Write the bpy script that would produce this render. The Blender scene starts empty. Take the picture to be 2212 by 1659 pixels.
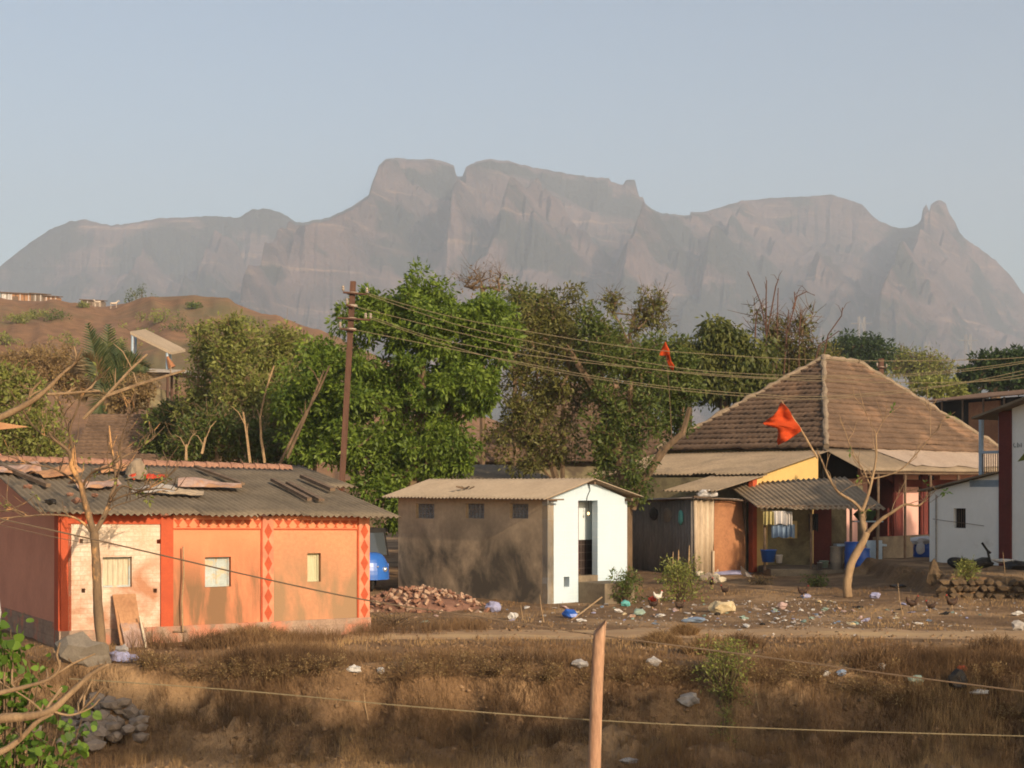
import bpy, bmesh, math, random
import numpy as np
from mathutils import Vector
R = math.radians
SC = bpy.context.scene
COL = SC.collection
random.seed(7)
RNG = np.random.default_rng(7)

# ---------------------------------------------------------------- camera
F, CX, HY, H = 3400.0, 1106.0, 1050.0, 2.88     # photo measured on a 2212 x 1659 grid
cam = bpy.data.cameras.new("camera")
cam_ob = bpy.data.objects.new("camera", cam); COL.objects.link(cam_ob)
cam.sensor_width = 36.0
cam.lens = F / 2212.0 * 36.0
cam.shift_y = (HY - 829.5) / 2212.0
cam.clip_start = 0.3; cam.clip_end = 20000
cam_ob.location = (0, 0, H); cam_ob.rotation_euler = (R(90), 0, 0)
SC.camera = cam_ob

# ---------------------------------------------------------------- light
SUN_EL = 21.0
SX, SY = 0.56, -0.828
world = bpy.data.worlds.new("World"); SC.world = world; world.use_nodes = True
wn = world.node_tree; bg = wn.nodes["Background"]
sky = wn.nodes.new("ShaderNodeTexSky"); sky.sky_type = 'NISHITA'; sky.sun_disc = False
sky.sun_elevation = R(SUN_EL); sky.sun_rotation = math.atan2(SX, SY)
sky.air_density = 1.0; sky.dust_density = 2.2; sky.ozone_density = 0.6; sky.altitude = 0
wn.links.new(sky.outputs[0], bg.inputs[0]); bg.inputs[1].default_value = 0.125
sl = bpy.data.lights.new("sun", 'SUN'); sl.energy = 4.0; sl.angle = R(0.6); sl.color = (1.0, 0.80, 0.58)
so = bpy.data.objects.new("sun", sl); COL.objects.link(so)
ce = math.cos(R(SUN_EL))
so.rotation_euler = Vector((SX * ce, SY * ce, math.sin(R(SUN_EL)))).to_track_quat('Z', 'Y').to_euler()
so.location = (30, -40, 40)
SC.view_settings.view_transform = 'Standard'; SC.view_settings.look = 'None'
SC.view_settings.gamma = 1.0; SC.view_settings.exposure = 0.34
SC.view_settings.use_curve_mapping = False
SC.render.engine = 'CYCLES'
SC.cycles.max_bounces = 8; SC.cycles.volume_bounces = 1
SC.cycles.transparent_max_bounces = 8
SC.cycles.pixel_filter_type = 'BLACKMAN_HARRIS'; SC.cycles.filter_width = 1.8
SC.cycles.use_denoising = True

# ---------------------------------------------------------------- helpers
def P(px, py, d):
    return Vector(((px - CX) / F * d, d, H - (py - HY) / F * d))
def pyz(z, d): return HY - (z - H) * F / d
def V3(*a): return Vector(a)

def tag(o, label=None, cat=None, group=None, kind=None):
    if label: o['label'] = label
    if cat: o['category'] = cat
    if group: o['group'] = group
    if kind: o['kind'] = kind
    return o
def thing(name, loc, label, cat, group=None):
    o = bpy.data.objects.new(name, None); COL.objects.link(o); o.location = loc
    o.empty_display_size = 0.2
    return tag(o, label, cat, group)
def root_loc(parent):
    v = Vector((0, 0, 0)); p = parent
    while p is not None:
        v += Vector(p.location); p = p.parent
    return v
def copy_tree(o, parent=None):
    c = o.copy(); COL.objects.link(c); c.parent = parent
    for ch in list(o.children): copy_tree(ch, c)
    return c

def fast(name, V, Fc, material, parent=None, base=None, smooth=False, tone=None):
    """numpy mesh; V world coordinates (n,3), Fc (m,k) of one k"""
    V = np.asarray(V, dtype=np.float64); Fc = np.asarray(Fc, dtype=np.int32)
    off = np.array(root_loc(parent)) if parent else (np.array(base) if base is not None else np.zeros(3))
    me = bpy.data.meshes.new(name)
    n, (m, k) = len(V), Fc.shape
    me.vertices.add(n); me.vertices.foreach_set("co", (V - off).astype(np.float32).ravel())
    me.loops.add(m * k); me.loops.foreach_set("vertex_index", Fc.ravel())
    me.polygons.add(m); me.polygons.foreach_set("loop_start", np.arange(0, m * k, k, dtype=np.int32))
    me.polygons.foreach_set("loop_total", np.full(m, k, dtype=np.int32))
    if smooth: me.polygons.foreach_set("use_smooth", np.ones(m, dtype=bool))
    me.update(calc_edges=True)
    if tone is not None:
        at = me.attributes.new("tone", 'FLOAT', 'POINT'); at.data.foreach_set("value", np.asarray(tone, dtype=np.float32))
    for mm in (material if isinstance(material, (list, tuple)) else [material]): me.materials.append(mm)
    o = bpy.data.objects.new(name, me); COL.objects.link(o)
    if parent: o.parent = parent
    else: o.location = off
    return o

class MB:
    def __init__(s): s.v = []; s.f = []; s.mi = []; s.t = []
    def add(s, vs, fs, mi=0, tone=0.5):
        b = len(s.v); s.v += [tuple(v) for v in vs]; s.f += [tuple(b + i for i in f) for f in fs]
        s.mi += [mi] * len(fs); s.t += [tone] * len(vs); return s
    def box(s, o, ax, ay, az, mi=0, tone=0.5):
        o, ax, ay, az = map(Vector, (o, ax, ay, az))
        if ax.cross(ay).dot(az) < 0: ax, ay = ay, ax
        vs = [o, o + ax, o + ax + ay, o + ay, o + az, o + ax + az, o + ax + ay + az, o + ay + az]
        return s.add(vs, [(0, 3, 2, 1), (4, 5, 6, 7), (0, 1, 5, 4), (1, 2, 6, 5), (2, 3, 7, 6), (3, 0, 4, 7)], mi, tone)
    def cbox(s, c, sx, sy, sz, mi=0, rot=0.0, tone=0.5):
        c = Vector(c); u = Vector((math.cos(rot), math.sin(rot), 0)); w = Vector((-math.sin(rot), math.cos(rot), 0))
        return s.box(c - u * sx / 2 - w * sy / 2, u * sx, w * sy, (0, 0, sz), mi, tone)
    def tube(s, pts, rad, n=6, mi=0, cap=True, tone=0.5):
        pts = [Vector(p) for p in pts]
        if not isinstance(rad, (list, tuple)): rad = [rad] * len(pts)
        rings = []; ref = None
        for i, p in enumerate(pts):
            d = (pts[min(i + 1, len(pts) - 1)] - pts[max(i - 1, 0)])
            if d.length < 1e-9: d = Vector((0, 0, 1))
            d.normalize()
            if ref is None: ref = Vector((1, 0, 0)) if abs(d.x) < 0.8 else Vector((0, 1, 0))
            a = d.cross(ref)
            if a.length < 1e-6: a = d.cross(Vector((0, 1, 0.1)))
            a.normalize(); b = d.cross(a); ref = -a.cross(d) if False else b.cross(d) * -1 if False else ref
            rings.append([p + (a * math.cos(t) + b * math.sin(t)) * rad[i] for t in [2 * math.pi * k / n for k in range(n)]])
        vs = [v for r in rings for v in r]; fs = []
        for i in range(len(pts) - 1):
            for k in range(n):
                fs.append((i * n + k, i * n + (k + 1) % n, (i + 1) * n + (k + 1) % n, (i + 1) * n + k))
        if cap:
            fs.append(tuple(range(n))[::-1]); fs.append(tuple((len(pts) - 1) * n + k for k in range(n)))
        return s.add(vs, fs, mi, tone)
    def lathe(s, c, prof, n=16, mi=0, axis=None, tone=0.5):
        """prof: (radius, height) list"""
        c = Vector(c); ax = Vector(axis).normalized() if axis else Vector((0, 0, 1))
        a = ax.orthogonal().normalized(); b = ax.cross(a)
        vs = []; fs = []
        for r, h in prof:
            for k in range(n):
                t = 2 * math.pi * k / n; vs.append(c + ax * h + (a * math.cos(t) + b * math.sin(t)) * r)
        for i in range(len(prof) - 1):
            for k in range(n): fs.append((i * n + k, i * n + (k + 1) % n, (i + 1) * n + (k + 1) % n, (i + 1) * n + k))
        return s.add(vs, fs, mi, tone)
    def quad(s, a, b, c, d, mi=0): return s.add([a, b, c, d], [(0, 1, 2, 3)], mi)
    def prism(s, poly, ext, mi=0):
        ext = Vector(ext); poly = [Vector(p) for p in poly]; n = len(poly)
        vs = poly + [p + ext for p in poly]
        fs = [tuple(range(n))[::-1], tuple(range(n, 2 * n))] + [(i, (i + 1) % n, n + (i + 1) % n, n + i) for i in range(n)]
        return s.add(vs, fs, mi)
    def build(s, name, mats, parent=None, base=None, smooth=False, fix=True):
        off = root_loc(parent) if parent else (Vector(base) if base is not None else Vector((0, 0, 0)))
        me = bpy.data.meshes.new(name)
        me.from_pydata([(v[0] - off.x, v[1] - off.y, v[2] - off.z) for v in s.v], [], s.f)
        mats = mats if isinstance(mats, (list, tuple)) else [mats]
        for m in mats: me.materials.append(m)
        if len(mats) > 1: me.polygons.foreach_set("material_index", np.array(s.mi, dtype=np.int32))
        if smooth: me.polygons.foreach_set("use_smooth", np.ones(len(s.f), dtype=bool))
        at = me.attributes.new("tone", 'FLOAT', 'POINT'); at.data.foreach_set("value", np.array(s.t, dtype=np.float32))
        me.update()
        if fix and len(s.v) < 20000:
            bm = bmesh.new(); bm.from_mesh(me); bmesh.ops.recalc_face_normals(bm, faces=bm.faces); bm.to_mesh(me); bm.free()
        o = bpy.data.objects.new(name, me); COL.objects.link(o)
        if parent: o.parent = parent
        else: o.location = off
        return o

# value noise
def _h(ix, iy, seed):
    n = (ix.astype(np.int64) * 374761393 + iy.astype(np.int64) * 668265263 + seed * 1442695041) & 0xFFFFFFFF
    n = ((n ^ (n >> 13)) * 1274126177) & 0xFFFFFFFF
    return ((n ^ (n >> 16)) & 0xFFFFFF) / float(0xFFFFFF)
def vn(x, y, seed=0):
    x = np.asarray(x, float); y = np.asarray(y, float)
    ix = np.floor(x); iy = np.floor(y); fx = x - ix; fy = y - iy
    fx = fx * fx * (3 - 2 * fx); fy = fy * fy * (3 - 2 * fy)
    a = _h(ix, iy, seed); b = _h(ix + 1, iy, seed); c = _h(ix, iy + 1, seed); d = _h(ix + 1, iy + 1, seed)
    return (a * (1 - fx) + b * fx) * (1 - fy) + (c * (1 - fx) + d * fx) * fy
def fbm(x, y, seed=0, o=4):
    r = 0; a = 1; t = 0
    for i in range(o):
        r = r + a * vn(np.asarray(x) * 2 ** i, np.asarray(y) * 2 ** i, seed + i * 17); t += a; a *= 0.5
    return r / t
def ridged(x, y, seed=0, o=4):
    r = 0; a = 1; t = 0
    for i in range(o):
        r = r + a * (1 - abs(2 * vn(np.asarray(x) * 2 ** i, np.asarray(y) * 2 ** i, seed + i * 31) - 1)); t += a; a *= 0.5
    return r / t
def sst(x):
    x = np.clip(x, 0, 1); return x * x * (3 - 2 * x)

# ---------------------------------------------------------------- materials
def mat(name, c1, c2=None, scale=4, rough=0.9, bump=0.0, bscale=40, metallic=0.0, stretch=(1, 1, 1), c3=None, s3=1.2, t3=(0.5, 0.62),
        stretch3=(1, 1, 1), tone=False, transl=0.0, brick=None, ang=None, zstain=None, fine=0.25, spec=0.25, bdist=0.02):
    m = bpy.data.materials.new(name); m.use_nodes = True
    nt = m.node_tree; N = nt.nodes; L = nt.links; b = N["Principled BSDF"]
    b.inputs["Roughness"].default_value = rough; b.inputs["Metallic"].default_value = metallic
    b.inputs["Specular IOR Level"].default_value = spec
    tc = N.new("ShaderNodeTexCoord"); vec = tc.outputs["Object"]
    if ang is not None:
        mp0 = N.new("ShaderNodeMapping"); mp0.inputs["Rotation"].default_value = (0, 0, -ang); L.new(vec, mp0.inputs[0])
        sp = N.new("ShaderNodeSeparateXYZ"); L.new(mp0.outputs[0], sp.inputs[0])
        cb = N.new("ShaderNodeCombineXYZ"); L.new(sp.outputs[0], cb.inputs[0]); L.new(sp.outputs[2], cb.inputs[1]); L.new(sp.outputs[1], cb.inputs[2])
        vec = cb.outputs[0]
    def noise(sc, st, det=6, dist=0.0):
        mp = N.new("ShaderNodeMapping"); mp.inputs["Scale"].default_value = st; L.new(vec, mp.inputs[0])
        n = N.new("ShaderNodeTexNoise"); n.inputs["Scale"].default_value = sc; n.inputs["Detail"].default_value = det
        n.inputs["Roughness"].default_value = 0.6; n.inputs["Distortion"].default_value = dist
        L.new(mp.outputs[0], n.inputs["Vector"]); return n.outputs["Fac"]
    def ramp(src, lo, hi):
        r = N.new("ShaderNodeMapRange"); r.inputs[1].default_value = lo; r.inputs[2].default_value = hi; r.clamp = True
        L.new(src, r.inputs[0]); return r.outputs[0]
    def mix(f, a, c):
        x = N.new("ShaderNodeMix"); x.data_type = 'RGBA'
        if isinstance(f, float): x.inputs[0].default_value = f
        else: L.new(f, x.inputs[0])
        for k, q in ((6, a), (7, c)):
            if isinstance(q, tuple): x.inputs[k].default_value = (*q, 1)
            else: L.new(q, x.inputs[k])
        return x.outputs[2]
    c2 = c2 or tuple(0.75 * v for v in c1)
    if tone:
        at = N.new("ShaderNodeAttribute"); at.attribute_name = "tone"
        col = mix(at.outputs["Fac"], c1, c2)
    else:
        col = mix(ramp(noise(scale, stretch), 0.35, 0.65), c1, c2)
    if fine:
        f = ramp(noise(scale * 9, stretch, 3), 0.3, 0.7)
        col = mix(f, col, mix(fine, col, (0.0, 0.0, 0.0)))
    hgt = None
    if brick:
        bc, mort, bw, bh = brick[:4]
        bt = N.new("ShaderNodeTexBrick"); L.new(vec, bt.inputs["Vector"])
        bt.inputs["Scale"].default_value = 1.0; bt.inputs["Brick Width"].default_value = bw; bt.inputs["Row Height"].default_value = bh
        bt.inputs["Mortar Size"].default_value = brick[4] if len(brick) > 4 else 0.012
        bt.offset = brick[5] if len(brick) > 5 else 0.5
        if bc: col = mix(ramp(bt.outputs["Fac"], 0, 1), col, mort) if bc == 'grid' else col
        hgt = bt.outputs["Fac"]
    if c3:
        msk = ramp(noise(s3, stretch3, 8, 0.4), *t3)
        if zstain:   # rising damp and soot: wall marks whose own edge sits at a given height
            g = N.new("ShaderNodeSeparateXYZ"); L.new(tc.outputs["Object"], g.inputs[0])
            zr = ramp(g.outputs[2], zstain[1], zstain[0])
            mm = N.new("ShaderNodeMath"); mm.operation = 'MULTIPLY'; L.new(msk, mm.inputs[0]); L.new(zr, mm.inputs[1]); msk = mm.outputs[0]
        col = mix(msk, col, c3)
    L.new(col, b.inputs["Base Color"])
    if bump or hgt:
        bp = N.new("ShaderNodeBump"); bp.inputs["Strength"].default_value = max(bump, 0.3); bp.inputs["Distance"].default_value = bdist
        h = noise(bscale, stretch, 5)
        if hgt:
            ma = N.new("ShaderNodeMath"); ma.operation = 'SUBTRACT'; L.new(h, ma.inputs[0]); L.new(hgt, ma.inputs[1]); h = ma.outputs[0]
        L.new(h, bp.inputs["Height"]); L.new(bp.outputs[0], b.inputs["Normal"])
    if transl:
        tr = N.new("ShaderNodeBsdfTranslucent"); L.new(col, tr.inputs[0])
        ms = N.new("ShaderNodeMixShader"); ms.inputs[0].default_value = transl
        L.new(b.outputs[0], ms.inputs[1]); L.new(tr.outputs[0], ms.inputs[2]); L.new(ms.outputs[0], N["Material Output"].inputs[0])
    return m
FA = math.atan2(0.5, 0.866)        # direction of the orange house front
TA = math.atan2(-0.76, 0.65)       # direction of the toilet side wall (towards the gable corner)
M = {}
M['ground'] = mat('ground_soil', (0.255, 0.152, 0.076), (0.155, 0.09, 0.043), 1.1, 1.0, 1.0, 9, c3=(0.32, 0.20, 0.10), s3=0.35, t3=(0.5, 0.6), bdist=0.09)
M['track'] = mat('track_soil', (0.43, 0.28, 0.15), (0.34, 0.215, 0.112), 1.2, 1.0, 0.4, 20, stretch=(0.25, 1.6, 1), c3=(0.40, 0.27, 0.14), s3=1.0, t3=(0.52, 0.6), stretch3=(0.2, 2.5, 1))
M['hill'] = mat('hill_grass', (0.29, 0.155, 0.075), (0.235, 0.125, 0.06), 0.05, 1.0, c3=(0.15, 0.115, 0.05), s3=0.035, t3=(0.5, 0.66), fine=0.4)
M['straw'] = mat('dry_grass', (0.15, 0.078, 0.034), (0.41, 0.27, 0.125), 1, 1.0, tone=True, transl=0.25, fine=0)
M['brush'] = mat('dry_brush', (0.09, 0.052, 0.026), (0.25, 0.15, 0.072), 1, 1.0, tone=True, transl=0.2, fine=0)
M['bark'] = mat('bark', (0.20, 0.13, 0.075), (0.11, 0.075, 0.045), 6, 0.95, 0.5, 30, stretch=(1, 1, 0.3))
M['barkpale'] = mat('bark_pale', (0.40, 0.27, 0.15), (0.24, 0.155, 0.085), 5, 0.95, 0.5, 30, stretch=(1, 1, 0.3))
M['barkpeel'] = mat('bark_peeling', (0.24, 0.155, 0.085), (0.15, 0.10, 0.06), 6, 0.95, 0.6, 30, stretch=(1, 1, 0.3), c3=(0.50, 0.27, 0.11), s3=1.6, t3=(0.55, 0.60), stretch3=(2, 2, 0.7))
M['cane'] = mat('cane', (0.46, 0.31, 0.16), (0.30, 0.19, 0.10), 5, 0.8)
def leafm(n, a, b, tr=0.35): return mat(n, a, b, 1, 0.55, tone=True, transl=tr, fine=0, spec=0.35)
M['leafA'] = leafm('leaf_bright', (0.05, 0.10, 0.010), (0.21, 0.28, 0.035))
M['leafB'] = leafm('leaf_olive', (0.085, 0.092, 0.022), (0.19, 0.18, 0.045))
M['leafC'] = leafm('leaf_mid', (0.05, 0.082, 0.016), (0.15, 0.18, 0.035))
M['leafE'] = leafm('leaf_broad', (0.05, 0.075, 0.018), (0.17, 0.17, 0.035))
M['leafK'] = leafm('leaf_scrub', (0.125, 0.145, 0.032), (0.30, 0.31, 0.07))
M['leafbr'] = leafm('leaf_dry', (0.20, 0.125, 0.055), (0.36, 0.25, 0.10))
M['leafdark'] = leafm('leaf_dark', (0.022, 0.045, 0.014), (0.06, 0.095, 0.025))
M['leafnear'] = leafm('leaf_near', (0.06, 0.115, 0.014), (0.19, 0.30, 0.04), 0.4)
M['palm'] = leafm('leaf_palm', (0.035, 0.065, 0.022), (0.11, 0.12, 0.035))
M['palmdry'] = leafm('leaf_palm_dry', (0.20, 0.13, 0.055), (0.26, 0.18, 0.08))
# orange house
M['orange'] = mat('orange_limewash', (0.76, 0.265, 0.13), (0.70, 0.235, 0.115), 1.5, 0.95, 0.15, 30, ang=FA, c3=(0.22, 0.125, 0.065), s3=1.3, t3=(0.28, 0.54), stretch3=(2.2, 0.4, 1), zstain=(1.0, 1.95), fine=0.06)
M['orange2'] = mat('orange_limewash_faded', (0.74, 0.30, 0.15), (0.64, 0.27, 0.14), 1.5, 0.95, 0.15, 30, ang=FA, c3=(0.30, 0.185, 0.10), s3=1.3, t3=(0.24, 0.52), stretch3=(1.6, 0.55, 1), zstain=(1.0, 2.1), fine=0.2)
M['brickwhite'] = mat('whitewashed_brick', (0.84, 0.72, 0.58), (0.66, 0.50, 0.35), 2.2, 0.95, 0.5, 40, ang=FA, brick=('grid', (0.58, 0.44, 0.32), 0.24, 0.085, 0.007), c3=(0.42, 0.20, 0.11), s3=1.5, t3=(0.36, 0.60), zstain=(1.2, 2.0), fine=0.3)
M['redpaint'] = mat('brick_red_paint', (0.50, 0.095, 0.036), (0.42, 0.078, 0.032), 3, 0.85, 0.2, 40, fine=0.12)
M['salmon'] = mat('salmon_paint', (0.70, 0.29, 0.16), (0.52, 0.19, 0.11), 3, 0.9, fine=0.1)
M['sidewall'] = mat('pinkish_wall', (0.66, 0.29, 0.18), (0.58, 0.25, 0.155), 1.2, 0.95, 0.1, fine=0.08)
M['plinth'] = mat('plinth_rubble', (0.42, 0.29, 0.20), (0.30, 0.20, 0.14), 3, 1.0, 0.9, 12, ang=FA, brick=(None, (0, 0, 0), 0.33, 0.16, 0.02), c3=(0.48, 0.20, 0.12), s3=2, t3=(0.5, 0.6))
M['sheet'] = mat('cement_sheet_dark', (0.24, 0.188, 0.125), (0.165, 0.13, 0.088), 1.4, 0.95, 0.3, 60, fine=0.2)
M['sheet2'] = mat('cement_sheet_light', (0.40, 0.31, 0.215), (0.33, 0.255, 0.175), 1.0, 0.95, 0.3, 60, fine=0.15)
M['sheet3'] = mat('cement_sheet_mid', (0.33, 0.25, 0.165), (0.25, 0.19, 0.125), 1.0, 0.95, 0.3, 60, c3=(0.18, 0.14, 0.10), s3=0.8, t3=(0.55, 0.7), fine=0.2)
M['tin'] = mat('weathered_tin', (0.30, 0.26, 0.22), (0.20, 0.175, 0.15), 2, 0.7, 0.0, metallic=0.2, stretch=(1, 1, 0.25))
M['tinlit'] = mat('tin_sunlit_tone', (0.56, 0.44, 0.30), (0.44, 0.33, 0.22), 2, 0.6, 0.0, metallic=0.1, stretch=(1, 1, 0.25))  # lighter copy of the shed tin, sunlight put into the colour
M['clay'] = mat('clay_ridge_tile', (0.40, 0.215, 0.14), (0.26, 0.135, 0.09), 6, 0.95, 0.3)
M['tile'] = mat('roof_tile', (0.20, 0.128, 0.082), (0.12, 0.078, 0.052), 0.9, 1.0, 0.2, 30, c3=(0.25, 0.15, 0.09), s3=0.6, t3=(0.55, 0.7), fine=0.35)
M['mortar'] = mat('hip_mortar', (0.33, 0.25, 0.17), (0.22, 0.165, 0.11), 3, 1.0, 0.6, 12)
M['wood'] = mat('old_wood', (0.22, 0.15, 0.095), (0.13, 0.085, 0.055), 5, 0.9, 0.3, stretch=(1, 1, 1))
M['woodgreen'] = mat('pale_green_shutter', (0.60, 0.57, 0.36), (0.50, 0.47, 0.30), 12, 0.85, stretch=(3, 3, 0.4), c3=(0.40, 0.30, 0.17), s3=5, t3=(0.6, 0.7), stretch3=(3, 3, 0.3))
M['woodcream'] = mat('cream_planks', (0.66, 0.57, 0.40), (0.50, 0.42, 0.29), 12, 0.85, stretch=(3, 3, 0.4))
M['woodblue'] = mat('pale_blue_frame', (0.52, 0.58, 0.56), (0.42, 0.47, 0.44), 8, 0.85, c3=(0.50, 0.42, 0.28), s3=6, t3=(0.5, 0.6))
M['board'] = mat('plywood', (0.48, 0.26, 0.13), (0.36, 0.18, 0.09), 2, 0.9)
M['boardpink'] = mat('peeling_plywood', (0.46, 0.33, 0.27), (0.30, 0.18, 0.135), 4, 0.9, c3=(0.40, 0.22, 0.12), s3=2.5, t3=(0.5, 0.55))
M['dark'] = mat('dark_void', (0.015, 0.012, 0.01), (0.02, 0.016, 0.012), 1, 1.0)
M['conc'] = mat('toilet_cement', (0.56, 0.41, 0.255), (0.46, 0.34, 0.21), 0.9, 0.95, 0.3, 30, ang=TA, c3=(0.11, 0.09, 0.065), s3=0.9, t3=(0.38, 0.60), stretch3=(1.0, 0.8, 1), zstain=(1.15, 2.3), fine=0.18)
M['tilewhite'] = mat('white_glazed_tile', (0.50, 0.605, 0.665), (0.47, 0.575, 0.64), 2, 0.35, 0.0, 30, ang=math.atan2(0.65, 0.76), brick=('grid', (0.68, 0.69, 0.68), 0.30, 0.20, 0.004, 0.0), fine=0.03, spec=0.4)
M['innerblue'] = mat('pale_blue_inner_wall', (0.60, 0.68, 0.70), (0.55, 0.62, 0.65), 2, 0.8, fine=0.05)
M['darktile'] = mat('dark_tile', (0.05, 0.035, 0.03), (0.035, 0.025, 0.022), 2, 0.3, 0, ang=math.atan2(0.65, 0.76), brick=('grid', (0.12, 0.10, 0.09), 0.2, 0.2, 0.006, 0.0))
M['jali'] = mat('cement_grille', (0.40, 0.38, 0.35), (0.30, 0.28, 0.26), 5, 0.9)
M['step'] = mat('step_cement', (0.26, 0.20, 0.13), (0.16, 0.125, 0.085), 2, 0.95, 0.3)
M['brickred'] = mat('broken_brick', (0.32, 0.165, 0.105), (0.22, 0.11, 0.07), 3, 1.0, 0.4, 30)
M['brickpale'] = mat('broken_brick_mortar', (0.46, 0.32, 0.22), (0.38, 0.23, 0.15), 4, 1.0, 0.4, 30)
M['stone'] = mat('grey_stone', (0.30, 0.235, 0.175), (0.20, 0.155, 0.12), 3, 1.0, 0.5, 20)
M['stonedark'] = mat('mud_stone', (0.15, 0.10, 0.055), (0.09, 0.06, 0.035), 3, 1.0, 0.8, 15)
M['pole'] = mat('rusty_pole', (0.15, 0.075, 0.048), (0.085, 0.045, 0.03), 3, 0.9, 0.3, stretch=(2, 2, 0.3))
M['porc'] = mat('porcelain', (0.42, 0.34, 0.27), (0.34, 0.28, 0.22), 3, 0.4)
M['wire'] = mat('wire_alu', (0.25, 0.20, 0.115), (0.20, 0.16, 0.09), 1, 0.7)
M['wirerust'] = mat('wire_rusty', (0.16, 0.11, 0.07), (0.12, 0.08, 0.05), 1, 0.8)
M['flag'] = mat('saffron_cloth', (0.66, 0.085, 0.014), (0.55, 0.065, 0.012), 2, 0.8, transl=0.3, fine=0.05)
M['yellow'] = mat('yellow_paint', (0.68, 0.45, 0.16), (0.60, 0.40, 0.145), 1.5, 0.9, fine=0.05)
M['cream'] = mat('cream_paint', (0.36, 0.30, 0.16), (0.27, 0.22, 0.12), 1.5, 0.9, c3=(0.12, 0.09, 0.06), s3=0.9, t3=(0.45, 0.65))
M['pink'] = mat('pink_paint', (0.72, 0.42, 0.34), (0.66, 0.38, 0.31), 1.5, 0.9, fine=0.06)
M['maroon'] = mat('maroon_paint', (0.16, 0.038, 0.03), (0.12, 0.03, 0.024), 2, 0.85)
M['white'] = mat('white_limewash', (0.86, 0.84, 0.77), (0.80, 0.78, 0.71), 0.8, 0.95, 0.1, c3=(0.55, 0.52, 0.45), s3=0.7, t3=(0.6, 0.75), fine=0.04)
M['blue'] = mat('blue_plastic', (0.02, 0.10, 0.42), (0.018, 0.08, 0.34), 3, 0.4, fine=0.05, spec=0.5)
M['bluepaint'] = mat('blue_enamel', (0.03, 0.14, 0.50), (0.028, 0.12, 0.44), 3, 0.25, fine=0.03, spec=0.6)
M['palebluep'] = mat('pale_blue_paint', (0.42, 0.52, 0.60), (0.36, 0.46, 0.55), 3, 0.6)
M['teal'] = mat('teal_plastic', (0.12, 0.40, 0.36), (0.10, 0.34, 0.31), 3, 0.5)
M['tarp'] = mat('grey_tarpaulin', (0.24, 0.20, 0.15), (0.18, 0.15, 0.115), 3, 0.8, 0.4, 20)
M['rust'] = mat('rusty_sheet', (0.42, 0.19, 0.085), (0.30, 0.13, 0.06), 1.5, 0.85, c3=(0.12, 0.07, 0.045), s3=1.3, t3=(0.55, 0.7), zstain=(0.6, 1.5))
M['rubber'] = mat('rubber', (0.02, 0.018, 0.016), (0.03, 0.026, 0.022), 3, 0.8)
M['glass'] = mat('windscreen_glass', (0.05, 0.06, 0.065), (0.06, 0.07, 0.075), 1, 0.08, fine=0, spec=0.8)
M['chrome'] = mat('lamp_glass', (0.75, 0.75, 0.72), (0.7, 0.7, 0.68), 1, 0.12, metallic=0.7, fine=0)
M['feather'] = mat('dark_feathers', (0.035, 0.022, 0.015), (0.08, 0.04, 0.022), 12, 0.7)
M['featherw'] = mat('white_feathers', (0.7, 0.66, 0.58), (0.55, 0.5, 0.42), 12, 0.8)
M['comb'] = mat('comb_red', (0.5, 0.03, 0.02), (0.4, 0.03, 0.02), 5, 0.6)
M['goat'] = mat('pale_goat_hair', (0.62, 0.50, 0.38), (0.52, 0.42, 0.32), 5, 0.95)
M['bamboo'] = mat('bamboo_post', (0.47, 0.27, 0.16), (0.40, 0.22, 0.13), 9, 0.75, 0.15, 60, stretch=(1, 1, 0.25), c3=(0.55, 0.36, 0.22), s3=8, t3=(0.5, 0.7), stretch3=(3, 3, 0.3), fine=0.3)
M['bamtop'] = mat('bamboo_weathered', (0.50, 0.37, 0.25), (0.36, 0.25, 0.16), 10, 0.85, stretch=(1, 1, 0.3))
for n, c in (('pwhite', (0.66, 0.62, 0.56)), ('pblue', (0.26, 0.34, 0.46)), ('ppink', (0.52, 0.36, 0.31)), ('pgreen', (0.32, 0.42, 0.34)), ('pred', (0.6, 0.07, 0.03)), ('pcream', (0.70, 0.55, 0.32)), ('pblack', (0.03, 0.025, 0.02)), ('pviolet', (0.38, 0.38, 0.55)), ('pgrey', (0.42, 0.38, 0.34))):
    M[n] = mat('plastic_' + n[1:], c, tuple(0.7 * v for v in c), 9, 0.55, transl=0.1, fine=0.2)
M['steel'] = mat('steel_can', (0.45, 0.45, 0.45), (0.35, 0.35, 0.35), 2, 0.3, metallic=0.8)
M['clothy'] = mat('ochre_cloth', (0.45, 0.38, 0.16), (0.36, 0.3, 0.13), 3, 0.95)
M['clothw'] = mat('white_cloth', (0.70, 0.66, 0.62), (0.6, 0.56, 0.52), 3, 0.95)
M['clothb'] = mat('blue_cloth', (0.22, 0.30, 0.42), (0.17, 0.24, 0.34), 3, 0.95)
M['towersteel'] = mat('pylon_steel', (0.40, 0.37, 0.36), (0.36, 0.34, 0.33), 1, 0.8)
def bulb_mat():
    m = bpy.data.materials.new('lit_bulb'); m.use_nodes = True; b = m.node_tree.nodes["Principled BSDF"]
    b.inputs["Base Color"].default_value = (0.9, 0.7, 0.4, 1); b.inputs["Emission Color"].default_value = (1, 0.55, 0.2, 1); b.inputs["Emission Strength"].default_value = 3.0
    return m
M['bulb'] = bulb_mat()

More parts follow.
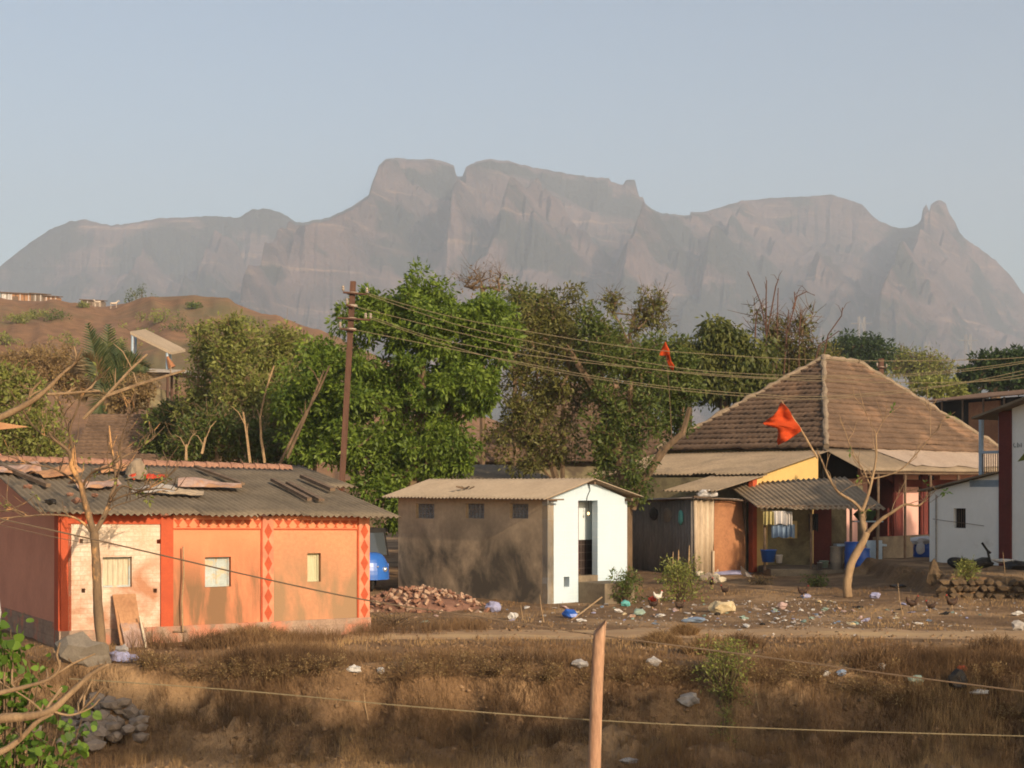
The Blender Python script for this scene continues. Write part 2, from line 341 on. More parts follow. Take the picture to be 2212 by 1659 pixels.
# ---------------------------------------------------------------- ground
def gz(x, y):
    x = np.asarray(x, float); y = np.asarray(y, float)
    n = (fbm(x * 0.8, y * 0.8, 3) - 0.5) * 0.10 + (fbm(x * 3, y * 3, 5) - 0.5) * 0.04
    near = sst((62 - y) / 10)
    z = n * near
    ye = 25.6 + 0.9 * (fbm(x * 0.35, x * 0 + 3.1, 9) - 0.5) + 0.5 * (vn(x * 1.4, x * 0 + 7.7, 11) - 0.5)
    w = 0.75 + 1.5 * sst((x - 0.5) / 4)
    dep = 1.30 + 0.45 * sst((x - 2.0) / 3.0)
    fall = 1 - sst((y - (ye - w)) / w)
    er = ((ridged(x * 0.9, y * 1.1, 21, 4) - 0.5) * 1.35 + (fbm(x * 3.5, y * 3.5, 24, 3) - 0.5) * 0.5) * fall * (1 - sst((ye - w * 1.5 - y) / 1.2))
    z = z - dep * fall + er
    # railway embankment that carries the camera
    z = np.where(y < 18, np.maximum(z, 0.9 - (y - 6) * 0.19 + 0 * x) , z)
    z = np.where(y < 3, np.minimum(z, 1.2), z)
    # earth platform in front of the white house
    pl = 0.52 * sst((x - 10.9 - 0.5 * (vn(x * 0, y * 1.3, 4) - .5)) / 0.5) * sst((y - 40.4 - 0.7 * (fbm(x * 0.9, y * 0, 6, 2) - .5)) / 0.35) * (1 - sst((y - 52) / 2))
    return z + pl + 0.10 * sst((x - 9.0) / 2) * sst((y - 39.5) / 1.0) * (1 - sst((y - 52) / 2)) * (1 - sst((x - 11.2) / .5))
def g1(x, y): return float(gz(np.array([x]), np.array([y]))[0])
def gpt(px, py, dz=0.0):
    """point of the ground seen at a pixel (marching along the ray)"""
    d = np.arange(20.0, 75.0, 0.05); x = (px - CX) / F * d; z = H - (py - HY) / F * d; g = gz(x, d); k = np.nonzero(z <= g)[0]
    if len(k): k = k[0]; return Vector((x[k], d[k], g[k] + dz))
    p = P(px, py, H * F / max(py - HY, 1)); return Vector((p.x, p.y, dz))
def axis(lo, a, b, hi, step, far):
    m = list(np.arange(a, b + 1e-6, step)); l = []; s = step; v = a
    while v > lo: s *= 1.35; v -= min(s, far); l.append(max(v, lo))
    r = []; s = step; v = m[-1]
    while v < hi: s *= 1.35; v += min(s, far); r.append(min(v, hi))
    return np.array(l[::-1] + m + r)
def grid_mesh(name, X, Y, Z, material, **kw):
    ny, nx = X.shape
    V = np.stack([X, Y, Z], -1).reshape(-1, 3)
    i = np.arange(ny - 1)[:, None] * nx + np.arange(nx - 1)[None, :]
    Fc = np.stack([i, i + 1, i + nx + 1, i + nx], -1).reshape(-1, 4)
    return fast(name, V, Fc, material, **kw)
gx = axis(-5500, -11, 19, 5500, 0.09, 600); gy = axis(-250, 21.5, 50, 5000, 0.09, 400)
X, Y = np.meshgrid(gx, gy); gro = grid_mesh('ground', X, Y, gz(X, Y), M['ground'], smooth=True); tag(gro, kind='structure')
tx = np.arange(-3.2, 24, 0.15); ty = np.linspace(-1, 1, 12)
X, Yv = np.meshgrid(tx, ty); cyv = 30.6 + 0.35 * np.sin(X * 0.35) ; hw = 0.85 * (0.85 + 0.3 * vn(X * 0.7, np.sign(Yv) * 5, 8)); Y = cyv + Yv * hw
Zt = gz(X, Y) + 0.03 - 0.028 * np.abs(Yv) ** 3 - 0.02 * (np.abs(np.abs(Yv) - 0.5) < 0.15)
tag(grid_mesh('dirt_track', X, Y, Zt, M['track'], smooth=True), kind='structure')

# ---------------------------------------------------------------- mountains
def mountain_mat():
    m = bpy.data.materials.new('mountain_rock'); m.use_nodes = True; nt = m.node_tree; N = nt.nodes; L = nt.links; b = N["Principled BSDF"]
    b.inputs["Roughness"].default_value = 1; b.inputs["Specular IOR Level"].default_value = 0.05
    tc = N.new("ShaderNodeTexCoord"); geo = N.new("ShaderNodeNewGeometry")
    def noise(s, st, d=8, dist=0):
        mp = N.new("ShaderNodeMapping"); mp.inputs["Scale"].default_value = st; L.new(tc.outputs["Object"], mp.inputs[0])
        n = N.new("ShaderNodeTexNoise"); n.inputs["Scale"].default_value = s; n.inputs["Detail"].default_value = d; n.inputs["Distortion"].default_value = dist
        n.inputs["Roughness"].default_value = 0.62
        L.new(mp.outputs[0], n.inputs[0]); return n.outputs["Fac"]
    def rg(s, lo, hi):
        r = N.new("ShaderNodeMapRange"); r.inputs[1].default_value = lo; r.inputs[2].default_value = hi; L.new(s, r.inputs[0]); return r.outputs[0]
    def mix(f, a, c):
        x = N.new("ShaderNodeMix"); x.data_type = 'RGBA'; L.new(f, x.inputs[0])
        for k, q in ((6, a), (7, c)):
            if isinstance(q, tuple): x.inputs[k].default_value = (*q, 1)
            else: L.new(q, x.inputs[k])
        return x.outputs[2]
    col = mix(rg(noise(0.006, (1, 1, 2)), 0.35, 0.65), (0.23, 0.15, 0.13), (0.08, 0.06, 0.058))
    col = mix(rg(noise(0.012, (0.25, 0.25, 5), 5), 0.58, 0.68), col, (0.34, 0.225, 0.16))
    col = mix(rg(noise(0.0035, (1, 0.6, 1.6), 10, 0.6), 0.49, 0.55), col, (0.05, 0.052, 0.042))
    L.new(col, b.inputs["Base Color"])
    bp = N.new("ShaderNodeBump"); bp.inputs["Distance"].default_value = 60; bp.inputs["Strength"].default_value = 0.9
    L.new(noise(0.012, (1, 1, 1.5), 10), bp.inputs["Height"]); L.new(bp.outputs[0], b.inputs["Normal"])
    return m
SIL = [(-900, 900), (-500, 760), (-250, 660), (-100, 615), (0, 575), (60, 528), (100, 500), (150, 478), (185, 474), (240, 487), (300, 480), (340, 472), (400, 470), (450, 466), (515, 470), (545, 452), (575, 451), (605, 458), (640, 480), (655, 480), (710, 470), (760, 445), (797, 420), (803, 397), (818, 357), (835, 343), (865, 341), (880, 345), (930, 343), (965, 350), (980, 358), (986, 380), (999, 382), (1006, 362), (1030, 348), (1060, 343), (1100, 348), (1150, 361), (1200, 370), (1240, 377), (1290, 385), (1300, 383), (1315, 384), (1320, 393), (1345, 399), (1353, 388), (1371, 388), (1381, 426), (1388, 424), (1394, 440), (1410, 452), (1432, 461), (1440, 461), (1478, 465), (1490, 464), (1492, 458), (1520, 458), (1560, 447), (1600, 434), (1640, 430), (1690, 426), (1740, 424), (1795, 420), (1830, 431), (1862, 440), (1880, 462), (1900, 478), (1930, 490), (1957, 494), (1983, 483), (1990, 474), (1993, 453), (2001, 441), (2007, 456), (2011, 442), (2027, 432), (2043, 438), (2051, 462), (2063, 478), (2072, 500), (2085, 515), (2110, 532), (2150, 562), (2180, 592), (2212, 635), (2260, 690), (2330, 740), (2500, 800), (2800, 900), (3100, 960)]
def build_mountain():
    px = np.arange(-700, 2901, 1.6); sp = np.array(SIL, float)
    sy = np.interp(px, sp[:, 0], sp[:, 1]) + (fbm(px / 9, px * 0, 40, 3) - 0.5) * 4
    zr = H + (HY - sy) / F * 4200.0
    def gs(a, s):
        k = np.arange(-int(3 * s), int(3 * s) + 1); w = np.exp(-k ** 2 / (2 * s * s)); w /= w.sum()
        return np.convolve(np.pad(a, len(k) // 2, mode='edge'), w, 'valid')
    s1, s2, s3 = gs(zr, 6), gs(zr, 22), gs(zr, 75)
    T = np.concatenate([np.linspace(-0.25, -0.01, 8), np.linspace(0, 0.10, 34), np.linspace(0.104, 1.0, 190)])
    PX, TT = np.meshgrid(px, T)
    q = np.interp(TT, [-0.25, 0, 0.015, 0.05, 0.30, 0.345, 0.42, 0.62, 0.66, 1.0], [0.5, 1.0, 0.985, 0.80, 0.52, 0.45, 0.42, 0.25, 0.20, -0.03])
    # how much of the sharp skyline remains at a given distance below it
    w1 = np.exp(-np.clip(TT, 0, 1) / 0.03)[:, :]; w2 = np.exp(-np.clip(TT, 0, 1) / 0.12)
    base = np.where(TT <= 0.0, zr[None, :], (zr * 1.0)[None, :] * w1 + (1 - w1) * (np.minimum(s1, zr + 10)[None, :] * w2 + (1 - w2) * (0.5 * s2 + 0.5 * s3)[None, :]))
    Zm = base * q
    yy = 4200 - 1900 * TT
    xm = (PX - CX) / F * yy
    env = sst(TT / 0.04) * sst((1 - TT) / 0.3)
    warp = PX + TT * 330 + 40 * (fbm(TT * 4, PX / 200, 77, 2) - 0.5)
    Zm += env * (ridged(warp / 85.0, TT * 1.6, 50, 4) - 0.55) * (80 + 60 * TT) * np.clip(base / 500, 0.2, 1)
    Zm += env * (ridged(warp / 24.0, TT * 9, 60, 3) - 0.5) * 16
    st_ = 58.0; us = Zm / st_ + 0.9 * fbm(PX / 140, TT * 2, 67, 2); fr_ = us - np.floor(us); fs_ = np.where(fr_ < .62, fr_ * .35, .217 + (fr_ - .62) / .38 * .783)
    Zm = Zm + env * .75 * (np.floor(us) + fs_ - us) * st_
    Zm = Zm + env * 7 * np.sin(Zm / 16.0 + 2 * fbm(PX / 90, TT * 3, 66, 2))
    def spur(p0, t0, p1, t1, amp, wl, wr):
        pc = p0 + (TT - t0) * (p1 - p0) / (t1 - t0)
        u = PX - pc; e = sst((TT - t0) / 0.06) * sst((t1 - TT) / 0.08)
        return 1.9 * amp * e * np.where(u < 0, np.exp(-np.abs(u / wl) ** 1.3), np.exp(-np.abs(u / wr) ** 1.1))
    Zm += spur(968, 0.0, 640, 0.62, 150, 26, 150)
    Zm += spur(1075, 0.03, 960, 0.55, 105, 22, 160)
    Zm += spur(700, 0.25, 500, 0.85, 130, 30, 170)
    Zm += spur(860, 0.02, 720, 0.35, 90, 20, 60)
    Zm += spur(1190, 0.3, 900, 0.9, 110, 30, 200)
    Zm += spur(1470, 0.08, 1330, 0.7, 120, 36, 150)
    Zm += spur(1640, 0.05, 1520, 0.5, 60, 25, 90)
    Zm += spur(1800, 0.3, 1650, 0.85, 80, 30, 120)
    Zm += spur(2030, 0.03, 1900, 0.7, 90, 40, 110)
    Zm += spur(330, 0.1, 200, 0.6, 60, 30, 100) + spur(480, 0.1, 380, 0.5, 60, 25, 90)
    Zm -= spur(994, 0.0, 985, 0.22, 110, 9, 12)
    # nothing in front may rise above the skyline of the photograph
    ang = (H + (HY - sy) / F * yy) - 5 * np.clip(TT * 20, 0, 1)
    Zm = np.where(TT > 0.001, np.minimum(Zm, ang), Zm)
    yy = yy + env * (ridged(PX / 30.0, TT * 8, 91, 3) - 0.5) * 30
    xm = (PX - CX) / F * yy
    Zm = np.where(TT >= 0.999, -8, Zm)
    return grid_mesh('mountains', xm, yy, Zm, mountain_mat(), smooth=False)
mo = build_mountain(); tag(mo, kind='structure')

# ---------------------------------------------------------------- near hill on the left
HSIL = [(-900, 640), (-300, 625), (-60, 625), (0, 646), (60, 650), (120, 651), (220, 663), (290, 655), (330, 642), (400, 639), (440, 641), (490, 648), (540, 668), (600, 690), (650, 705), (720, 727), (800, 762), (900, 815), (1050, 900), (1300, 1000), (1500, 1049)]
def hill_h(px, t):
    sp = np.array(HSIL, float); y = np.interp(px, sp[:, 0], sp[:, 1])
    zr = H + (HY - y) / F * 270.0
    q = np.interp(t, [-0.6, -0.15, 0, 0.12, 0.5, 1.0], [0.0, 0.85, 1.0, 0.93, 0.5, 0.0])
    return zr * q + sst(np.abs(t) / 0.1) * (fbm(px / 60, t * 6, 31) - 0.5) * 2.2 - 0.4 * (np.abs(t) > 0.98)
def hillpt(px, t):
    d = 270 - 170 * t; z = float(hill_h(np.array([float(px)]), np.array([float(t)]))[0]); return Vector(((px - CX) / F * d, d, z))
hp = np.arange(-900, 1501, 6.0); ht = np.linspace(-0.6, 1.0, 130)
PX, TT = np.meshgrid(hp, ht); D = 270 - 170 * TT
tag(grid_mesh('hill', (PX - CX) / F * D, D, hill_h(PX, TT), M['hill'], smooth=True), kind='structure')

# ---------------------------------------------------------------- haze (real air)
hz = MB().box((-5900, -320, -4.0), (11800, 0, 0), (0, 5600, 0), (0, 0, 1000)).build('haze', [], None)
hm = bpy.data.materials.new('haze_air'); hm.use_nodes = True; nt = hm.node_tree; nt.nodes.remove(nt.nodes["Principled BSDF"])
pv = nt.nodes.new("ShaderNodeVolumePrincipled"); pv.inputs["Density"].default_value = 2.35e-4
pv.inputs["Color"].default_value = (0.745, 0.845, 0.965, 1); pv.inputs["Anisotropy"].default_value = 0.0
nt.links.new(pv.outputs[0], nt.nodes["Material Output"].inputs["Volume"]); hz.data.materials.append(hm)
tag(hz, kind='stuff')
# ================================================================ building helpers
class Fr:
    """local frame: s along dir, o outwards, z up"""
    def __init__(s, o, ang, side):           # side=+1: outward is to the right of the direction
        s.o = Vector((o[0], o[1], 0)); s.d = Vector((math.cos(ang), math.sin(ang), 0)); s.n = Vector((s.d.y, -s.d.x, 0)) * side
    def p(s, a, o, z): return s.o + s.d * a + s.n * o + Vector((0, 0, z))
    def s_at(s, px, o=0.0):                  # s where the vertical plane offset o is seen at pixel column px
        k = (px - CX) / F; b = s.o + s.n * o
        return (k * b.y - b.x) / (s.d.x - k * s.d.y)
    def z_at(s, px, py, o=0.0):
        a = s.s_at(px, o); y = (s.o + s.d * a + s.n * o).y
        return H - (py - HY) / F * y
def hit(px, py, p0, n):
    o = Vector((0, 0, H)); d = P(px, py, 1.0) - o
    t = (Vector(p0) - o).dot(n) / d.dot(n); return o + d * t
def wall(fr, s0, s1, z0, z1, th, holes, mb=None, mi=0, ztop=None, mih=None):
    """wall from s0 to s1, th thick inwards, with real openings (a,b,c,d)"""
    mb = mb or MB(); S = sorted({s0, s1} | {v for h in holes for v in h[:2]}); Z = sorted({z0, z1} | {v for h in holes for v in h[2:4]})
    sol = lambda i, j: 0 <= i < len(S) - 1 and 0 <= j < len(Z) - 1 and not any(h[0] - 1e-6 <= S[i] and S[i + 1] <= h[1] + 1e-6 and h[2] - 1e-6 <= Z[j] and Z[j + 1] <= h[3] + 1e-6 for h in holes)
    zt = lambda s, z: z if ztop is None or z < z1 - 1e-6 else ztop(s)
    for i in range(len(S) - 1):
        for j in range(len(Z) - 1):
            if not sol(i, j): continue
            a, b, c, d = S[i], S[i + 1], Z[j], Z[j + 1]
            q = lambda s, o, z: fr.p(s, o, zt(s, z))
            mb.quad(q(a, 0, c), q(b, 0, c), q(b, 0, d), q(a, 0, d), mi)
            mb.quad(q(a, -th, c), q(a, -th, d), q(b, -th, d), q(b, -th, c), mi)
            m2 = mi if mih is None else mih
            if not sol(i - 1, j): mb.quad(q(a, 0, c), q(a, 0, d), q(a, -th, d), q(a, -th, c), m2 if i else mi)
            if not sol(i + 1, j): mb.quad(q(b, 0, c), q(b, -th, c), q(b, -th, d), q(b, 0, d), m2 if i < len(S) - 2 else mi)
            if not sol(i, j - 1): mb.quad(q(a, 0, c), q(a, -th, c), q(b, -th, c), q(b, 0, c), m2 if j else mi)
            if not sol(i, j + 1): mb.quad(q(a, 0, d), q(b, 0, d), q(b, -th, d), q(a, -th, d), m2 if j < len(Z) - 2 else mi)
    return mb
def fbox(mb, fr, s0, s1, o0, o1, z0, z1, mi=0):
    return mb.box(fr.p(s0, o0, z0), fr.d * (s1 - s0), fr.n * (o1 - o0), (0, 0, z1 - z0), mi)
def corr(name, e0, e1, t0, t1, material, parent=None, base=None, pitch=0.146, amp=0.024, th=0.008, rows=6, seed=1, ragged=0.0, sag=0.0):
    """corrugated sheet, e0-e1 along the eave, t0-t1 along the top"""
    e0, e1, t0, t1 = map(lambda v: np.array(v, float), (e0, e1, t0, t1))
    L = np.linalg.norm(e1 - e0); n = max(8, int(L / pitch * 6)); u = np.linspace(0, 1, n + 1); w = np.linspace(0, 1, rows + 1)
    U, W = np.meshgrid(u, w)
    nrm = np.cross(e1 - e0, t0 - e0); nrm /= np.linalg.norm(nrm)
    if nrm[2] < 0: nrm = -nrm
    Wv = W.copy()
    if ragged:
        sh = (vn(np.floor(U * L / 1.0), U * 0, seed) - 0.5) * ragged; Wv = W - (1 - W) * sh
    Pn = (1 - Wv)[..., None] * ((1 - U)[..., None] * e0 + U[..., None] * e1) + Wv[..., None] * ((1 - U)[..., None] * t0 + U[..., None] * t1)
    hgt = amp * np.sin(U * L / pitch * 2 * np.pi) + 0.016 * (vn(np.floor(U * L / 1.0) * 1.7, W * 2, seed + 3) - 0.5) - sag * np.sin(U * np.pi) * 1.0
    top = Pn + hgt[..., None] * nrm; bot = top - nrm * th
    r, c = U.shape; A = top.reshape(-1, 3); B = bot.reshape(-1, 3); V = np.concatenate([A, B]); N0 = len(A)
    i = np.arange(r - 1)[:, None] * c + np.arange(c - 1)[None, :]
    f1 = np.stack([i, i + 1, i + c + 1, i + c], -1).reshape(-1, 4); f2 = f1[:, ::-1] + N0
    k = np.arange(c - 1); ed = np.stack([k + N0, k + 1 + N0, k + 1, k], -1)
    k2 = k + (r - 1) * c; ed2 = np.stack([k2, k2 + 1, k2 + 1 + N0, k2 + N0], -1)
    j = np.arange(r - 1) * c; ed3 = np.stack([j, j + c, j + c + N0, j + N0], -1); j = j + c - 1; ed4 = np.stack([j + N0, j + c + N0, j + c, j], -1)
    return fast(name, V, np.concatenate([f1, f2, ed, ed2, ed3, ed4]), material, parent, base)
def tiles(name, e0, e1, t0, t1, material, parent=None, courses=18, pitch=0.24, step=0.05, amp=0.014, seed=3, wav=0.06):
    """roof of overlapping clay tiles: stepped courses running along the eave"""
    e0, e1, t0, t1 = map(lambda v: np.array(v, float), (e0, e1, t0, t1))
    L = np.linalg.norm(e1 - e0); ex = (e1 - e0) / L; up = (t0 - e0) - np.dot(t0 - e0, ex) * ex; ul = np.linalg.norm(up); up /= ul
    nrm = np.cross(ex, up); nrm = nrm if nrm[2] > 0 else -nrm
    xs = np.arange(0, L + pitch / 4, pitch / 4)
    al, ar = np.dot(t0 - e0, ex), np.dot(t1 - e0, ex)
    Vs = []; Fs = []; nb = 0
    for c in range(courses):
        rows = []
        for (v, h) in ((c / courses, step), ((c + 1) / courses + 0.004, 0.004)):
            xl = al * min(v, 1); xr = L + (ar - L) * min(v, 1)
            x = np.clip(xs, xl, xr)
            jit = wav * (fbm(x / 1.6, x * 0 + c * 3.1, seed, 2) - 0.5) * (1 if c else 0.6) + 0.035 * (_h(np.floor(x / pitch), x * 0 + c, seed) - 0.5)
            rib = amp * np.cos(x / pitch * 2 * np.pi)
            p = e0 + x[:, None] * ex + (v * ul + jit * (h > 0.02))[:, None] * up + (h + rib)[:, None] * nrm
            rows.append(p)
        lip = rows[0] - nrm * (step + 0.012)
        n = len(xs); Vs += [lip, rows[0], rows[1]]
        i = np.arange(n - 1)
        Fs += [np.stack([nb + i, nb + i + 1, nb + n + i + 1, nb + n + i], -1), np.stack([nb + n + i, nb + n + i + 1, nb + 2 * n + i + 1, nb + 2 * n + i], -1)]
        nb += 3 * n
    return fast(name, np.concatenate(Vs), np.concatenate(Fs), material, parent)
def lumpy(mb, c, sx, sy, sz, seed, rot=0, n=9, mi=0, tone=0.5, rough=0.35):
    """irregular closed lump (stone, crumpled bag, brick shard)"""
    rn = random.Random(seed); bm = bmesh.new(); bmesh.ops.create_icosphere(bm, subdivisions=1 if n < 10 else 2, radius=0.5)
    cr, sr = math.cos(rot), math.sin(rot); vs = []
    for v in bm.verts:
        k = 1 + rn.uniform(-rough, rough); x, y, z = v.co.x * sx * k, v.co.y * sy * k, v.co.z * sz * k
        vs.append((c[0] + x * cr - y * sr, c[1] + x * sr + y * cr, c[2] + z))
    fs = [[v.index for v in f.verts] for f in bm.faces]; bm.free(); return mb.add(vs, fs, mi, tone)

# ================================================================ orange house
OF = Fr((-8.04, 28.0), FA, 1); OLn = 6.03
oh = thing('village_house', (-8.04, 28.0, 0.0), 'orange painted single storey house with red pillars and a long dark corrugated roof', 'house')
zt0, zt1 = 2.40, 2.30
oz = lambda s: zt0 + (zt1 - zt0) * s / OLn
so_ = lambda px: OF.s_at(px)
sA, sB, sC, sD, sE, sF = so_(146), so_(346), so_(373), so_(566), so_(590), so_(774)
BZ = 0.30
def win(px0, px1, py0, py1):
    a, b = so_(px0), so_(px1); pm = (px0 + px1) / 2; return (a, b, OF.z_at(pm, py1), OF.z_at(pm, py0))
w1, w2, w3 = win(222, 285, 1203, 1269), win(443, 499, 1203, 1268), win(664, 693, 1195, 1257)
h1 = [w1] + [(so_(p) - .035, so_(p) + .035, OF.z_at(p, q) - .04, OF.z_at(p, q) + .04) for p, q in ((175, 1169), (342, 1170), (180, 1396 - 120), (335, 1276))]
def part(mb, name, m, parent, **k): return mb.build(name, m, parent, **k)
part(wall(OF, sA, sB, BZ, oz(1) , 0.22, h1, ztop=oz), 'brick_wall', [M['brickwhite']], oh)['label'] = 'whitewashed bare brick panel'
part(wall(OF, sC, sD, BZ, oz(1), 0.22, [w2], ztop=oz), 'wall', [M['orange']], oh)
part(wall(OF, sE, sF, BZ, oz(1), 0.22, [w3], ztop=oz), 'wall', [M['orange2']], oh)
fbox(MB(), OF, -0.03, OLn + 0.02, -0.26, 0.05, -0.5, BZ).build('plinth', M['plinth'], oh)
for (a, b, kind) in ((0, sA, 0), (sB, sC, 0), (sD, sE, 1), (sF, OLn, 2)):
    mb = MB(); z1 = min(oz(a), oz(b)) - 0.03
    fbox(mb, OF, a + 0.001, b - 0.001, -0.2, 0.045 if kind == 0 else 0.035, BZ - (0.12 if kind else 0), z1, 0)
    if kind:   # painted diamonds
        m = (a + b) / 2; hw = (b - a) * 0.36; z = z1 - 0.28; hh = 0.155
        while z > BZ + 0.05:
            mb.add([OF.p(m - hw, .039, z), OF.p(m, .039, z - hh), OF.p(m + hw, .039, z), OF.p(m, .039, z + hh)], [(0, 1, 2, 3)], 1); z -= 2 * hh
        fbox(mb, OF, a - 0.03, a, -0.02, 0.028, BZ, z1, 1 if kind == 1 else 3); 
    mats = [M['redpaint']] if kind == 0 else ([M['salmon'], M['redpaint']] if kind == 1 else [M['redpaint'], M['salmon'], M['salmon'], M['redpaint']])
    if kind == 2: mats = [M['salmon'], M['redpaint'], M['salmon'], M['redpaint']]
    mb.build('pillar', mats, oh, fix=False)
# painted frieze under the eave
mb = MB(); zf = oz(0) - 0.23
mb.add([OF.p(sA, .03, oz(sA) - .19), OF.p(sB, .03, oz(sB) - .19), OF.p(sB, .03, oz(sB) - .005), OF.p(sA, .03, oz(sA) - .005)], [(0, 1, 2, 3)], 0)
mb.build('lintel_band', [M['redpaint']], oh)
mb = MB()
for a, b in ((sC, sD), (sE, sF)):
    fb = lambda s, o, z: OF.p(s, o, z)
    mb.add([fb(a, .02, oz(a) - .26), fb(b, .02, oz(b) - .26), fb(b, .02, oz(b) - .02), fb(a, .02, oz(a) - .02)], [(0, 1, 2, 3)], 0)
    mb.add([fb(a, .024, oz(a) - .285), fb(b, .024, oz(b) - .285), fb(b, .024, oz(b) - .262), fb(a, .024, oz(a) - .262)], [(0, 1, 2, 3)], 1)
    n = 9; st = (b - a) / n
    for i in range(n):
        c = a + (i + .5) * st; z = oz(c) - 0.20
        mb.add([fb(c - st * .46, .024, z + .10), fb(c + st * .46, .024, z + .10), fb(c, .024, z - .02)], [(0, 1, 2)], 1)
        mb.add([fb(c - st * .25, .024, z - .045), fb(c + st * .25, .024, z - .045), fb(c, .024, z + .0)], [(0, 1, 2)], 1)
mb.build('painted_frieze', [M['orange'], M['redpaint']], oh, fix=False)
# windows
def shutter_window(fr, w, mats, panes, name='window', fw=0.035):
    a, b, c, d = w; mf = MB()
    for (s0, s1, z0, z1) in ((a, a + fw, c, d), (b - fw, b, c, d), (a + fw, b - fw, d - fw, d), (a + fw, b - fw, c, c + fw)): fbox(mf, fr, s0 + .002, s1 - .002, -0.17, -0.10, z0 + .002, z1 - .002)
    f = mf.build(name, mats[0], oh)
    n = panes; st = (b - a - 2 * fw) / n
    for i in range(n):
        mb = MB(); x0 = a + fw + i * st + .003; x1 = x0 + st - .006
        if n > 1 or True:
            k = 1 if panes > 2 else 2
            fbox(mb, fr, x0, x1, -0.16, -0.13, c + fw, d - fw)
            if panes <= 2:
                g = 0.035
                for (s0, s1, z0, z1) in ((x0, x0 + g, c + fw, d - fw), (x1 - g, x1, c + fw, d - fw), (x0 + g, x1 - g, c + fw, c + fw + g), (x0 + g, x1 - g, d - fw - g, d - fw)): fbox(mb, fr, s0, s1, -.1295, -.12, z0, z1)
        mb.build('shutter' if panes <= 2 else 'plank', mats[1], f)
shutter_window(OF, w1, (M['woodblue'], M['woodcream']), 5)
shutter_window(OF, w2, (M['woodblue'], M['woodblue']), 2)
shutter_window(OF, w3, (M['woodgreen'], M['woodgreen']), 1)
# side gable wall (in shade)
SFr = Fr((-8.04, 28.0), FA + math.pi / 2, -1)
def gz_(s): return 2.46 + 0.2 * s
part(wall(SFr, 0.3, 7.0, 0.42, 2.6, 0.22, [], ztop=lambda s: 2.44 + 0.19 * s), 'side_wall', M['sidewall'], oh)
fbox(MB(), SFr, 0.0, 0.30, -.2, 0.03, -0.1, 2.44).build('pillar', M['redpaint'], oh)
fbox(MB(), SFr, 0.3, 7.0, -.2, 0.02, -0.5, 0.419).build('plinth', M['plinth'], oh)
# back and right walls
part(wall(Fr(OF.p(OLn, 0, 0), FA + math.pi / 2, 1), 0.05, 4.9, -0.4, 2.3, 0.2, [], ztop=lambda s: 2.34 + .17 * s), 'end_wall', M['orange2'], oh)
# roof plane
bk = -OF.n                          # direction to the back
RL = OF.p(-0.42, 0.34, 2.40); RRt = OF.p(OLn + 0.50, 0.34, 2.29)
TL = OF.p(-0.42, -4.86, 3.42); TRt = OF.p(OLn + 0.30, -4.9, 3.27)
corr('roof', RL, RRt, TL, TRt, M['sheet'], oh, rows=10, pitch=0.125, amp=0.022, ragged=0.05)
corr('rear_roof', TL, TRt, OF.p(-.42, -9, 2.6), OF.p(OLn + .4, -9, 2.5), M['sheet'], oh, rows=4, pitch=0.125)
RN = (RRt - RL).cross(TL - RL).normalized(); RN = RN if RN.z > 0 else -RN
def roofpt(px, py, up=0.03): return hit(px, py, RL, RN) + RN * up
ru = (RRt - RL).normalized(); rv = (TL - RL).normalized()
mb = MB(); NT = 24
for i in range(NT):
    a = TL.lerp(TRt, i / NT); b = TL.lerp(TRt, (i + 1.12) / NT); r0, r1 = 0.085, 0.11
    vs = []
    for (c, r) in ((a, r1), (b, r0)):
        for k in range(9):
            t = math.pi * k / 8; vs.append(c + RN * (math.sin(t) * r + 0.0) + rv * math.cos(t) * r * 1.3)
    for (c, r) in ((a, r1 - .018), (b, r0 - .018)):
        for k in range(9):
            t = math.pi * k / 8; vs.append(c + RN * (math.sin(t) * r) + rv * math.cos(t) * r * 1.3)
    fs = [(k, k + 1, 9 + k + 1, 9 + k) for k in range(8)] + [(18 + k, 27 + k, 27 + k + 1, 18 + k + 1) for k in range(8)] + [(k, 18 + k, 18 + k + 1, k + 1) for k in range(8)]
    mb.add(vs, fs)
mb.build('ridge_tiles', M['clay'], oh)
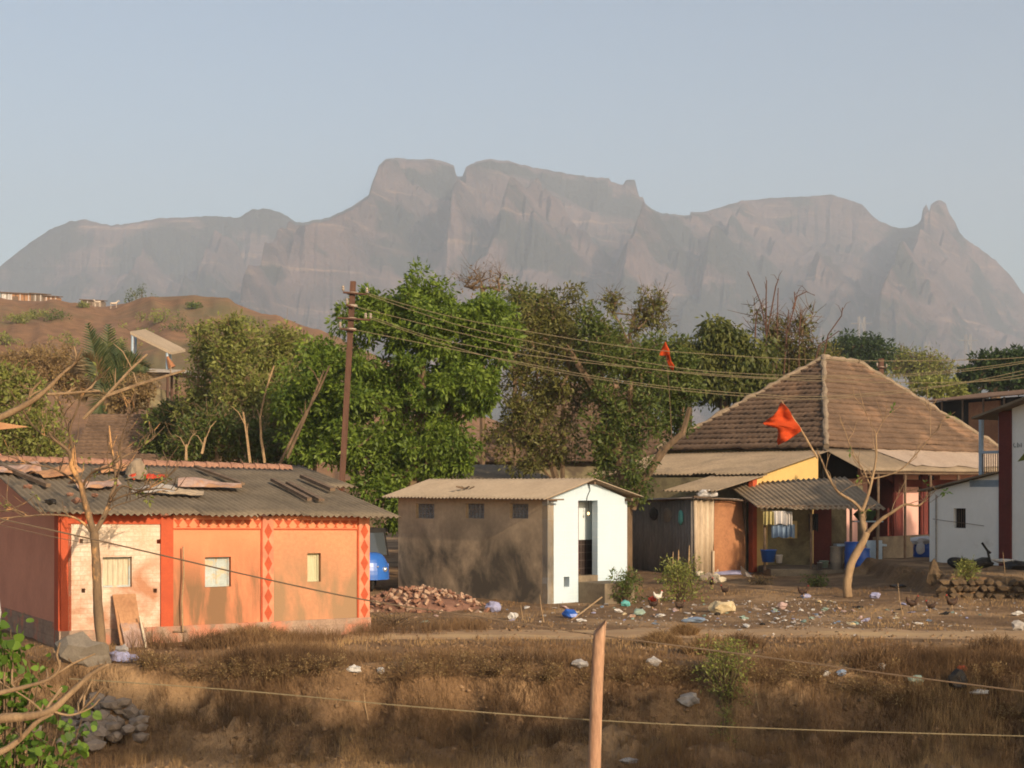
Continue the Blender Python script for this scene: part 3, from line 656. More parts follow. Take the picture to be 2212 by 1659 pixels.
# things lying on the roof
def plank(px0, py0, px1, py1, w, t, label, mt='wood', up=0.05):
    a, b = roofpt(px0, py0, up), roofpt(px1, py1, up); d = (b - a).normalized(); s = d.cross(RN).normalized()
    mb = MB().box(a - s * w / 2, b - a, s * w, RN * t)
    o = mb.build('wooden_plank', M[mt], base=a); tag(o, label, 'plank', 'planks lying on the dark roof')
plank(422, 1015, 524, 1053, .10, .05, 'long brown plank lying on the middle of the dark roof below the ridge tiles')
plank(588, 1044, 668, 1087, .10, .06, 'dark plank lying lowest on the right part of the orange house roof')
plank(622, 1050, 694, 1088, .12, .05, 'dark plank lying second from lowest beside another on the right roof part')
plank(652, 1037, 718, 1066, .12, .07, 'short brown plank at the right edge of the orange house roof')
plank(0, 1015, 104, 1058, .10, .07, 'rounded grey beam lying on the far left end of the roof')
def shard(px, py, sx, sy, rot, seed, mt, label, name='broken_sheet', cat='broken sheet', grp='broken cement sheets on the roof', curl=0.12):
    c = roofpt(px, py, 0.04); rn = random.Random(seed); a = ru * math.cos(rot) + rv * math.sin(rot); b = RN.cross(a)
    n = 9; mb = MB(); vs = []
    for j in range(n):
        for i in range(n):
            u, v = i / (n - 1) - .5, j / (n - 1) - .5
            e = 1 - 0.5 * abs(u) * rn.uniform(.2, 1.3)
            vs.append(c + a * (u * sx) + b * (v * sy * e + rn.uniform(-.02, .02)) + RN * (curl * (1 - 4 * v * v) * (0.6 + .5 * math.sin(u * 5 + seed)) + rn.uniform(0, .035) + (u + .5) * curl * .5))
    fs = [(j * n + i, j * n + i + 1, (j + 1) * n + i + 1, (j + 1) * n + i) for j in range(n - 1) for i in range(n - 1)]
    o = mb.add(vs, fs).build(name, M[mt], base=c); md = o.modifiers.new('thick', 'SOLIDIFY'); md.thickness = 0.012
    tag(o, label, cat, grp)
shard(293, 1034, .75, .42, 1.25, 1, 'sheet3', 'broken cement sheet standing up at a tilt behind the bare tree on the roof', curl=.25)
shard(385, 1072, .95, .40, -.35, 2, 'sheet2', 'pale corrugated sheet fragment with scalloped edge lowest among the roof rubble', curl=.07)
shard(452, 1056, 1.25, .55, -.3, 3, 'boardpink', 'pinkish brown sheet fragment at the right end of the roof rubble')
shard(205, 1056, .9, .5, .2, 4, 'boardpink', 'brownish sheet fragment on the roof just left of the bare tree')
shard(30, 1022, .9, .7, .1, 5, 'boardpink', 'crumpled pinkish sheet at the far left top of the roof')
shard(120, 1030, .9, .6, .4, 6, 'board', 'brown sheet fragment between the left beam and the ridge')
shard(330, 1068, .8, .35, -.3, 7, 'pgrey', 'light grey sheet fragment between the bare tree and the red cloth')
shard(250, 1022, .8, .4, .2, 8, 'board', 'brown sheet fragment at the ridge behind the bare tree')
shard(305, 1037, .6, .18, .5, 9, 'pred', 'bright red cloth lying on the roof rubble right of the bare tree', 'red_cloth', 'cloth', 'red cloths on the roof', .08)
shard(335, 1038, .55, .2, .35, 10, 'pred', 'small red cloth scrap lying right of the larger red cloth on the roof', 'red_cloth', 'cloth', 'red cloths on the roof', .06)
shard(232, 1055, .4, .1, .2, 11, 'pred', 'thin red cloth strip on the roof left of the bare tree', 'red_cloth', 'cloth', 'red cloths on the roof', .04)
def lump_obj(name, c, sx, sy, sz, seed, m, label, cat, grp=None, rot=0, n=12, rough=.3):
    o = lumpy(MB(), (c[0], c[1], c[2]), sx, sy, sz, seed, rot, n, rough=rough).build(name, M[m], base=(c[0], c[1], c[2] - sz / 2)); return tag(o, label, cat, grp)
for k, (px, py, s) in enumerate(((108, 1089, .22), (165, 1086, .2), (150, 1072, .14), (420, 1040, .16), (60, 1055, .16), (205, 1074, .13))):
    lump_obj('brick_chunk', roofpt(px, py, .04), s, s * .7, s * .6, 60 + k, 'brickred' if k != 0 else 'pblack', ['black rag lump near the left eave of the roof', 'reddish brick chunk just above the eave left of the tree', 'brick chunk on the roof between two others left of the tree', 'brick chunk on the roof near the pinkish fragment', 'brick chunk beside the grey beam on the left roof end', 'small brick chunk just left of the bare tree above the eave'][k], 'rubble chunk', 'loose chunks on the orange house roof')
# things against the wall
def lean(px0, py0, px1, py1, w, t, m, label, name='leaning_board', o0=0.75, o1=0.10, cat='board', grp='boards leaning on the orange house'):
    sb, stp = OF.s_at(px0, o0), OF.s_at(px1, o1); zb, zt = OF.z_at(px0, py0, o0), OF.z_at(px1, py1, o1)
    a, b = OF.p(sb, o0, zb), OF.p(stp, o1, zt); d = (b - a); side = OF.d * w; nn = d.cross(side).normalized() * t
    mb = MB().box(a - side / 2, d, side, nn); return tag(mb.build(name, M[m], base=a), label, cat, grp)
lean(293, 1436, 268, 1283, .42, .03, 'board', 'upper brown plywood board leaning against the whitewashed wall')
lean(306, 1440, 284, 1345, .40, .03, 'boardpink', 'pinkish peeling plywood board leaning in front of the brown one', o0=.88, o1=.45)
lean(283, 1432, 252, 1290, .07, .05, 'board', 'narrow timber batten on edge at the left of the leaning boards', o0=.8, o1=.12)
lean(324, 1440, 302, 1330, .03, .03, 'woodcream', 'thin pale batten leaning at the right of the plywood boards', o0=.9, o1=.5)
pp = [OF.p(OF.s_at(px, .12), .12, OF.z_at(px, py, .12)) for px, py in ((395, 1365), (393, 1300), (397, 1240), (396, 1180))]
tag(MB().tube(pp, .016, 7).build('bamboo_rod', M['cane'], base=pp[0]), 'thin pale rod standing upright against the first orange panel', 'rod')
pp = [OF.p(OF.s_at(px, .06), .06, OF.z_at(px, py, .06)) for px, py in ((374, 1365), (402, 1364))]
tag(MB().tube(pp, .02, 6).build('iron_peg', M['wood'], base=pp[0]), 'short dark peg jutting from the plinth beside the thin rod', 'peg')
c = gpt(172, 1444); tp = MB(); lumpy(tp, c + V3(0, 0.2, .18), .95, .7, .62, 77, 0, 12, rough=.32)
tag(tp.build('tarpaulin_heap', M['tarp'], base=c), 'grey brown tarpaulin heap at the house corner left of the tree', 'tarpaulin')
c = gpt(262, 1432)
for k, (dx, dz, s, mt, nm) in enumerate(((-.05, .10, .3, 'pviolet', 'violet white rag bundle between the tree foot and the boards'), (.14, .07, .24, 'pviolet', 'second smaller violet rag bundle touching the boards foot'), (.02, .22, .2, 'pgrey', 'grey rag on top of the violet rag bundles'))):
    lump_obj('rag_bundle', c + V3(dx, 0, dz), s, s, s * .7, 80 + k, mt, nm, 'rags', 'rags by the tree foot', n=12, rough=.35)
pp = [OF.p(OF.s_at(px, .2), .2, OF.z_at(px, py, .2)) for px, py in ((128, 1397), (150, 1400), (178, 1404))]
tag(MB().tube(pp, .022, 6).build('stick', M['board'], base=pp[0]), 'reddish stick lying at the house corner above the tarpaulin', 'stick')
lump_obj('white_bag', P(2, 1262, 27.2) + V3(-.25, 0, -.5), .5, .4, 1.2, 99, 'clothw', 'white bundle at the left edge of the photo beside the house side wall', 'bundle', n=12, rough=.1)

# ================================================================ toilet block
TF = Fr((0.87, 38.4), math.atan2(0.76, -0.65), -1)      # side wall, away from the gable corner, outward front-left
GF = Fr((0.87, 38.4), math.atan2(0.65, 0.76), 1)        # gable wall
TL_, GL_ = 6.13, 2.72
tb = thing('toilet_block', (0.87, 38.4, 0), 'small grey cement toilet block with white tiled doorway end and light corrugated roof', 'toilet block')
hl = []
for a, b in ((898, 938), (1006, 1046), (1101, 1141)):
    hl.append((TF.s_at(b), TF.s_at(a), TF.z_at((a + b) / 2, 1120), TF.z_at((a + b) / 2, 1088)))
hl.sort()
part(wall(TF, 0.0, TL_, -0.3, 2.56, 0.2, hl), 'side_wall', M['conc'], tb)
for a, b, c, d in hl:
    mb = MB(); cols, rows = 5, 3; w, h = (b - a) / cols, (d - c) / rows
    for i in range(cols + 1): fbox(mb, TF, a + i * w - .012 + (.012 if i == 0 else 0), a + i * w + .012 - (.012 if i == cols else 0), -.15, -.10, c, d)
    for j in range(rows + 1): fbox(mb, TF, a, b, -.151, -.099, c + j * h - .012 + (.013 if j == 0 else 0), c + j * h + .012 - (.013 if j == rows else 0))
    for i in range(cols):
        for j in range(rows):
            m = TF.p(a + (i + .5) * w, -.125, c + (j + .5) * h); mb.tube([m + TF.d * w * .5 + V3(0, 0, h * .5), m - TF.d * w * .5 - V3(0, 0, h * .5)], .011, 4); mb.tube([m - TF.d * w * .5 + V3(0, 0, h * .5), m + TF.d * w * .5 - V3(0, 0, h * .5)], .011, 4)
    mb.build('window_grille', M['jali'], tb, fix=False)
# gable end: tiled
dz0, dz1 = GF.z_at(1270, 1243), 2.52
da, db = GF.s_at(1249), GF.s_at(1291)
RZ = 3.02
top = lambda s: 2.56 + (RZ - 2.56) * (1 - abs(s - GL_ / 2) / (GL_ / 2))
mb = wall(GF, 0.0, da, 0.0, 2.56, .2, [(GF.s_at(1218), GF.s_at(1230), GF.z_at(1224, 1268), GF.z_at(1224, 1246))])
wall(GF, db, GL_, 0.42, 2.56, .2, [], mb)
wall(GF, da, db, dz1, 2.56, .2, [], mb)
mb.prism([GF.p(0, 0, 2.56), GF.p(GL_, 0, 2.56), GF.p(GL_ / 2, 0, RZ)], -GF.n * .2)
mb.build('tiled_gable_wall', M['tilewhite'], tb)
mb = MB(); fbox(mb, GF, da, db, -.22, 0.01, 0.0, dz0); fbox(mb, GF, db + .001, GL_, -.2, -0.004, -.2, 0.419); mb.build('door_sill', M['step'], tb)
fbox(MB(), GF, da, da + .035, -.19, -.02, dz0, dz1 - .001).build('door_frame', M['maroon'], tb)
# inside
part(wall(Fr(GF.p(0, -.52, 0), math.atan2(0.65, 0.76), 1), .2, GL_ - .2, .5, 1.52, .1, []), 'inner_wall', M['darktile'], tb)
part(wall(Fr(GF.p(0, -.50, 0), math.atan2(0.65, 0.76), 1), .2, GL_ - .2, 1.521, 2.5, .08, []), 'inner_wall', M['innerblue'], tb)
fl_ = Fr(GF.p(GL_ - .235, 0, 0), math.atan2(0.76, -0.65), -1)
fbox(MB(), GF, .2, GL_ - .2, -6, -.22, .3, dz0 - .02).build('inner_floor', M['step'], tb)
part(wall(Fr(GF.p(GL_, 0, 0), math.atan2(0.76, -0.65), 1), 0.201, TL_, -.2, 2.56, .2, []), 'far_side_wall', M['conc'], tb)
part(wall(Fr(GF.p(0, -TL_, 0), math.atan2(0.65, 0.76), -1), .2, GL_ - .2, -.2, 2.56, .2, []), 'back_wall', M['conc'], tb)
mb = MB(); r0 = GF.p(GL_ / 2, .28, RZ + .045); r1 = GF.p(GL_ / 2, -TL_ - .35, RZ + .045)
e0, e1 = GF.p(-.32, .28, 2.565), GF.p(-.32, -TL_ - .35, 2.575)
corr('roof', e1, e0, r1, r0, M['sheet2'], tb, rows=6, pitch=0.15, amp=0.025)
corr('roof', GF.p(GL_ + .32, .28, 2.60), GF.p(GL_ + .32, -TL_ - .35, 2.60), r0 + V3(0, 0, -.03), r1 + V3(0, 0, -.03), M['sheet2'], tb, rows=6, pitch=0.15, amp=0.025)
for s, z in ((0.06, 2.50), (GL_ - .06, 2.50), (GL_ / 2, RZ - .10)): MB().box(GF.p(s - .03, -.05, z), GF.d * .06, GF.n * .30, (0, 0, .07)).build('rafter', M['wood'], tb)
MB().box(GF.p(-.30, .29, 2.535), GF.d * .55, GF.n * .03, (0, 0, .035)).build('rafter', M['wood'], tb)
bp = GF.p(GF.s_at(1271, -.3), -.3, 2.2); bp.z = H - (1107 - HY) / F * bp.y
lb = thing('light_bulb', bp, 'small lit bulb hanging in the toilet doorway', 'light bulb')
MB().lathe(bp + V3(0, 0, -.03), [(0.001, -.035), (.02, -.025), (.032, 0), (.02, .028), (.012, .04)], 10).build('bulb', M['bulb'], lb, smooth=True)
MB().tube([bp + V3(0, 0, .01), bp + V3(0, 0, .30)], .006, 5).build('cord', M['rubber'], lb)
MB().tube([GF.p(GL_ / 2, .03, RZ - .08), GF.p(GL_ / 2 + .04, .02, RZ - .25), GF.p(GL_ / 2 - .05, .02, 2.62), GF.p(GL_ / 2 - .08, .02, 2.5)], .008, 5).build('hanging_cable', M['rubber'], tb)
sb = fbox(MB(), GF, da - .0, da + 1.02, .03, .95, -.1, .50).build('concrete_step', M['step'], base=GF.p(da, .5, 0)); tag(sb, 'dark stained cement step block below the toilet doorway', 'step')
q = lumpy(MB(), GF.p(GL_ / 2, 0, 0), .3, .14, .07, 5)  # leaf litter on roof
pt = e1.lerp(e0, .42).lerp(r1.lerp(r0, .42), .42)
mb = MB()
for k in range(7): mb.tube([pt + V3(random.uniform(-.1, .1), random.uniform(-.1, .1), .04), pt + V3(random.uniform(-.3, .3), random.uniform(-.15, .15), .09)], .018, 4)
tag(mb.build('dry_branch', M['bark'], base=pt), 'dark dry twig lying on the toilet block roof', 'twig')

# ================================================================ large tiled house
u_ = Vector((-.743, .669, 0)); v_ = Vector((.669, .743, 0)); C0 = Vector((11.18, 56, 0))
mh = thing('tiled_house', C0 + u_ * 3 + v_ * 6, 'large house with a steep brown clay tile hip roof and corrugated verandas', 'house')
def hp_(a, b, z): return C0 + u_ * a + v_ * b + Vector((0, 0, z))
EZ = 4.28; AP0, AP1 = hp_(3.73, 6.0, 7.97), hp_(3.73, 8.76, 7.97)
AP0.x += .02
Lc = hp_(7.47, 0, EZ); Cc = hp_(0, 0, EZ); Rc = hp_(0, 14.76, EZ); Bc = hp_(7.47, 14.76, EZ)
t = tiles('roof', Lc, Cc, AP0, AP0, M['tile'], mh, courses=19, step=0.10, wav=.12, seed=4)
t = tiles('roof', Cc, Rc, AP0, AP1, M['tile'], mh, courses=17, step=0.085, wav=.16, seed=8)
tiles('roof', Bc, Lc, AP1, AP0, M['tile'], mh, courses=12, seed=5)
tiles('roof', Rc, Bc, AP1, AP1, M['tile'], mh, courses=12, seed=6)
mb = MB(); rn = random.Random(5)
for a, b in ((AP0, Cc), (AP1, Rc), (AP0, AP1), (AP0, Lc)):
    n = int((b - a).length / .28); pts = [a.lerp(b, i / n) + Vector((rn.uniform(-.03, .03), 0, .04 + rn.uniform(-.03, .05))) for i in range(n + 1)]
    mb.tube(pts, [.10 + rn.uniform(-.03, .04) for _ in pts], 8)
mb.build('hip_mortar', M['mortar'], mh)
# body walls
part(wall(Fr(hp_(.35, .35, 0), math.atan2(.743, .669), 1), 0, 14.2, -.1, 4.25, .25, [(3.2, 5.6, .5, 3.3), (7.2, 9.0, .5, 3.3)]), 'front_wall', [M['pink']], mh)
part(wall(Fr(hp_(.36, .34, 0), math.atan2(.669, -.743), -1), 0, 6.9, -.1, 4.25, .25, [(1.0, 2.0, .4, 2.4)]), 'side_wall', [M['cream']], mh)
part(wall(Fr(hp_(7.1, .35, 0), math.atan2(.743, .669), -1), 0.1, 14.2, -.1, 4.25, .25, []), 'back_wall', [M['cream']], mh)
RF = Fr(hp_(.35, .35, 0), math.atan2(.743, .669), 1)
# maroon bays and arch
mb = MB()
for px0, px1 in ((1931, 1950), (1990, 2004)):
    a, b = RF.s_at(px0, .06), RF.s_at(px1, .06); fbox(mb, RF, a, b, .003, .08, 0, 3.4)
fbox(mb, RF, RF.s_at(1931, .06), RF.s_at(2120, .06), .002, .07, RF.z_at(1960, 1052), RF.z_at(1960, 1036)); mb.build('maroon_trim', M['maroon'], mh)
mb = MB(); a, b = 3.2, 5.6; m = (a + b) / 2
for k in range(12):
    t0, t1 = math.pi * k / 12, math.pi * (k + 1) / 12
    mb.prism([RF.p(m - (b - a) / 2 * math.cos(t0), .01, 2.1 + 1.1 * math.sin(t0)), RF.p(m - (b - a) / 2 * math.cos(t1), .01, 2.1 + 1.1 * math.sin(t1)), RF.p(m - (b - a) / 2 * math.cos(t1), .01, 3.35), RF.p(m - (b - a) / 2 * math.cos(t0), .01, 3.35)], -RF.n * .1)
mb.build('arch', M['maroon'], mh)
part(wall(Fr(hp_(1.9, .4, 0), math.atan2(.743, .669), 1), 2.0, 10, 0, 3.4, .1, []), 'inner_wall', M['maroon'], mh)
fbox(MB(), RF, -.2, 14, .1, 1.0, -.1, .42).build('veranda_plinth', M['step'], mh)
fbox(MB(), RF, RF.s_at(1888, .9), RF.s_at(2010, .9), .85, 1.0, .42, 1.02).build('parapet', M['step'], mh)
fbox(MB(), RF, -.25, 2.2, .10, .16, 3.15, 4.15).build('eave_shade_panel', M['dark'], mh)  # near-black panel standing in for the shaded gap under the eave
# veranda roof on the right
ve0 = hp_(-1.55, -.1, 3.42); ve1 = hp_(-1.55, 15.2, 3.46); vt0 = hp_(.1, -.1, 4.22); vt1 = hp_(.1, 15, 4.26)
corr('veranda_roof', ve0, ve1, vt0, vt1, M['sheet3'], mh, rows=5, pitch=.17, amp=.03)
a, b = ve0.lerp(ve1, .30), ve0.lerp(ve1, .98); c2, d2 = vt0.lerp(vt1, .22), vt0.lerp(vt1, .98); nn = Vector((0, 0, .06))
mb = MB(); n = 18
for k in range(n):
    t0, t1 = k / n, (k + 1) / n; w0, w1_ = .16 + .05 * math.sin(k * 1.3), .16 + .05 * math.sin(k * 1.3 + 1.3)
    f = lambda t, w: (a.lerp(b, t)).lerp(c2.lerp(d2, t), w) + nn * (1 + .3 * math.sin(t * 40))
    mb.add([f(t0, w0), f(t1, w1_), f(t1, .97), f(t0, .97)], [(0, 1, 2, 3)])
o = mb.build('roof_tarpaulin', M['pgrey'], mh); M['tarpbeige'] = mat('beige_tarpaulin', (0.46, 0.35, 0.26), (0.40, 0.30, 0.22), 1, .9); o.data.materials[0] = M['tarpbeige']
for px in (1897, 1955, 2010, 2070): 
    s = RF.s_at(px, 1.75); MB().tube([RF.p(s, 1.75, -.1), RF.p(s, 1.75, 3.30)], .05, 8).build('veranda_post', M['wood'], mh)
MB().tube([RF.p(-.3, 1.75, 3.34), RF.p(14, 1.75, 3.38)], .05, 6).build('veranda_beam', M['wood'], mh)
# left lean-to with yellow gable end
w_ = -v_
def lp(s, t, z): return C0 + u_ * s + w_ * t + Vector((0, 0, z))
corr('lean_to_roof', lp(-.15, 4.25, 3.30), lp(7.6, 4.25, 3.28), lp(-.15, -.1, 4.16), lp(7.6, -.1, 4.12), M['sheet3'], mh, rows=6, pitch=.17, amp=.028, ragged=.04, seed=9)
corr('lean_to_roof', lp(-.10, 7.0, 2.72), lp(2.1, 7.0, 2.72), lp(-.10, 3.95, 3.26), lp(2.1, 3.95, 3.26), M['sheet3'], mh, rows=5, pitch=.17, amp=.028, seed=12)
LY = Fr(lp(.12, 0, 0), math.atan2(w_.y, w_.x), -1)
lt = lambda s: 4.06 - (4.06 - 3.22) / 4.25 * s if s < 4.25 else 3.2 - .18 * (s - 4.25)
part(wall(LY, .35, 4.3, -.1, 3.0, .15, [(0.8, 1.7, .3, 2.1)], ztop=lt), 'gable_wall', [M['yellow']], mh)
fbox(MB(), LY, 4.3, 4.55, -.15, .02, -.1, 3.12).build('pillar', M['redpaint'], mh)
LW = Fr(lp(.12, 4.3, 0), math.atan2(u_.y, u_.x), -1)
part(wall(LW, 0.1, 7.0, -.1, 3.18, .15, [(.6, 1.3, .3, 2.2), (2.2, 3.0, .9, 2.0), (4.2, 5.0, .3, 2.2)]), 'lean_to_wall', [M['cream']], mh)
# dark front porch
PF0, PF1 = P(1640, 1099, 50.6), P(1912, 1099, 49.6); PT0, PT1 = P(1567, 1045, 53.2), P(1824, 1030, 53.0)
po = thing('front_porch', (11, 52, 0), 'open porch with a drooping dark corrugated roof in front of the tiled house', 'porch')
corr('roof', PF0, PF1, PT0, PT1, M['sheet3'], po, rows=8, pitch=.17, amp=.03, ragged=.10, seed=21)
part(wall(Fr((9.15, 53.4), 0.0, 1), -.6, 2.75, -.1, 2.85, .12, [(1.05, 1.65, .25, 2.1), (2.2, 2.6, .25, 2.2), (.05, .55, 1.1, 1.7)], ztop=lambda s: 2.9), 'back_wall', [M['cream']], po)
MB().box((8.3, 50.4, -.15), (5.0, 0, 0), (0, 4.0, 0), (0, 0, .36)).build('floor', M['step'], po)
for (px, d) in ((1652, 50.9), (1752, 50.6), (1838, 50.3), (1895, 50.2)):
    b = P(px, 1200, d); MB().tube([(b.x, d, .15), (b.x, d, 2.2)], .045, 8).build('post', M['wood'], po)
MB().tube([P(1635, 1094, 50.8), P(1905, 1095, 49.9)], .05, 6).build('beam', M['wood'], po)
part(wall(Fr((9.15, 53.2), 0.0, 1), 1.05, 1.65, .25, 2.1, .04, []), 'door', [M['maroon']], po)

# ================================================================ corrugated shed
sh = thing('tin_shed', (5.86, 50.8, 0), 'makeshift shed of dark corrugated tin with one pale sunlit sheet at its corner', 'shed')
A, B_, Cs = Vector((4.1, 55.0, 0)), Vector((5.86, 50.8, 0)), Vector((7.70, 52.3, 0))
z_ = lambda v, z: Vector((v.x, v.y, z))
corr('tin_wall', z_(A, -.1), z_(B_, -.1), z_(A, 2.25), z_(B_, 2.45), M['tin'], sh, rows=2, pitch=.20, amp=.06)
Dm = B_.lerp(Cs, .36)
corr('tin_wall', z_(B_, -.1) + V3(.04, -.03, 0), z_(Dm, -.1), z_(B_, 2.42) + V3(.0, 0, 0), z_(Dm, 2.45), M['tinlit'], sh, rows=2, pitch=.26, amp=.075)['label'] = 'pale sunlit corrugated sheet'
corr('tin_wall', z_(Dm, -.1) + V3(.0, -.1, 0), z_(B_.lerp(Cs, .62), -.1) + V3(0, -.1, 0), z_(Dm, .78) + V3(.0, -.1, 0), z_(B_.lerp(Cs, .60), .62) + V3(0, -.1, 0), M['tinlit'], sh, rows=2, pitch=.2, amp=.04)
n = 8; mb = MB(); vs = []
for i in range(n + 1):
    for j in range(9):
        p = (Dm + V3(.0, .02, 0)).lerp(Cs, i / n); zz = .05 + 2.35 * j / 8 - (.06 * (i / n) ** 3); vs.append((p.x + .05 * math.sin(j * .5), p.y - .25 * math.sin(math.pi * i / n) - .12 * math.sin(j * .7), zz))
mb.add(vs, [(i * 9 + j, (i + 1) * 9 + j, (i + 1) * 9 + j + 1, i * 9 + j + 1) for i in range(n) for j in range(8)])
o = mb.build('rusty_panel', M['rust'], sh, smooth=True); o['label'] = 'orange brown curved rusty sheet'
corr('roof', z_(B_, 2.5) + V3(-.1, -.3, 0), z_(Cs, 2.42) + V3(.3, -.2, 0), z_(A, 2.36) + V3(-.2, 0, 0), z_(A, 2.36) + V3(3.2, 1.4, .2), M['tin'], sh, rows=4, pitch=.16, amp=.03)
for p in (A, B_, Cs, Dm): MB().tube([z_(p, -.1) + V3(.05, .08, 0), z_(p, 2.42) + V3(.05, .08, 0)], .04, 6).build('post', M['wood'], sh)
MB().tube([P(1340, 1089, 55.5), P(1500, 1073, 50.5), P(1625, 1083, 52.0)], .035, 6).build('roof_edge_pole', M['wood'], sh)
c = P(1527, 1066, 51.2); lump_obj('white_sack', c, .62, .5, .26, 31, 'clothw', 'crumpled white sack lying on the tin shed roof corner', 'sack', n=12)
for k, (px, py, w, h, m_, lb_) in enumerate(((1412, 1110, .55, .45, 'pblack', 'dark cloth hung highest on the left of the tin shed wall'), (1442, 1112, .5, .5, 'tarp', 'grey sack hung in the middle of the tin shed wall'), (1470, 1118, .3, .5, 'teal', 'greenish cloth hung nearest the lit sheet of the tin shed'))):
    f = (px - 1362) / (1498 - 1362); d = 55.0 - 4.2 * f - .25; c = P(px, py, d); lump_obj('hung_cloth', c, w, .12, h, 40 + k, m_, lb_, 'cloth', 'cloths hung on the tin shed', rot=-1.15, n=12, rough=.12)

# ================================================================ white house on the right
wd = Vector((13.13, 49.5, 0)); WF = Fr((13.13, 49.5), math.atan2(-2.5, 1.62), 1)
wh = thing('white_house', (13.13, 49.5, .5), 'white painted house with a dark red corner pillar and upstairs balcony at the right edge', 'house')
sp_ = WF.s_at(2160); se_ = WF.s_at(2186); sf_ = WF.s_at(2290)
ltop = lambda s: WF.z_at(2009, 1062) + (WF.z_at(2158, 1022) - WF.z_at(2009, 1062)) * s / sp_
wz = WF.z_at(2009, 1216)
part(wall(WF, 0, sp_, wz, 2.7, .2, [(WF.s_at(2060), WF.s_at(2086), WF.z_at(2073, 1141), WF.z_at(2073, 1098))], ztop=ltop), 'lean_to_wall', [M['white']], wh)
fbox(MB(), WF, .0, sf_, -.2, .03, -.2, wz - .001).build('plinth', M['maroon'], wh)
a, b = WF.s_at(2060), WF.s_at(2086); mb = MB(); fbox(mb, WF, a, b, -.19, -.15, WF.z_at(2073, 1141), WF.z_at(2073, 1098)); w_h = mb.build('window', M['dark'], wh)
mb = MB()
for k in range(5): s = a + (b - a) * (k + .5) / 5; mb.tube([WF.p(s, -.08, WF.z_at(2073, 1141)), WF.p(s, -.08, WF.z_at(2073, 1098))], .008, 4)
mb.build('window_bars', M['wood'], w_h)
fbox(MB(), WF, sp_ + .002, se_, -.3, .06, wz, WF.z_at(2170, 888)).build('pillar', M['maroon'], wh)
part(wall(WF, se_ + .001, sf_ + 1.2, wz, WF.z_at(2200, 868), .2, [], ztop=lambda s: WF.z_at(2200, 868) + .35 * (s - se_)), 'wall', [M['white']], wh)
# mass behind
WB = Fr(WF.p(0, -.2, 0), math.atan2(-2.5, 1.62) + math.pi / 2, -1)
part(wall(WB, 0, 4, -.1, 2.7, .2, [], ztop=lambda s: ltop(0) + .0 * s), 'end_wall', [M['white']], wh)
mb = MB(); mb.prism([WF.p(-.30, .22, ltop(0) + .0), WF.p(sp_ - .02, .22, ltop(sp_) + .0), WF.p(sp_ - .02, .22, ltop(sp_) + .05), WF.p(-.30, .22, ltop(0) + .05)], -WF.n * 4); mb.build('lean_to_roof', M['sheet'], wh)
# upper roof slab, sloping
mb = MB(); r_ = lambda px, py, o: WF.p(WF.s_at(px, o), o, WF.z_at(px, py, o))
a0, a1 = r_(2098, 906, .5), r_(2300, 828, .5); mb.prism([a0, a1, a1 + V3(0, 0, .07), a0 + V3(0, 0, .07)], -WF.n * 4.5); mb.build('upper_roof', M['sheet'], wh)
# balcony behind the pillar
bz0, bz1 = WF.z_at(2140, 1032), WF.z_at(2140, 978); sl_ = WF.s_at(2116, -.1); mb = MB()
for z0, z1 in ((bz0 - .06, bz0 + .04), (bz1 - .02, bz1 + .06)): fbox(mb, WF, sl_, sp_, -.18, -.05, z0, z1)
for s in (sl_ + .05, sp_ - .06): fbox(mb, WF, s - .05, s + .05, -.17, -.06, bz0 + .041, WF.z_at(2140, 900))
mb.build('balcony_frame', M['palebluep'], wh)
mb = MB()
for k in range(9): s = sl_ + .1 + (sp_ - sl_ - .2) * k / 8; mb.tube([WF.p(s, -.11, bz0), WF.p(s, -.11, bz1)], .012, 4)
mb.build('balcony_railing', M['pole'], wh)
fbox(MB(), WF, sl_ - .3, sp_ - .002, -2.5, .0, WF.z_at(2140, 1052), bz0 - .07).build('balcony_slab', M['palebluep'], wh)
mb = MB(); px_ = 2018
MB().tube([WF.p(WF.s_at(2022, .05), .05, wz), WF.p(WF.s_at(2022, .05), .05, ltop(0) - .1)], .025, 6).build('drain_pipe', M['pgrey'], wh)
MB().tube([WF.p(WF.s_at(px, .04), .04, WF.z_at(px, py, .04)) for px, py in ((2015, 1121), (2050, 1126), (2090, 1131), (2125, 1136))], .008, 4).build('wall_cable', M['wood'], wh)
for seg in (((2191, 957), (2189, 961), (2191, 966), (2195, 965)), ((2198, 956), (2198, 966), (2203, 963), (2200, 959)), ((2206, 957), (2206, 966))):
    MB().tube([WF.p(WF.s_at(px, .02), .02, WF.z_at(px, py, .02)) for px, py in seg], .008, 4).build('painted_lettering', M['pblack'], wh)

M['roofrust'] = mat('rusty_roof', (0.17, 0.11, 0.075), (0.11, 0.07, 0.05), 1, .95)
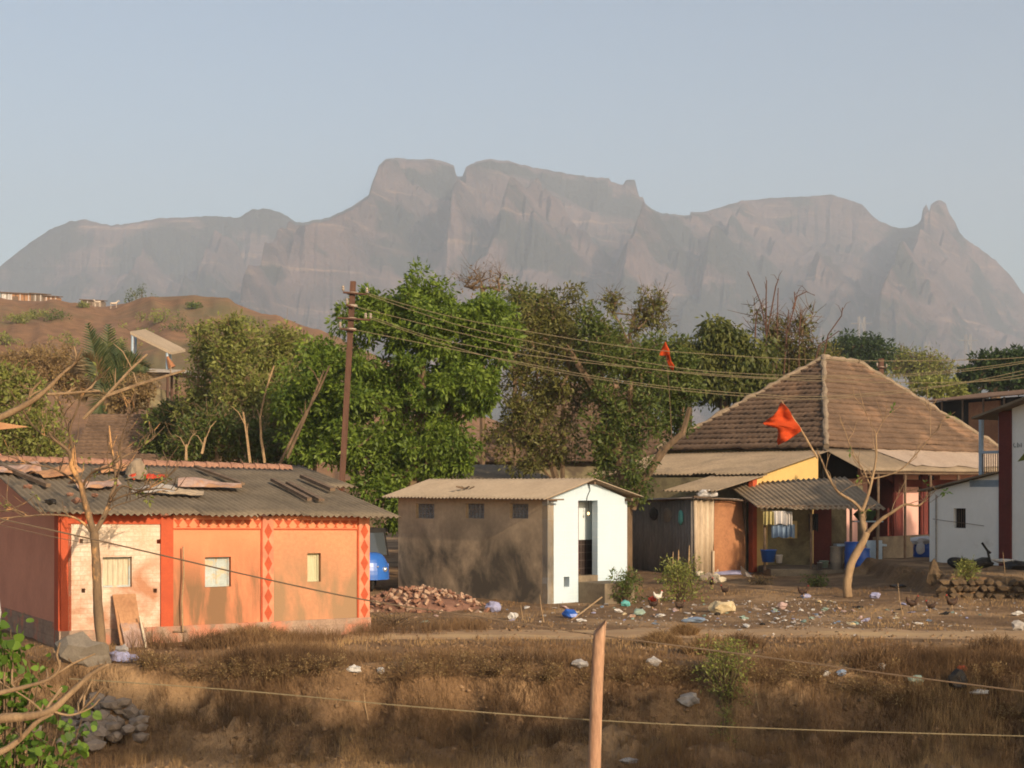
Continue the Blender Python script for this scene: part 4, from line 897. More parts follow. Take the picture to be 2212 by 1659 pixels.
# ================================================================ houses further back
def back_house(name, label, P0, ang, L_, W_, ez, rz, mroof, mwall, courses=14, hip=0.0, base=None):
    o = thing(name, (P0[0], P0[1], 0), label, 'house'); fr = Fr(P0, ang, 1); q = lambda s, b, z: fr.p(s, -b, z)
    r0, r1 = q(hip, W_ / 2, rz), q(L_ - hip, W_ / 2, rz)
    tiles('roof', q(-.3, -.4, ez), q(L_ + .3, -.4, ez), r0, r1, mroof, o, courses=courses, step=.08)
    tiles('roof', q(L_ + .3, W_ + .4, ez), q(-.3, W_ + .4, ez), r1, r0, mroof, o, courses=courses)
    if hip:
        tiles('roof', q(-.3, W_ + .4, ez), q(-.3, -.4, ez), r0, r0, mroof, o, courses=courses, step=.08); tiles('roof', q(L_ + .3, -.4, ez), q(L_ + .3, W_ + .4, ez), r1, r1, mroof, o, courses=courses)
    mb = MB(); wall(fr, 0, L_, -.1, ez, .2, [(L_ * .3, L_ * .45, .2, 2.2)], mb); f2 = Fr(q(L_, 0, 0), ang + math.pi / 2, 1); wall(f2, 0, W_, -.1, ez, .2, [], mb, ztop=(None if hip else lambda s: ez + (rz - ez) * (1 - abs(s - W_ / 2) / (W_ / 2))))
    f3 = Fr(q(0, 0, 0), ang + math.pi / 2, -1); wall(f3, 0, W_, -.1, ez, .2, [], mb); wall(Fr(q(0, W_, 0), ang, -1), 0, L_, -.1, ez, .2, [], mb); mb.build('wall', mwall, o); return o
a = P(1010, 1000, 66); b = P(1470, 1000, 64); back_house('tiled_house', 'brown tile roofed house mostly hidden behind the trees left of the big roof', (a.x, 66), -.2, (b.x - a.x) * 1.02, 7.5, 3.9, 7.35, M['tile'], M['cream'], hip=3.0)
a = P(175, 990, 60); back_house('tiled_house', 'small tile roofed house behind the left end of the orange house', (a.x, 60), .12, 3.3, 5.5, 4.0, 5.75, M['tile'], M['sidewall'], courses=13)
a = P(20, 1000, 52); back_house('tiled_house', 'low tile roofed house behind the far left thicket and bare tree', (a.x, 52), .1, 5.0, 4.5, 3.1, 4.0, M['tile'], M['sidewall'], courses=10)
def flat_house(label, c0, c1, depth, z0, z1, mroof, mwall, name='low_house'):
    o = thing(name, (c0.x, c0.y, 0), label, 'house'); ang = math.atan2(c1.y - c0.y, c1.x - c0.x); fr = Fr((c0.x, c0.y), ang, 1); L_ = (Vector((c1.x, c1.y)) - Vector((c0.x, c0.y))).length
    corr('roof', fr.p(-.3, .5, z0), fr.p(L_ + .3, .5, z0), fr.p(-.3, -depth, z1), fr.p(L_ + .3, -depth, z1), mroof, o, rows=5, pitch=.17, amp=.03, ragged=.06)
    mb = MB(); wall(fr, 0, L_, -.1, z0 - .05, .2, [(L_ * .4, L_ * .55, .1, 2.0)], mb); wall(Fr(fr.p(L_, 0, 0), ang + math.pi / 2, 1), 0.01, depth, -.1, z0, .2, [], mb, ztop=lambda s: z0 - .1 + (z1 - z0) * s / depth); wall(Fr(fr.p(0, 0, 0), ang + math.pi / 2, -1), 0.01, depth, -.1, z0, .2, [], mb, ztop=lambda s: z0 - .1 + (z1 - z0) * s / depth); mb.build('wall', mwall, o); return o
flat_house('low dark house with a grey corrugated roof beside the utility pole', P(585, 1050, 43), P(740, 1050, 44), 4, 2.85, 3.5, M['sheet'], M['sidewall'])
flat_house('low pale roofed hut under the sparse trees behind the toilet block', P(985, 1050, 52), P(1215, 1050, 54), 4.5, 2.95, 3.65, M['sheet3'], M['brickred'])
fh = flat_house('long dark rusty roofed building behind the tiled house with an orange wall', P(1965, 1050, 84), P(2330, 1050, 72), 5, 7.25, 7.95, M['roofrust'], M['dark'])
ob = Fr((P(1965, 1050, 84).x, 84), math.atan2(-12, P(2330, 1050, 72).x - P(1965, 1050, 84).x), 1)
fbox(MB(), ob, ob.s_at(2094, .1), ob.s_at(2160, .1), .03, .15, 4.5, ob.z_at(2125, 868)).build('orange_wall', M['rust'], fh)
for k in range(5):
    s = ob.s_at(1990 + 45 * k, .4); MB().tube([ob.p(s, .42, 0), ob.p(s, .42, 7.2)], .05, 6).build('post', M['wood'], fh)
# half-built platform with slanting roof
pf = thing('roof_platform', (P(330, 800, 84).x, 84, 0), 'concrete roof platform on posts with a slanting pale canopy below the hill', 'building')
D_ = 84.0
MB().prism([P(225, 793, D_), P(402, 799, D_), P(402, 806, D_), P(225, 800, D_)], (0, 4, 0)).build('slab', M['pgrey'], pf)
mb = MB().prism([P(281, 716, D_), P(370, 761, D_), P(370, 766, D_), P(281, 722, D_)], (0.3, 2.2, .35)); mb.build('canopy', M['sheet2'], pf)
for px, y0, y1, dy in ((286, 722, 797, .1), (293, 722, 796, 1.9), (361, 762, 798, .1), (368, 762, 798, 1.9), (320, 803, 850, .3), (362, 804, 850, .3), (371, 804, 850, 1.6), (381, 804, 850, 3.2), (288, 803, 880, .3)):
    a = P(px, y0, D_ + dy); MB().tube([a, P(px, y1, D_ + dy) if y1 < 810 else Vector((a.x, a.y, 0))], .07, 6).build('post', M['pole'] if y0 > 800 else M['palebluep'], pf)
MB().box(P(250, 794, D_ + 1), (1.1, 0, 0), (0, 1.5, 0), (0, 0, .5)).build('pink_wall', M['pink'], pf)
MB().box(P(285, 880, D_ + .6), (1.5, 0, 0), (0, 3, 0), (0, 0, 1.0)).build('lower_wall', M['cream'], pf)
MB().tube([P(361, 770, D_), P(372, 794, D_)], [.05, .22], 6).build('red_cloth', M['rust'], pf)

# ================================================================ huts on the hill
huts = [(-14, 18, 628, 648, .0, 'white', 'pale blue and cream walled hut at the left edge of the hill top'), (20, 66, 630, 649, -.01, 'cream', 'brown plank hut with a dark doorway second from the left on the hill'), (67, 96, 631, 651, -.01, 'wood', 'dark stick walled hut third from the left on the hill'), (97, 122, 636, 652, -.01, 'cream', 'hut with pale posts at the right end of the hill top row'), (175, 219, 645, 662, 0, 'wood', 'small lone brown hut standing apart on the hill slope')]
for k, (x0, x1, y0, y1, t_, wm, lab) in enumerate(huts):
    c = hillpt((x0 + x1) / 2, t_); d = c.y; a, b = P(x0, y1, d), P(x1, y1, d); w = b.x - a.x; hh = P(0, y0, d).z - P(0, y1, d).z
    zb = min(a.z, c.z) - .6
    o = thing('hillside_hut', (a.x + w / 2, d, c.z), lab, 'hut', 'huts on the hill')
    zt_ = P(0, y1, d).z + hh
    if wm == 'white':
        MB().box((a.x, d, zb), (w * .55, 0, 0), (0, 3, 0), (0, 0, zt_ - zb - .4)).build('wall', M['palebluep'], o); MB().box((a.x + w * .551, d, zb), (w * .449, 0, 0), (0, 3, 0), (0, 0, zt_ - zb - .4)).build('wall', M['clothw'], o)
    else: MB().box((a.x, d, zb), (w, 0, 0), (0, 3, 0), (0, 0, zt_ - zb - .3)).build('wall', M['stone' if wm == 'wood' else 'board'], o)
    MB().prism([(a.x - .2, d - .4, zt_ - .28), (b.x + .2, d - .4, zt_ - .45), (b.x + .2, d - .4, zt_ - .3), (a.x - .2, d - .4, zt_ - .12)], (0, 3.8, .35)).build('roof', M['wood'], o)
    for q in range(5):
        xx = a.x + w * (q + .5) / 5; MB().box((xx, d - .12, zb), (.12, 0, 0), (0, .1, 0), (0, 0, zt_ - zb - .4)).build('post', M['clothw' if (q + k) % 2 else 'wood'], o)
    if k in (1, 4): MB().box((a.x + w * .15, d - .06, zb), (w * .28, 0, 0), (0, .05, 0), (0, 0, zt_ - zb - .8)).build('door', M['wood'], o)
# ================================================================ vegetation
def unit(n, rng): v = rng.normal(size=(n, 3)); return v / np.linalg.norm(v, axis=1)[:, None]
def leaves(centers, radii, per, size, rng, droop=0.3, asp=0.42, shell=0.45, flat=1.0, var=0.6):
    k = len(centers); c = np.repeat(np.asarray(centers, float), per, 0); r = np.repeat(np.asarray(radii, float), per); n = len(c)
    d = unit(n, rng); rr = r * (shell + (1 - shell) * rng.random(n)) * rng.random(n) ** 0.25
    p = c + d * rr[:, None] * np.array([1, 1, flat])
    a = d + 0.9 * rng.normal(size=(n, 3)) * 0.7; a[:, 2] -= droop; a /= np.linalg.norm(a, axis=1)[:, None]
    b = np.cross(a, unit(n, rng)); b /= np.linalg.norm(b, axis=1)[:, None] + 1e-9
    L = size * (1 - var + 2 * var * rng.random(n)); W = L * asp
    q = lambda v, s: v * s[:, None]
    nrm = np.cross(a, b)
    V = np.stack([p, p + q(a, L * .45) + q(b, W * .5) + q(nrm, L * .08), p + q(a, L), p + q(a, L * .45) - q(b, W * .5) + q(nrm, L * .08)], 1).reshape(-1, 3)
    Fc = np.arange(4 * n).reshape(-1, 4)
    clump = np.repeat(rng.random(k), per)
    tone = np.repeat(np.clip(0.30 * clump + 0.70 * rng.random(n) + 0.0, 0, 1), 4)
    return V, Fc, tone
def sample_blobs(blobs, d, K, rng, dscale=0.8):
    """blobs are given in photo pixels (cx, cy, rx, ry[, dd]) and become ellipsoids of real size"""
    vol = np.array([b[2] * b[3] * math.sqrt(b[2] * b[3]) for b in blobs]) ** 0.75; pr = vol / vol.sum(); out = []
    for _ in range(K):
        b = blobs[rng.choice(len(blobs), p=pr)]; v = unit(1, rng)[0] * rng.random() ** 0.42
        dd = d + (b[4] if len(b) > 4 else 0); rx, ry = b[2] / F * dd, b[3] / F * dd; c = P(b[0], b[1], dd)
        out.append((c.x + v[0] * rx, c.y + v[1] * (rx + ry) / 2 * dscale, c.z + v[2] * ry))
    return np.array(out)
def skeleton(trunk, rad, ends, rng, mb, twig=0.012, wob=0.12):
    """grow limbs from the trunk to the clump centres; radii follow the number of ends carried"""
    nodes = [Vector(p) for p in trunk]; par = [i - 1 for i in range(len(nodes))]
    nt = len(nodes); order = sorted(range(len(ends)), key=lambda i: (Vector(ends[i]) - nodes[-1 if nt < 3 else nt // 2]).length); tips = []
    for i in order:
        e = Vector(ends[i]); best = None
        for j, p in enumerate(nodes):
            if j < max(1, nt // 3): continue
            L = (e - p).length; c = L + 0.35 * max(0, p.z - e.z + .1)
            if best is None or c < best[0]: best = (c, j)
        j = best[1]; L = (e - nodes[j]).length; n = max(1, int(L / 0.7)); prev = j; p0 = nodes[j].copy()
        for k in range(1, n + 1):
            t = k / n; p = p0.lerp(e, t) + Vector((rng.normal() * wob, rng.normal() * wob, rng.normal() * wob * .6 - .10 * L * math.sin(math.pi * t) * -0.5)) * (1 if k < n else 0)
            nodes.append(p); par.append(prev); prev = len(nodes) - 1
        tips.append(prev)
    cnt = [0] * len(nodes)
    for t in tips:
        while t >= 0: cnt[t] += 1; t = par[t]
    tot = max(1, max(cnt)); rr = [max(twig, rad * (c / tot) ** 0.5) for c in cnt]
    for i in range(nt): rr[i] = max(rr[i], rad * (1 - .5 * i / nt) if i < nt else 0)
    kids = {}
    for i, p in enumerate(par): kids.setdefault(p, []).append(i)
    st = [(0, [0])]; done = []
    stack = [0]
    chains = []
    while stack:
        s = stack.pop(); ch = [par[s], s] if par[s] >= 0 else [s]; c = s
        while True:
            ks = kids.get(c, [])
            if not ks: break
            ks = sorted(ks, key=lambda q: -cnt[q]); nx = ks[0]; stack += ks[1:]; ch.append(nx); c = nx
        chains.append(ch)
    for ch in chains:
        if len(ch) < 2: continue
        r = [rr[i] for i in ch]
        if par[ch[1]] == ch[0] and ch[0] != 0: r[0] = min(r[0], r[1] * 1.2)
        mb.tube([nodes[i] for i in ch], r, 6 if max(r) > .04 else 4)
def twigs(ends, per, L, r, rng, mb):
    for e in ends:
        for _ in range(per):
            v = Vector(unit(1, rng)[0]); v.z = abs(v.z) * .8 + .1; a = Vector(e); b = a + v * L * rng.uniform(.5, 1.2)
            mb.tube([a, a.lerp(b, .5) + Vector(unit(1, rng)[0]) * L * .1, b], [r, r * .7, r * .4], 3, cap=False)
def tree(name, label, cat, trunk_px, d, rad, blobs, K, per, size, lm, bm='bark', seed=1, clump=.42, droop=.3, asp=.42, group=None, tw=0, twl=.7, twig=.012, dscale=.8, extra=None, flat=1.0, shell=.45, yellow=0):
    rng = np.random.default_rng(seed)
    tp = [P(x, y, d) for x, y in trunk_px]
    if pyz(0, d) > trunk_px[0][1]: tp.insert(0, Vector((tp[0].x, d, -0.15)))
    else: tp[0].z = -.1
    base = Vector((tp[0].x, tp[0].y, 0)); root = thing(name, base, label, cat, group)
    ends = sample_blobs(blobs, d, K, rng, dscale)
    ends = ends[ends[:, 2] > .4]
    mb = MB(); skeleton(tp, rad, ends, rng, mb, twig)
    if extra:
        for pts, r in extra: mb.tube([P(x, y, d) for x, y in pts], [r * (1 - .55 * i / len(pts)) for i in range(len(pts))], 6)
    if tw: twigs(ends, tw, twl, twig * .8, rng, mb)
    mb.build('trunk', M[bm], root, fix=False)
    rad_c = clump * (0.6 + .8 * rng.random(len(ends)))
    V, Fc, tn = leaves(ends, rad_c, per, size, rng, droop, asp, shell, flat)
    fast('crown', V, Fc, M[lm], root, tone=tn)
    return root
T = tree
T('leafy_tree', 'big bright green leafy tree rising behind the toilet block and utility pole', 'tree', [(892, 1200), (884, 1080), (895, 960), (915, 850), (905, 740)], 50, .22,
  [(930, 690, 120, 75), (895, 612, 26, 30), (925, 640, 60, 30), (775, 655, 50, 26), (860, 690, 90, 60), (1040, 670, 75, 50), (1070, 720, 60, 60), (760, 690, 60, 25), (690, 790, 65, 50), (680, 870, 85, 70), (800, 830, 120, 90), (950, 830, 130, 110), (760, 960, 140, 70), (640, 920, 40, 50), (920, 960, 120, 55), (830, 1050, 75, 60), (960, 1010, 50, 30), (1030, 800, 60, 90), (860, 1110, 55, 40)],
  430, 230, .145, 'leafA', seed=11, clump=.44, droop=.45, tw=0, dscale=1.0)
T('leafy_tree', 'olive green thin foliaged tree just right of the bright green tree', 'tree', [(1210, 1060), (1190, 1000), (1150, 930), (1110, 885), (1140, 800)], 52, .13,
  [(1130, 690, 60, 60), (1205, 670, 60, 50), (1235, 640, 25, 20), (1180, 780, 110, 80), (1240, 850, 90, 80), (1120, 880, 70, 90), (1180, 960, 90, 60), (1090, 970, 50, 50)],
  210, 95, .12, 'leafB', seed=12, clump=.42, tw=3, twl=.6, extra=[([(1216, 1060), (1214, 960), (1217, 860), (1260, 760)], .09), ([(1215, 1060), (1170, 1010), (1130, 985)], .05), ([(1150, 930), (1160, 820), (1165, 730)], .05)])
T('leafy_tree', 'slanting trunked tree standing just left of the lean-to roof', 'tree', [(1352, 1110), (1345, 1030), (1330, 940), (1290, 850), (1235, 765)], 51, .17,
  [(1300, 760, 60, 60), (1400, 790, 45, 60), (1340, 830, 70, 80), (1330, 930, 75, 80), (1350, 1010, 60, 60), (1390, 880, 45, 60), (1345, 1060, 50, 30), (1290, 700, 50, 35)],
  150, 115, .13, 'leafC', seed=13, clump=.42, tw=2, extra=[([(1365, 1100), (1385, 1040), (1430, 975), (1475, 935), (1490, 880)], .15), ([(1290, 850), (1262, 800), (1225, 745)], .05)])
T('leafy_tree', 'small tufts of foliage on a leaning limb beside the big tile roof', 'tree', [(1362, 1090), (1430, 985), (1470, 930), (1480, 850)], 51.6, .07,
  [(1462, 900, 36, 40), (1480, 840, 40, 36), (1470, 790, 50, 22), (1440, 960, 20, 18)], 44, 110, .13, 'leafC', seed=14, clump=.36)
T('leafy_tree', 'thin airy tree with bare upper twigs standing above the others at centre right', 'tree', [(1372, 900), (1366, 800), (1360, 720), (1375, 670)], 60, .10,
  [(1405, 655, 42, 26), (1380, 690, 40, 34), (1330, 660, 28, 26), (1420, 700, 26, 20), (1350, 760, 60, 34), (1310, 740, 36, 30)], 90, 42, .14, 'leafB', seed=15, clump=.36, tw=5, twl=.8,
  extra=[([(1366, 760), (1340, 700), (1312, 660)], .05), ([(1368, 720), (1400, 670), (1440, 650)], .05)])
T('leafy_tree', 'broad drooping leaf tree with a few yellow leaves behind the power lines', 'tree', [(1565, 900), (1562, 820), (1560, 760)], 68, .2,
  [(1548, 730, 42, 46), (1590, 760, 50, 40), (1620, 790, 60, 36), (1540, 800, 80, 40), (1490, 770, 50, 26), (1600, 830, 90, 30), (1500, 820, 50, 30), (1645, 760, 22, 30)], 210, 85, .26, 'leafE', seed=16, clump=.55, droop=1.3, asp=.36)
T('leafy_tree', 'sparse scrubby tree just left of the tile roof apex', 'tree', [(1730, 850), (1735, 790), (1740, 750)], 70, .09,
  [(1735, 780, 50, 32), (1770, 765, 50, 24), (1700, 790, 40, 30), (1685, 730, 36, 30), (1660, 800, 40, 26)], 80, 55, .16, 'leafB', seed=17, clump=.5, tw=3)
T('leafy_tree', 'dark rounded far tree just right of the tile roof apex', 'tree', [(1850, 900), (1845, 800)], 140, .4,
  [(1840, 752, 56, 22), (1800, 762, 34, 18), (1880, 770, 50, 24), (1830, 790, 70, 26)], 130, 90, .34, 'leafdark', seed=18, clump=1.1)
T('leafy_tree', 'pale yellowish hazy far tree between two darker ones', 'tree', [(1975, 900), (1970, 810)], 175, .4,
  [(1965, 785, 62, 30), (1930, 780, 36, 22), (2010, 805, 46, 28)], 120, 60, .34, 'leafK', seed=19, clump=1.2, tw=3, twl=1.8, twig=.04)
T('leafy_tree', 'dark green tree cut by the right edge behind the power lines', 'tree', [(2150, 950), (2150, 830)], 95, .3,
  [(2135, 785, 38, 24), (2190, 775, 42, 26), (2100, 812, 34, 18), (2160, 820, 60, 26), (2230, 800, 50, 40), (2090, 840, 30, 16)], 150, 80, .26, 'leafdark', seed=20, clump=.62, flat=.6)
T('bushy_tree', 'small light green bush behind the power lines right of the far trees', 'bush', [(2020, 900), (2020, 845)], 88, .1, [(2010, 835, 40, 18), (2050, 840, 40, 14)], 40, 60, .2, 'leafK', seed=21, clump=.6)
T('bare_tree', 'leafless brown far tree top above the bright green tree', 'tree', [(1042, 760), (1044, 680), (1042, 620)], 62, .12, [(1042, 600, 46, 24), (1020, 615, 30, 16), (1070, 612, 30, 20)], 46, 6, .10, 'leafbr', seed=22, clump=.4, tw=3, twl=.9, twig=.008)
T('leafy_tree', 'small tufted treetop right of the leafless brown one', 'tree', [(1112, 760), (1112, 640)], 64, .1, [(1110, 622, 22, 16), (1150, 650, 50, 20), (1160, 690, 40, 20)], 44, 60, .16, 'leafC', seed=23, clump=.45)
# left thicket
TK = [((430, 1000), (425, 900), (430, 780), 58, [(436, 712, 22, 18), (448, 765, 36, 44), (430, 860, 46, 60), (440, 930, 60, 60)], 120, 'leafK', 31, 'light scrubby tree with a tufted top just right of the roof platform'),
      ((515, 1000), (512, 900), (505, 760), 56, [(500, 700, 34, 24), (505, 760, 56, 50), (520, 850, 60, 70), (500, 940, 60, 50)], 140, 'leafK', 32, 'airy light green tree second from the platform in the thicket'),
      ((600, 1000), (605, 900), (600, 800), 58, [(610, 740, 60, 36), (590, 810, 60, 60), (620, 880, 50, 70), (570, 950, 50, 50)], 150, 'leafK', 33, 'pale green tree touching the left side of the bright green tree'),
      ((350, 1000), (352, 930), (360, 880), 60, [(355, 915, 36, 36), (385, 900, 36, 36), (330, 960, 30, 20)], 70, 'leafC', 34, 'darker bush tree just below the roof platform posts'),
      ((470, 1010), (468, 960), (470, 900), 54, [(470, 940, 90, 50), (560, 960, 60, 40), (400, 970, 50, 34)], 110, 'leafC', 35, 'low dense shrub thicket right behind the roof ridge tiles'),
      ((30, 1000), (35, 920), (40, 850), 50, [(30, 850, 60, 56), (70, 920, 60, 60), (0, 960, 60, 40), (110, 960, 40, 40), (-40, 850, 60, 80)], 150, 'leafK', 36, 'yellow green shrubby tree at the far left edge behind the roof'),
      ((120, 900), (125, 820), (130, 780), 78, [(110, 780, 80, 34), (60, 800, 80, 36), (160, 820, 50, 40), (0, 790, 60, 30)], 150, 'leafbr', 37, 'brown dry shrubby tree left of the palm at the hill foot'),
      ((250, 940), (252, 880), (260, 850), 64, [(270, 860, 46, 22), (300, 840, 30, 20)], 40, 'leafbr', 38, 'small dry bush just above the tiled roof behind the orange house'),
      ((680, 1000), (672, 930), (660, 880), 54, [(650, 960, 40, 40), (690, 900, 40, 50), (620, 990, 60, 20)], 70, 'leafC', 39, 'shadowy shrub under the bright green tree left of the pole')]
for a, b, c, d, bl, K, lm, sd, lab in TK:
    T('scrubby_tree', lab, 'tree', [a, b, c], d, .07, bl, int(K * 1.35), 60, .15, lm, 'barkpale', seed=sd, clump=.42, tw=3, twl=.8, twig=.010)
T('leafy_tree', 'olive tree filling the gap behind the slanting trunked tree', 'tree', [(1290, 1000), (1290, 850)], 74, .12, [(1230, 730, 70, 60), (1300, 790, 80, 60), (1420, 800, 60, 50), (1180, 690, 50, 40), (1380, 850, 60, 40), (1130, 760, 60, 60)], 150, 70, .2, 'leafB', seed=51, clump=.6, tw=2)
T('leafy_tree', 'low olive tree between the small furled flag and the tile roof', 'tree', [(1490, 960), (1490, 860)], 74, .12, [(1480, 780, 80, 46), (1410, 770, 50, 50), (1530, 830, 70, 40), (1600, 820, 60, 40), (1660, 820, 50, 30), (1440, 850, 50, 40)], 190, 70, .2, 'leafC', seed=52, clump=.6, tw=2)
T('scrubby_tree', 'pale scrubby tree in front of the right flank of the hill', 'tree', [(600, 960), (600, 860)], 72, .1, [(560, 745, 70, 36), (640, 750, 60, 34), (690, 790, 40, 40), (500, 790, 60, 50), (600, 820, 90, 60)], 150, 60, .18, 'leafK', seed=53, clump=.55, tw=3)
# tall pale poles and canes in the thicket
def canes(name, label, lists, d, r, m, cat='dead canes'):
    b = P(lists[0][0][0], lists[0][0][1], d); rn = random.Random(3); root = thing(name, b, label, cat)
    for pts in lists:
        mb = MB(); q = [P(x, y, d) for x, y in pts]; mb.tube(q, [r * (1 - .6 * i / len(q)) for i in range(len(q))], 5)
        for _ in range(2):
            t = rn.uniform(.3, .95); i = min(int(t * (len(q) - 1)), len(q) - 2); a = q[i].lerp(q[i + 1], t * (len(q) - 1) - i); e = a + Vector((rn.uniform(-.45, .45), rn.uniform(-.3, .3), rn.uniform(.1, .7))); mb.tube([a, a.lerp(e, .5) + V3(0, 0, .12), e], [r * .35, r * .3, r * .15], 4, cap=False)
        mb.build('stalk', M[m], root, fix=False)
    return root
SG = [[(1655, 900), (1655, 715), (1644, 656), (1628, 616), (1615, 586)], [(1676, 900), (1679, 694), (1681, 622)], [(1687, 900), (1700, 710), (1704, 669)], [(1724, 900), (1727, 718), (1730, 669)], [(1656, 726), (1676, 618), (1682, 602)], [(1655, 715), (1655, 640), (1656, 606)], [(1700, 720), (1718, 656), (1716, 630)], [(1760, 860), (1789, 723), (1818, 682), (1820, 664)], [(1740, 860), (1770, 745), (1812, 715)], [(1712, 668), (1722, 640), (1742, 630), (1760, 638)], [(1630, 760), (1633, 690), (1636, 672)]]
canes('dead_canes', 'tall bare reddish canes rising left of the tile roof apex', SG, 69, .036, 'pole')
ends = []
rg = np.random.default_rng(5); o = thing('cane_leaves_tree', P(1700, 1050, 69.5) * 1.0, 'wispy green leafed saplings among the bare canes', 'sapling')
o.name = 'wispy_saplings'; o.location.z = 0
e = sample_blobs([(1700, 740, 70, 40), (1650, 700, 40, 30), (1740, 700, 40, 30), (1630, 650, 20, 14)], 69.5, 60, rg)
V, Fc, tn = leaves(e, np.full(len(e), .4), 14, .18, rg, .5); fast('crown', V, Fc, M['leafB'], o, tone=tn)
mb = MB(); twigs(e, 3, 1.2, .02, rg, mb)
for x in (1665, 1700, 1735): mb.tube([P(x, 900, 69.5), P(x + 5, 780, 69.5), P(x - 5, 700, 69.5)], [.05, .04, .02], 5)
mb.build('stem', M['bark'], o, fix=False)
canes('dead_canes', 'pale leafless stalks standing in the thicket behind the ridge tiles', [[(540, 1000), (533, 940), (525, 890)], [(572, 1000), (564, 950), (562, 900), (575, 840), (592, 790)], [(402, 995), (402, 960)], [(436, 980), (444, 945)], [(60, 900), (70, 850), (68, 848)], [(90, 960), (92, 900)]], 50, .05, 'cane')
canes('dead_canes', 'thick slanting dead vine stem leaning against the bright green tree', [[(600, 1010), (640, 930), (690, 840), (712, 790)], [(620, 990), (660, 900), (700, 800)]], 48.5, .055, 'bark')
canes('bare_branch', 'long thin bare branch crossing the thicket above the orange house', [[(180, 905), (230, 855), (280, 800), (318, 765)], [(230, 855), (300, 830), (400, 800)]], 40, .05, 'barkpale', 'branch')
# palm
def palm():
    rng = np.random.default_rng(8); d = 70; top = P(228, 862, d)
    o = thing('coconut_palm', (top.x, d, 0), 'ragged palm with upright dark fronds and hanging dry ones left of the platform', 'palm')
    MB().tube([(top.x + .1, d, -.1), (top.x - .1, d, 1.5), top], [.22, .18, .2], 8).build('trunk', M['bark'], o)
    fr = [((190, 702), 0, 'palm'), ((234, 704), 0, 'palm'), ((212, 735), 0, 'palm'), ((262, 745), .0, 'palm'), ((285, 765), .1, 'palm'), ((180, 770), .2, 'palmdry'), ((320, 795), .5, 'palm'), ((345, 830), .6, 'palmdry'), ((150, 800), .5, 'palmdry'), ((300, 860), .4, 'palmdry'), ((250, 905), .2, 'palmdry'), ((210, 905), .2, 'palm'), ((170, 860), .3, 'palmdry')]
    for (px, py), bend, mt in fr:
        tip = P(px, py, d + rng.uniform(-1, 1)); n = 26; V = []; mb = MB()
        pts = [top.lerp(tip, i / n) + Vector((0, 0, math.sin(math.pi * i / n) * bend * 1.6)) for i in range(n + 1)]
        mb.tube(pts, [.04 * (1 - .8 * i / n) for i in range(n + 1)], 4)
        for i in range(3, n + 1):
            dr = (pts[i] - pts[i - 1]).normalized(); side = dr.cross(Vector((0, 1, .3))).normalized(); Lf = .75 * math.sin(math.pi * min(1, .18 + .8 * i / n)) + .12
            for s in (-1, 1):
                for q in range(4):
                    e = pts[i] + (side * s * .75 + dr * .8 + Vector((0, rng.uniform(-.5, .5), -.30))).normalized() * Lf * rng.uniform(.8, 1.1); w = dr * .06
                    mb.add([pts[i] - w, pts[i] + w, e], [(0, 1, 2)], 0, rng.random())
        mb.build('frond', M[mt], o, fix=False)
palm()
# bushes on the hill
rg = np.random.default_rng(77)
hb = [(303, 0.0, 1.5), (68, .25, 1.0), (45, .3, .9), (115, .27, 1.0), (12, .42, 1.0), (345, .32, 1.2), (380, .38, 1.4), (310, .36, 1.1), (535, .22, .9), (450, .45, 1.3), (250, .42, 1.1), (150, .4, 1.1), (420, .2, .6), (180, .15, .5), (600, .35, 1.0), (520, .45, 1.3), (90, .55, 1.6), (30, .6, 1.6), (170, .62, 1.6), (250, .6, 1.6), (640, .5, 1.3), (560, .55, 1.5)]
nm = ['on the hill skyline left of the summit', 'on the open red slope at far left', 'left of another on the red slope', 'small green one on the slope below the huts', 'at the left edge of the slope', 'on mid slope above the platform canopy', 'large on the mid slope right of the canopy', 'on the slope left of the canopy top', 'lone dark one on the right flank of the hill', 'on the slope above the thicket', 'on the slope above the palm', 'on the slope left of the palm', 'tiny one near the summit', 'tiny one below the lone hut', 'low on the right flank', 'above the airy thicket tree', 'near the hill foot at far left', 'nearest the left edge at the hill foot', 'at the hill foot behind the palm', 'at the hill foot behind the platform', 'lowest on the right flank', 'at the hill foot beside the pale green tree']
for k, (px, t, s) in enumerate(hb):
    c = hillpt(px, t); o = thing('hill_bush', c, 'small bush ' + nm[k], 'bush', 'bushes on the brown hill')
    e = np.array([(c.x + rg.normal() * s, c.y + rg.normal() * s, c.z + abs(rg.normal()) * s * .55 + .2) for _ in range(14)])
    V, Fc, tn = leaves(e, np.full(14, .55 * s), 36, .30, rg, .1); fast('crown', V, Fc, M['leafK' if k % 3 else 'leafC'], o, tone=tn)
    mb = MB(); [mb.tube([c - V3(0, 0, .3), Vector(q)], [.06, .02], 4) for q in e[:5]]; mb.build('stem', M['bark'], o, fix=False)
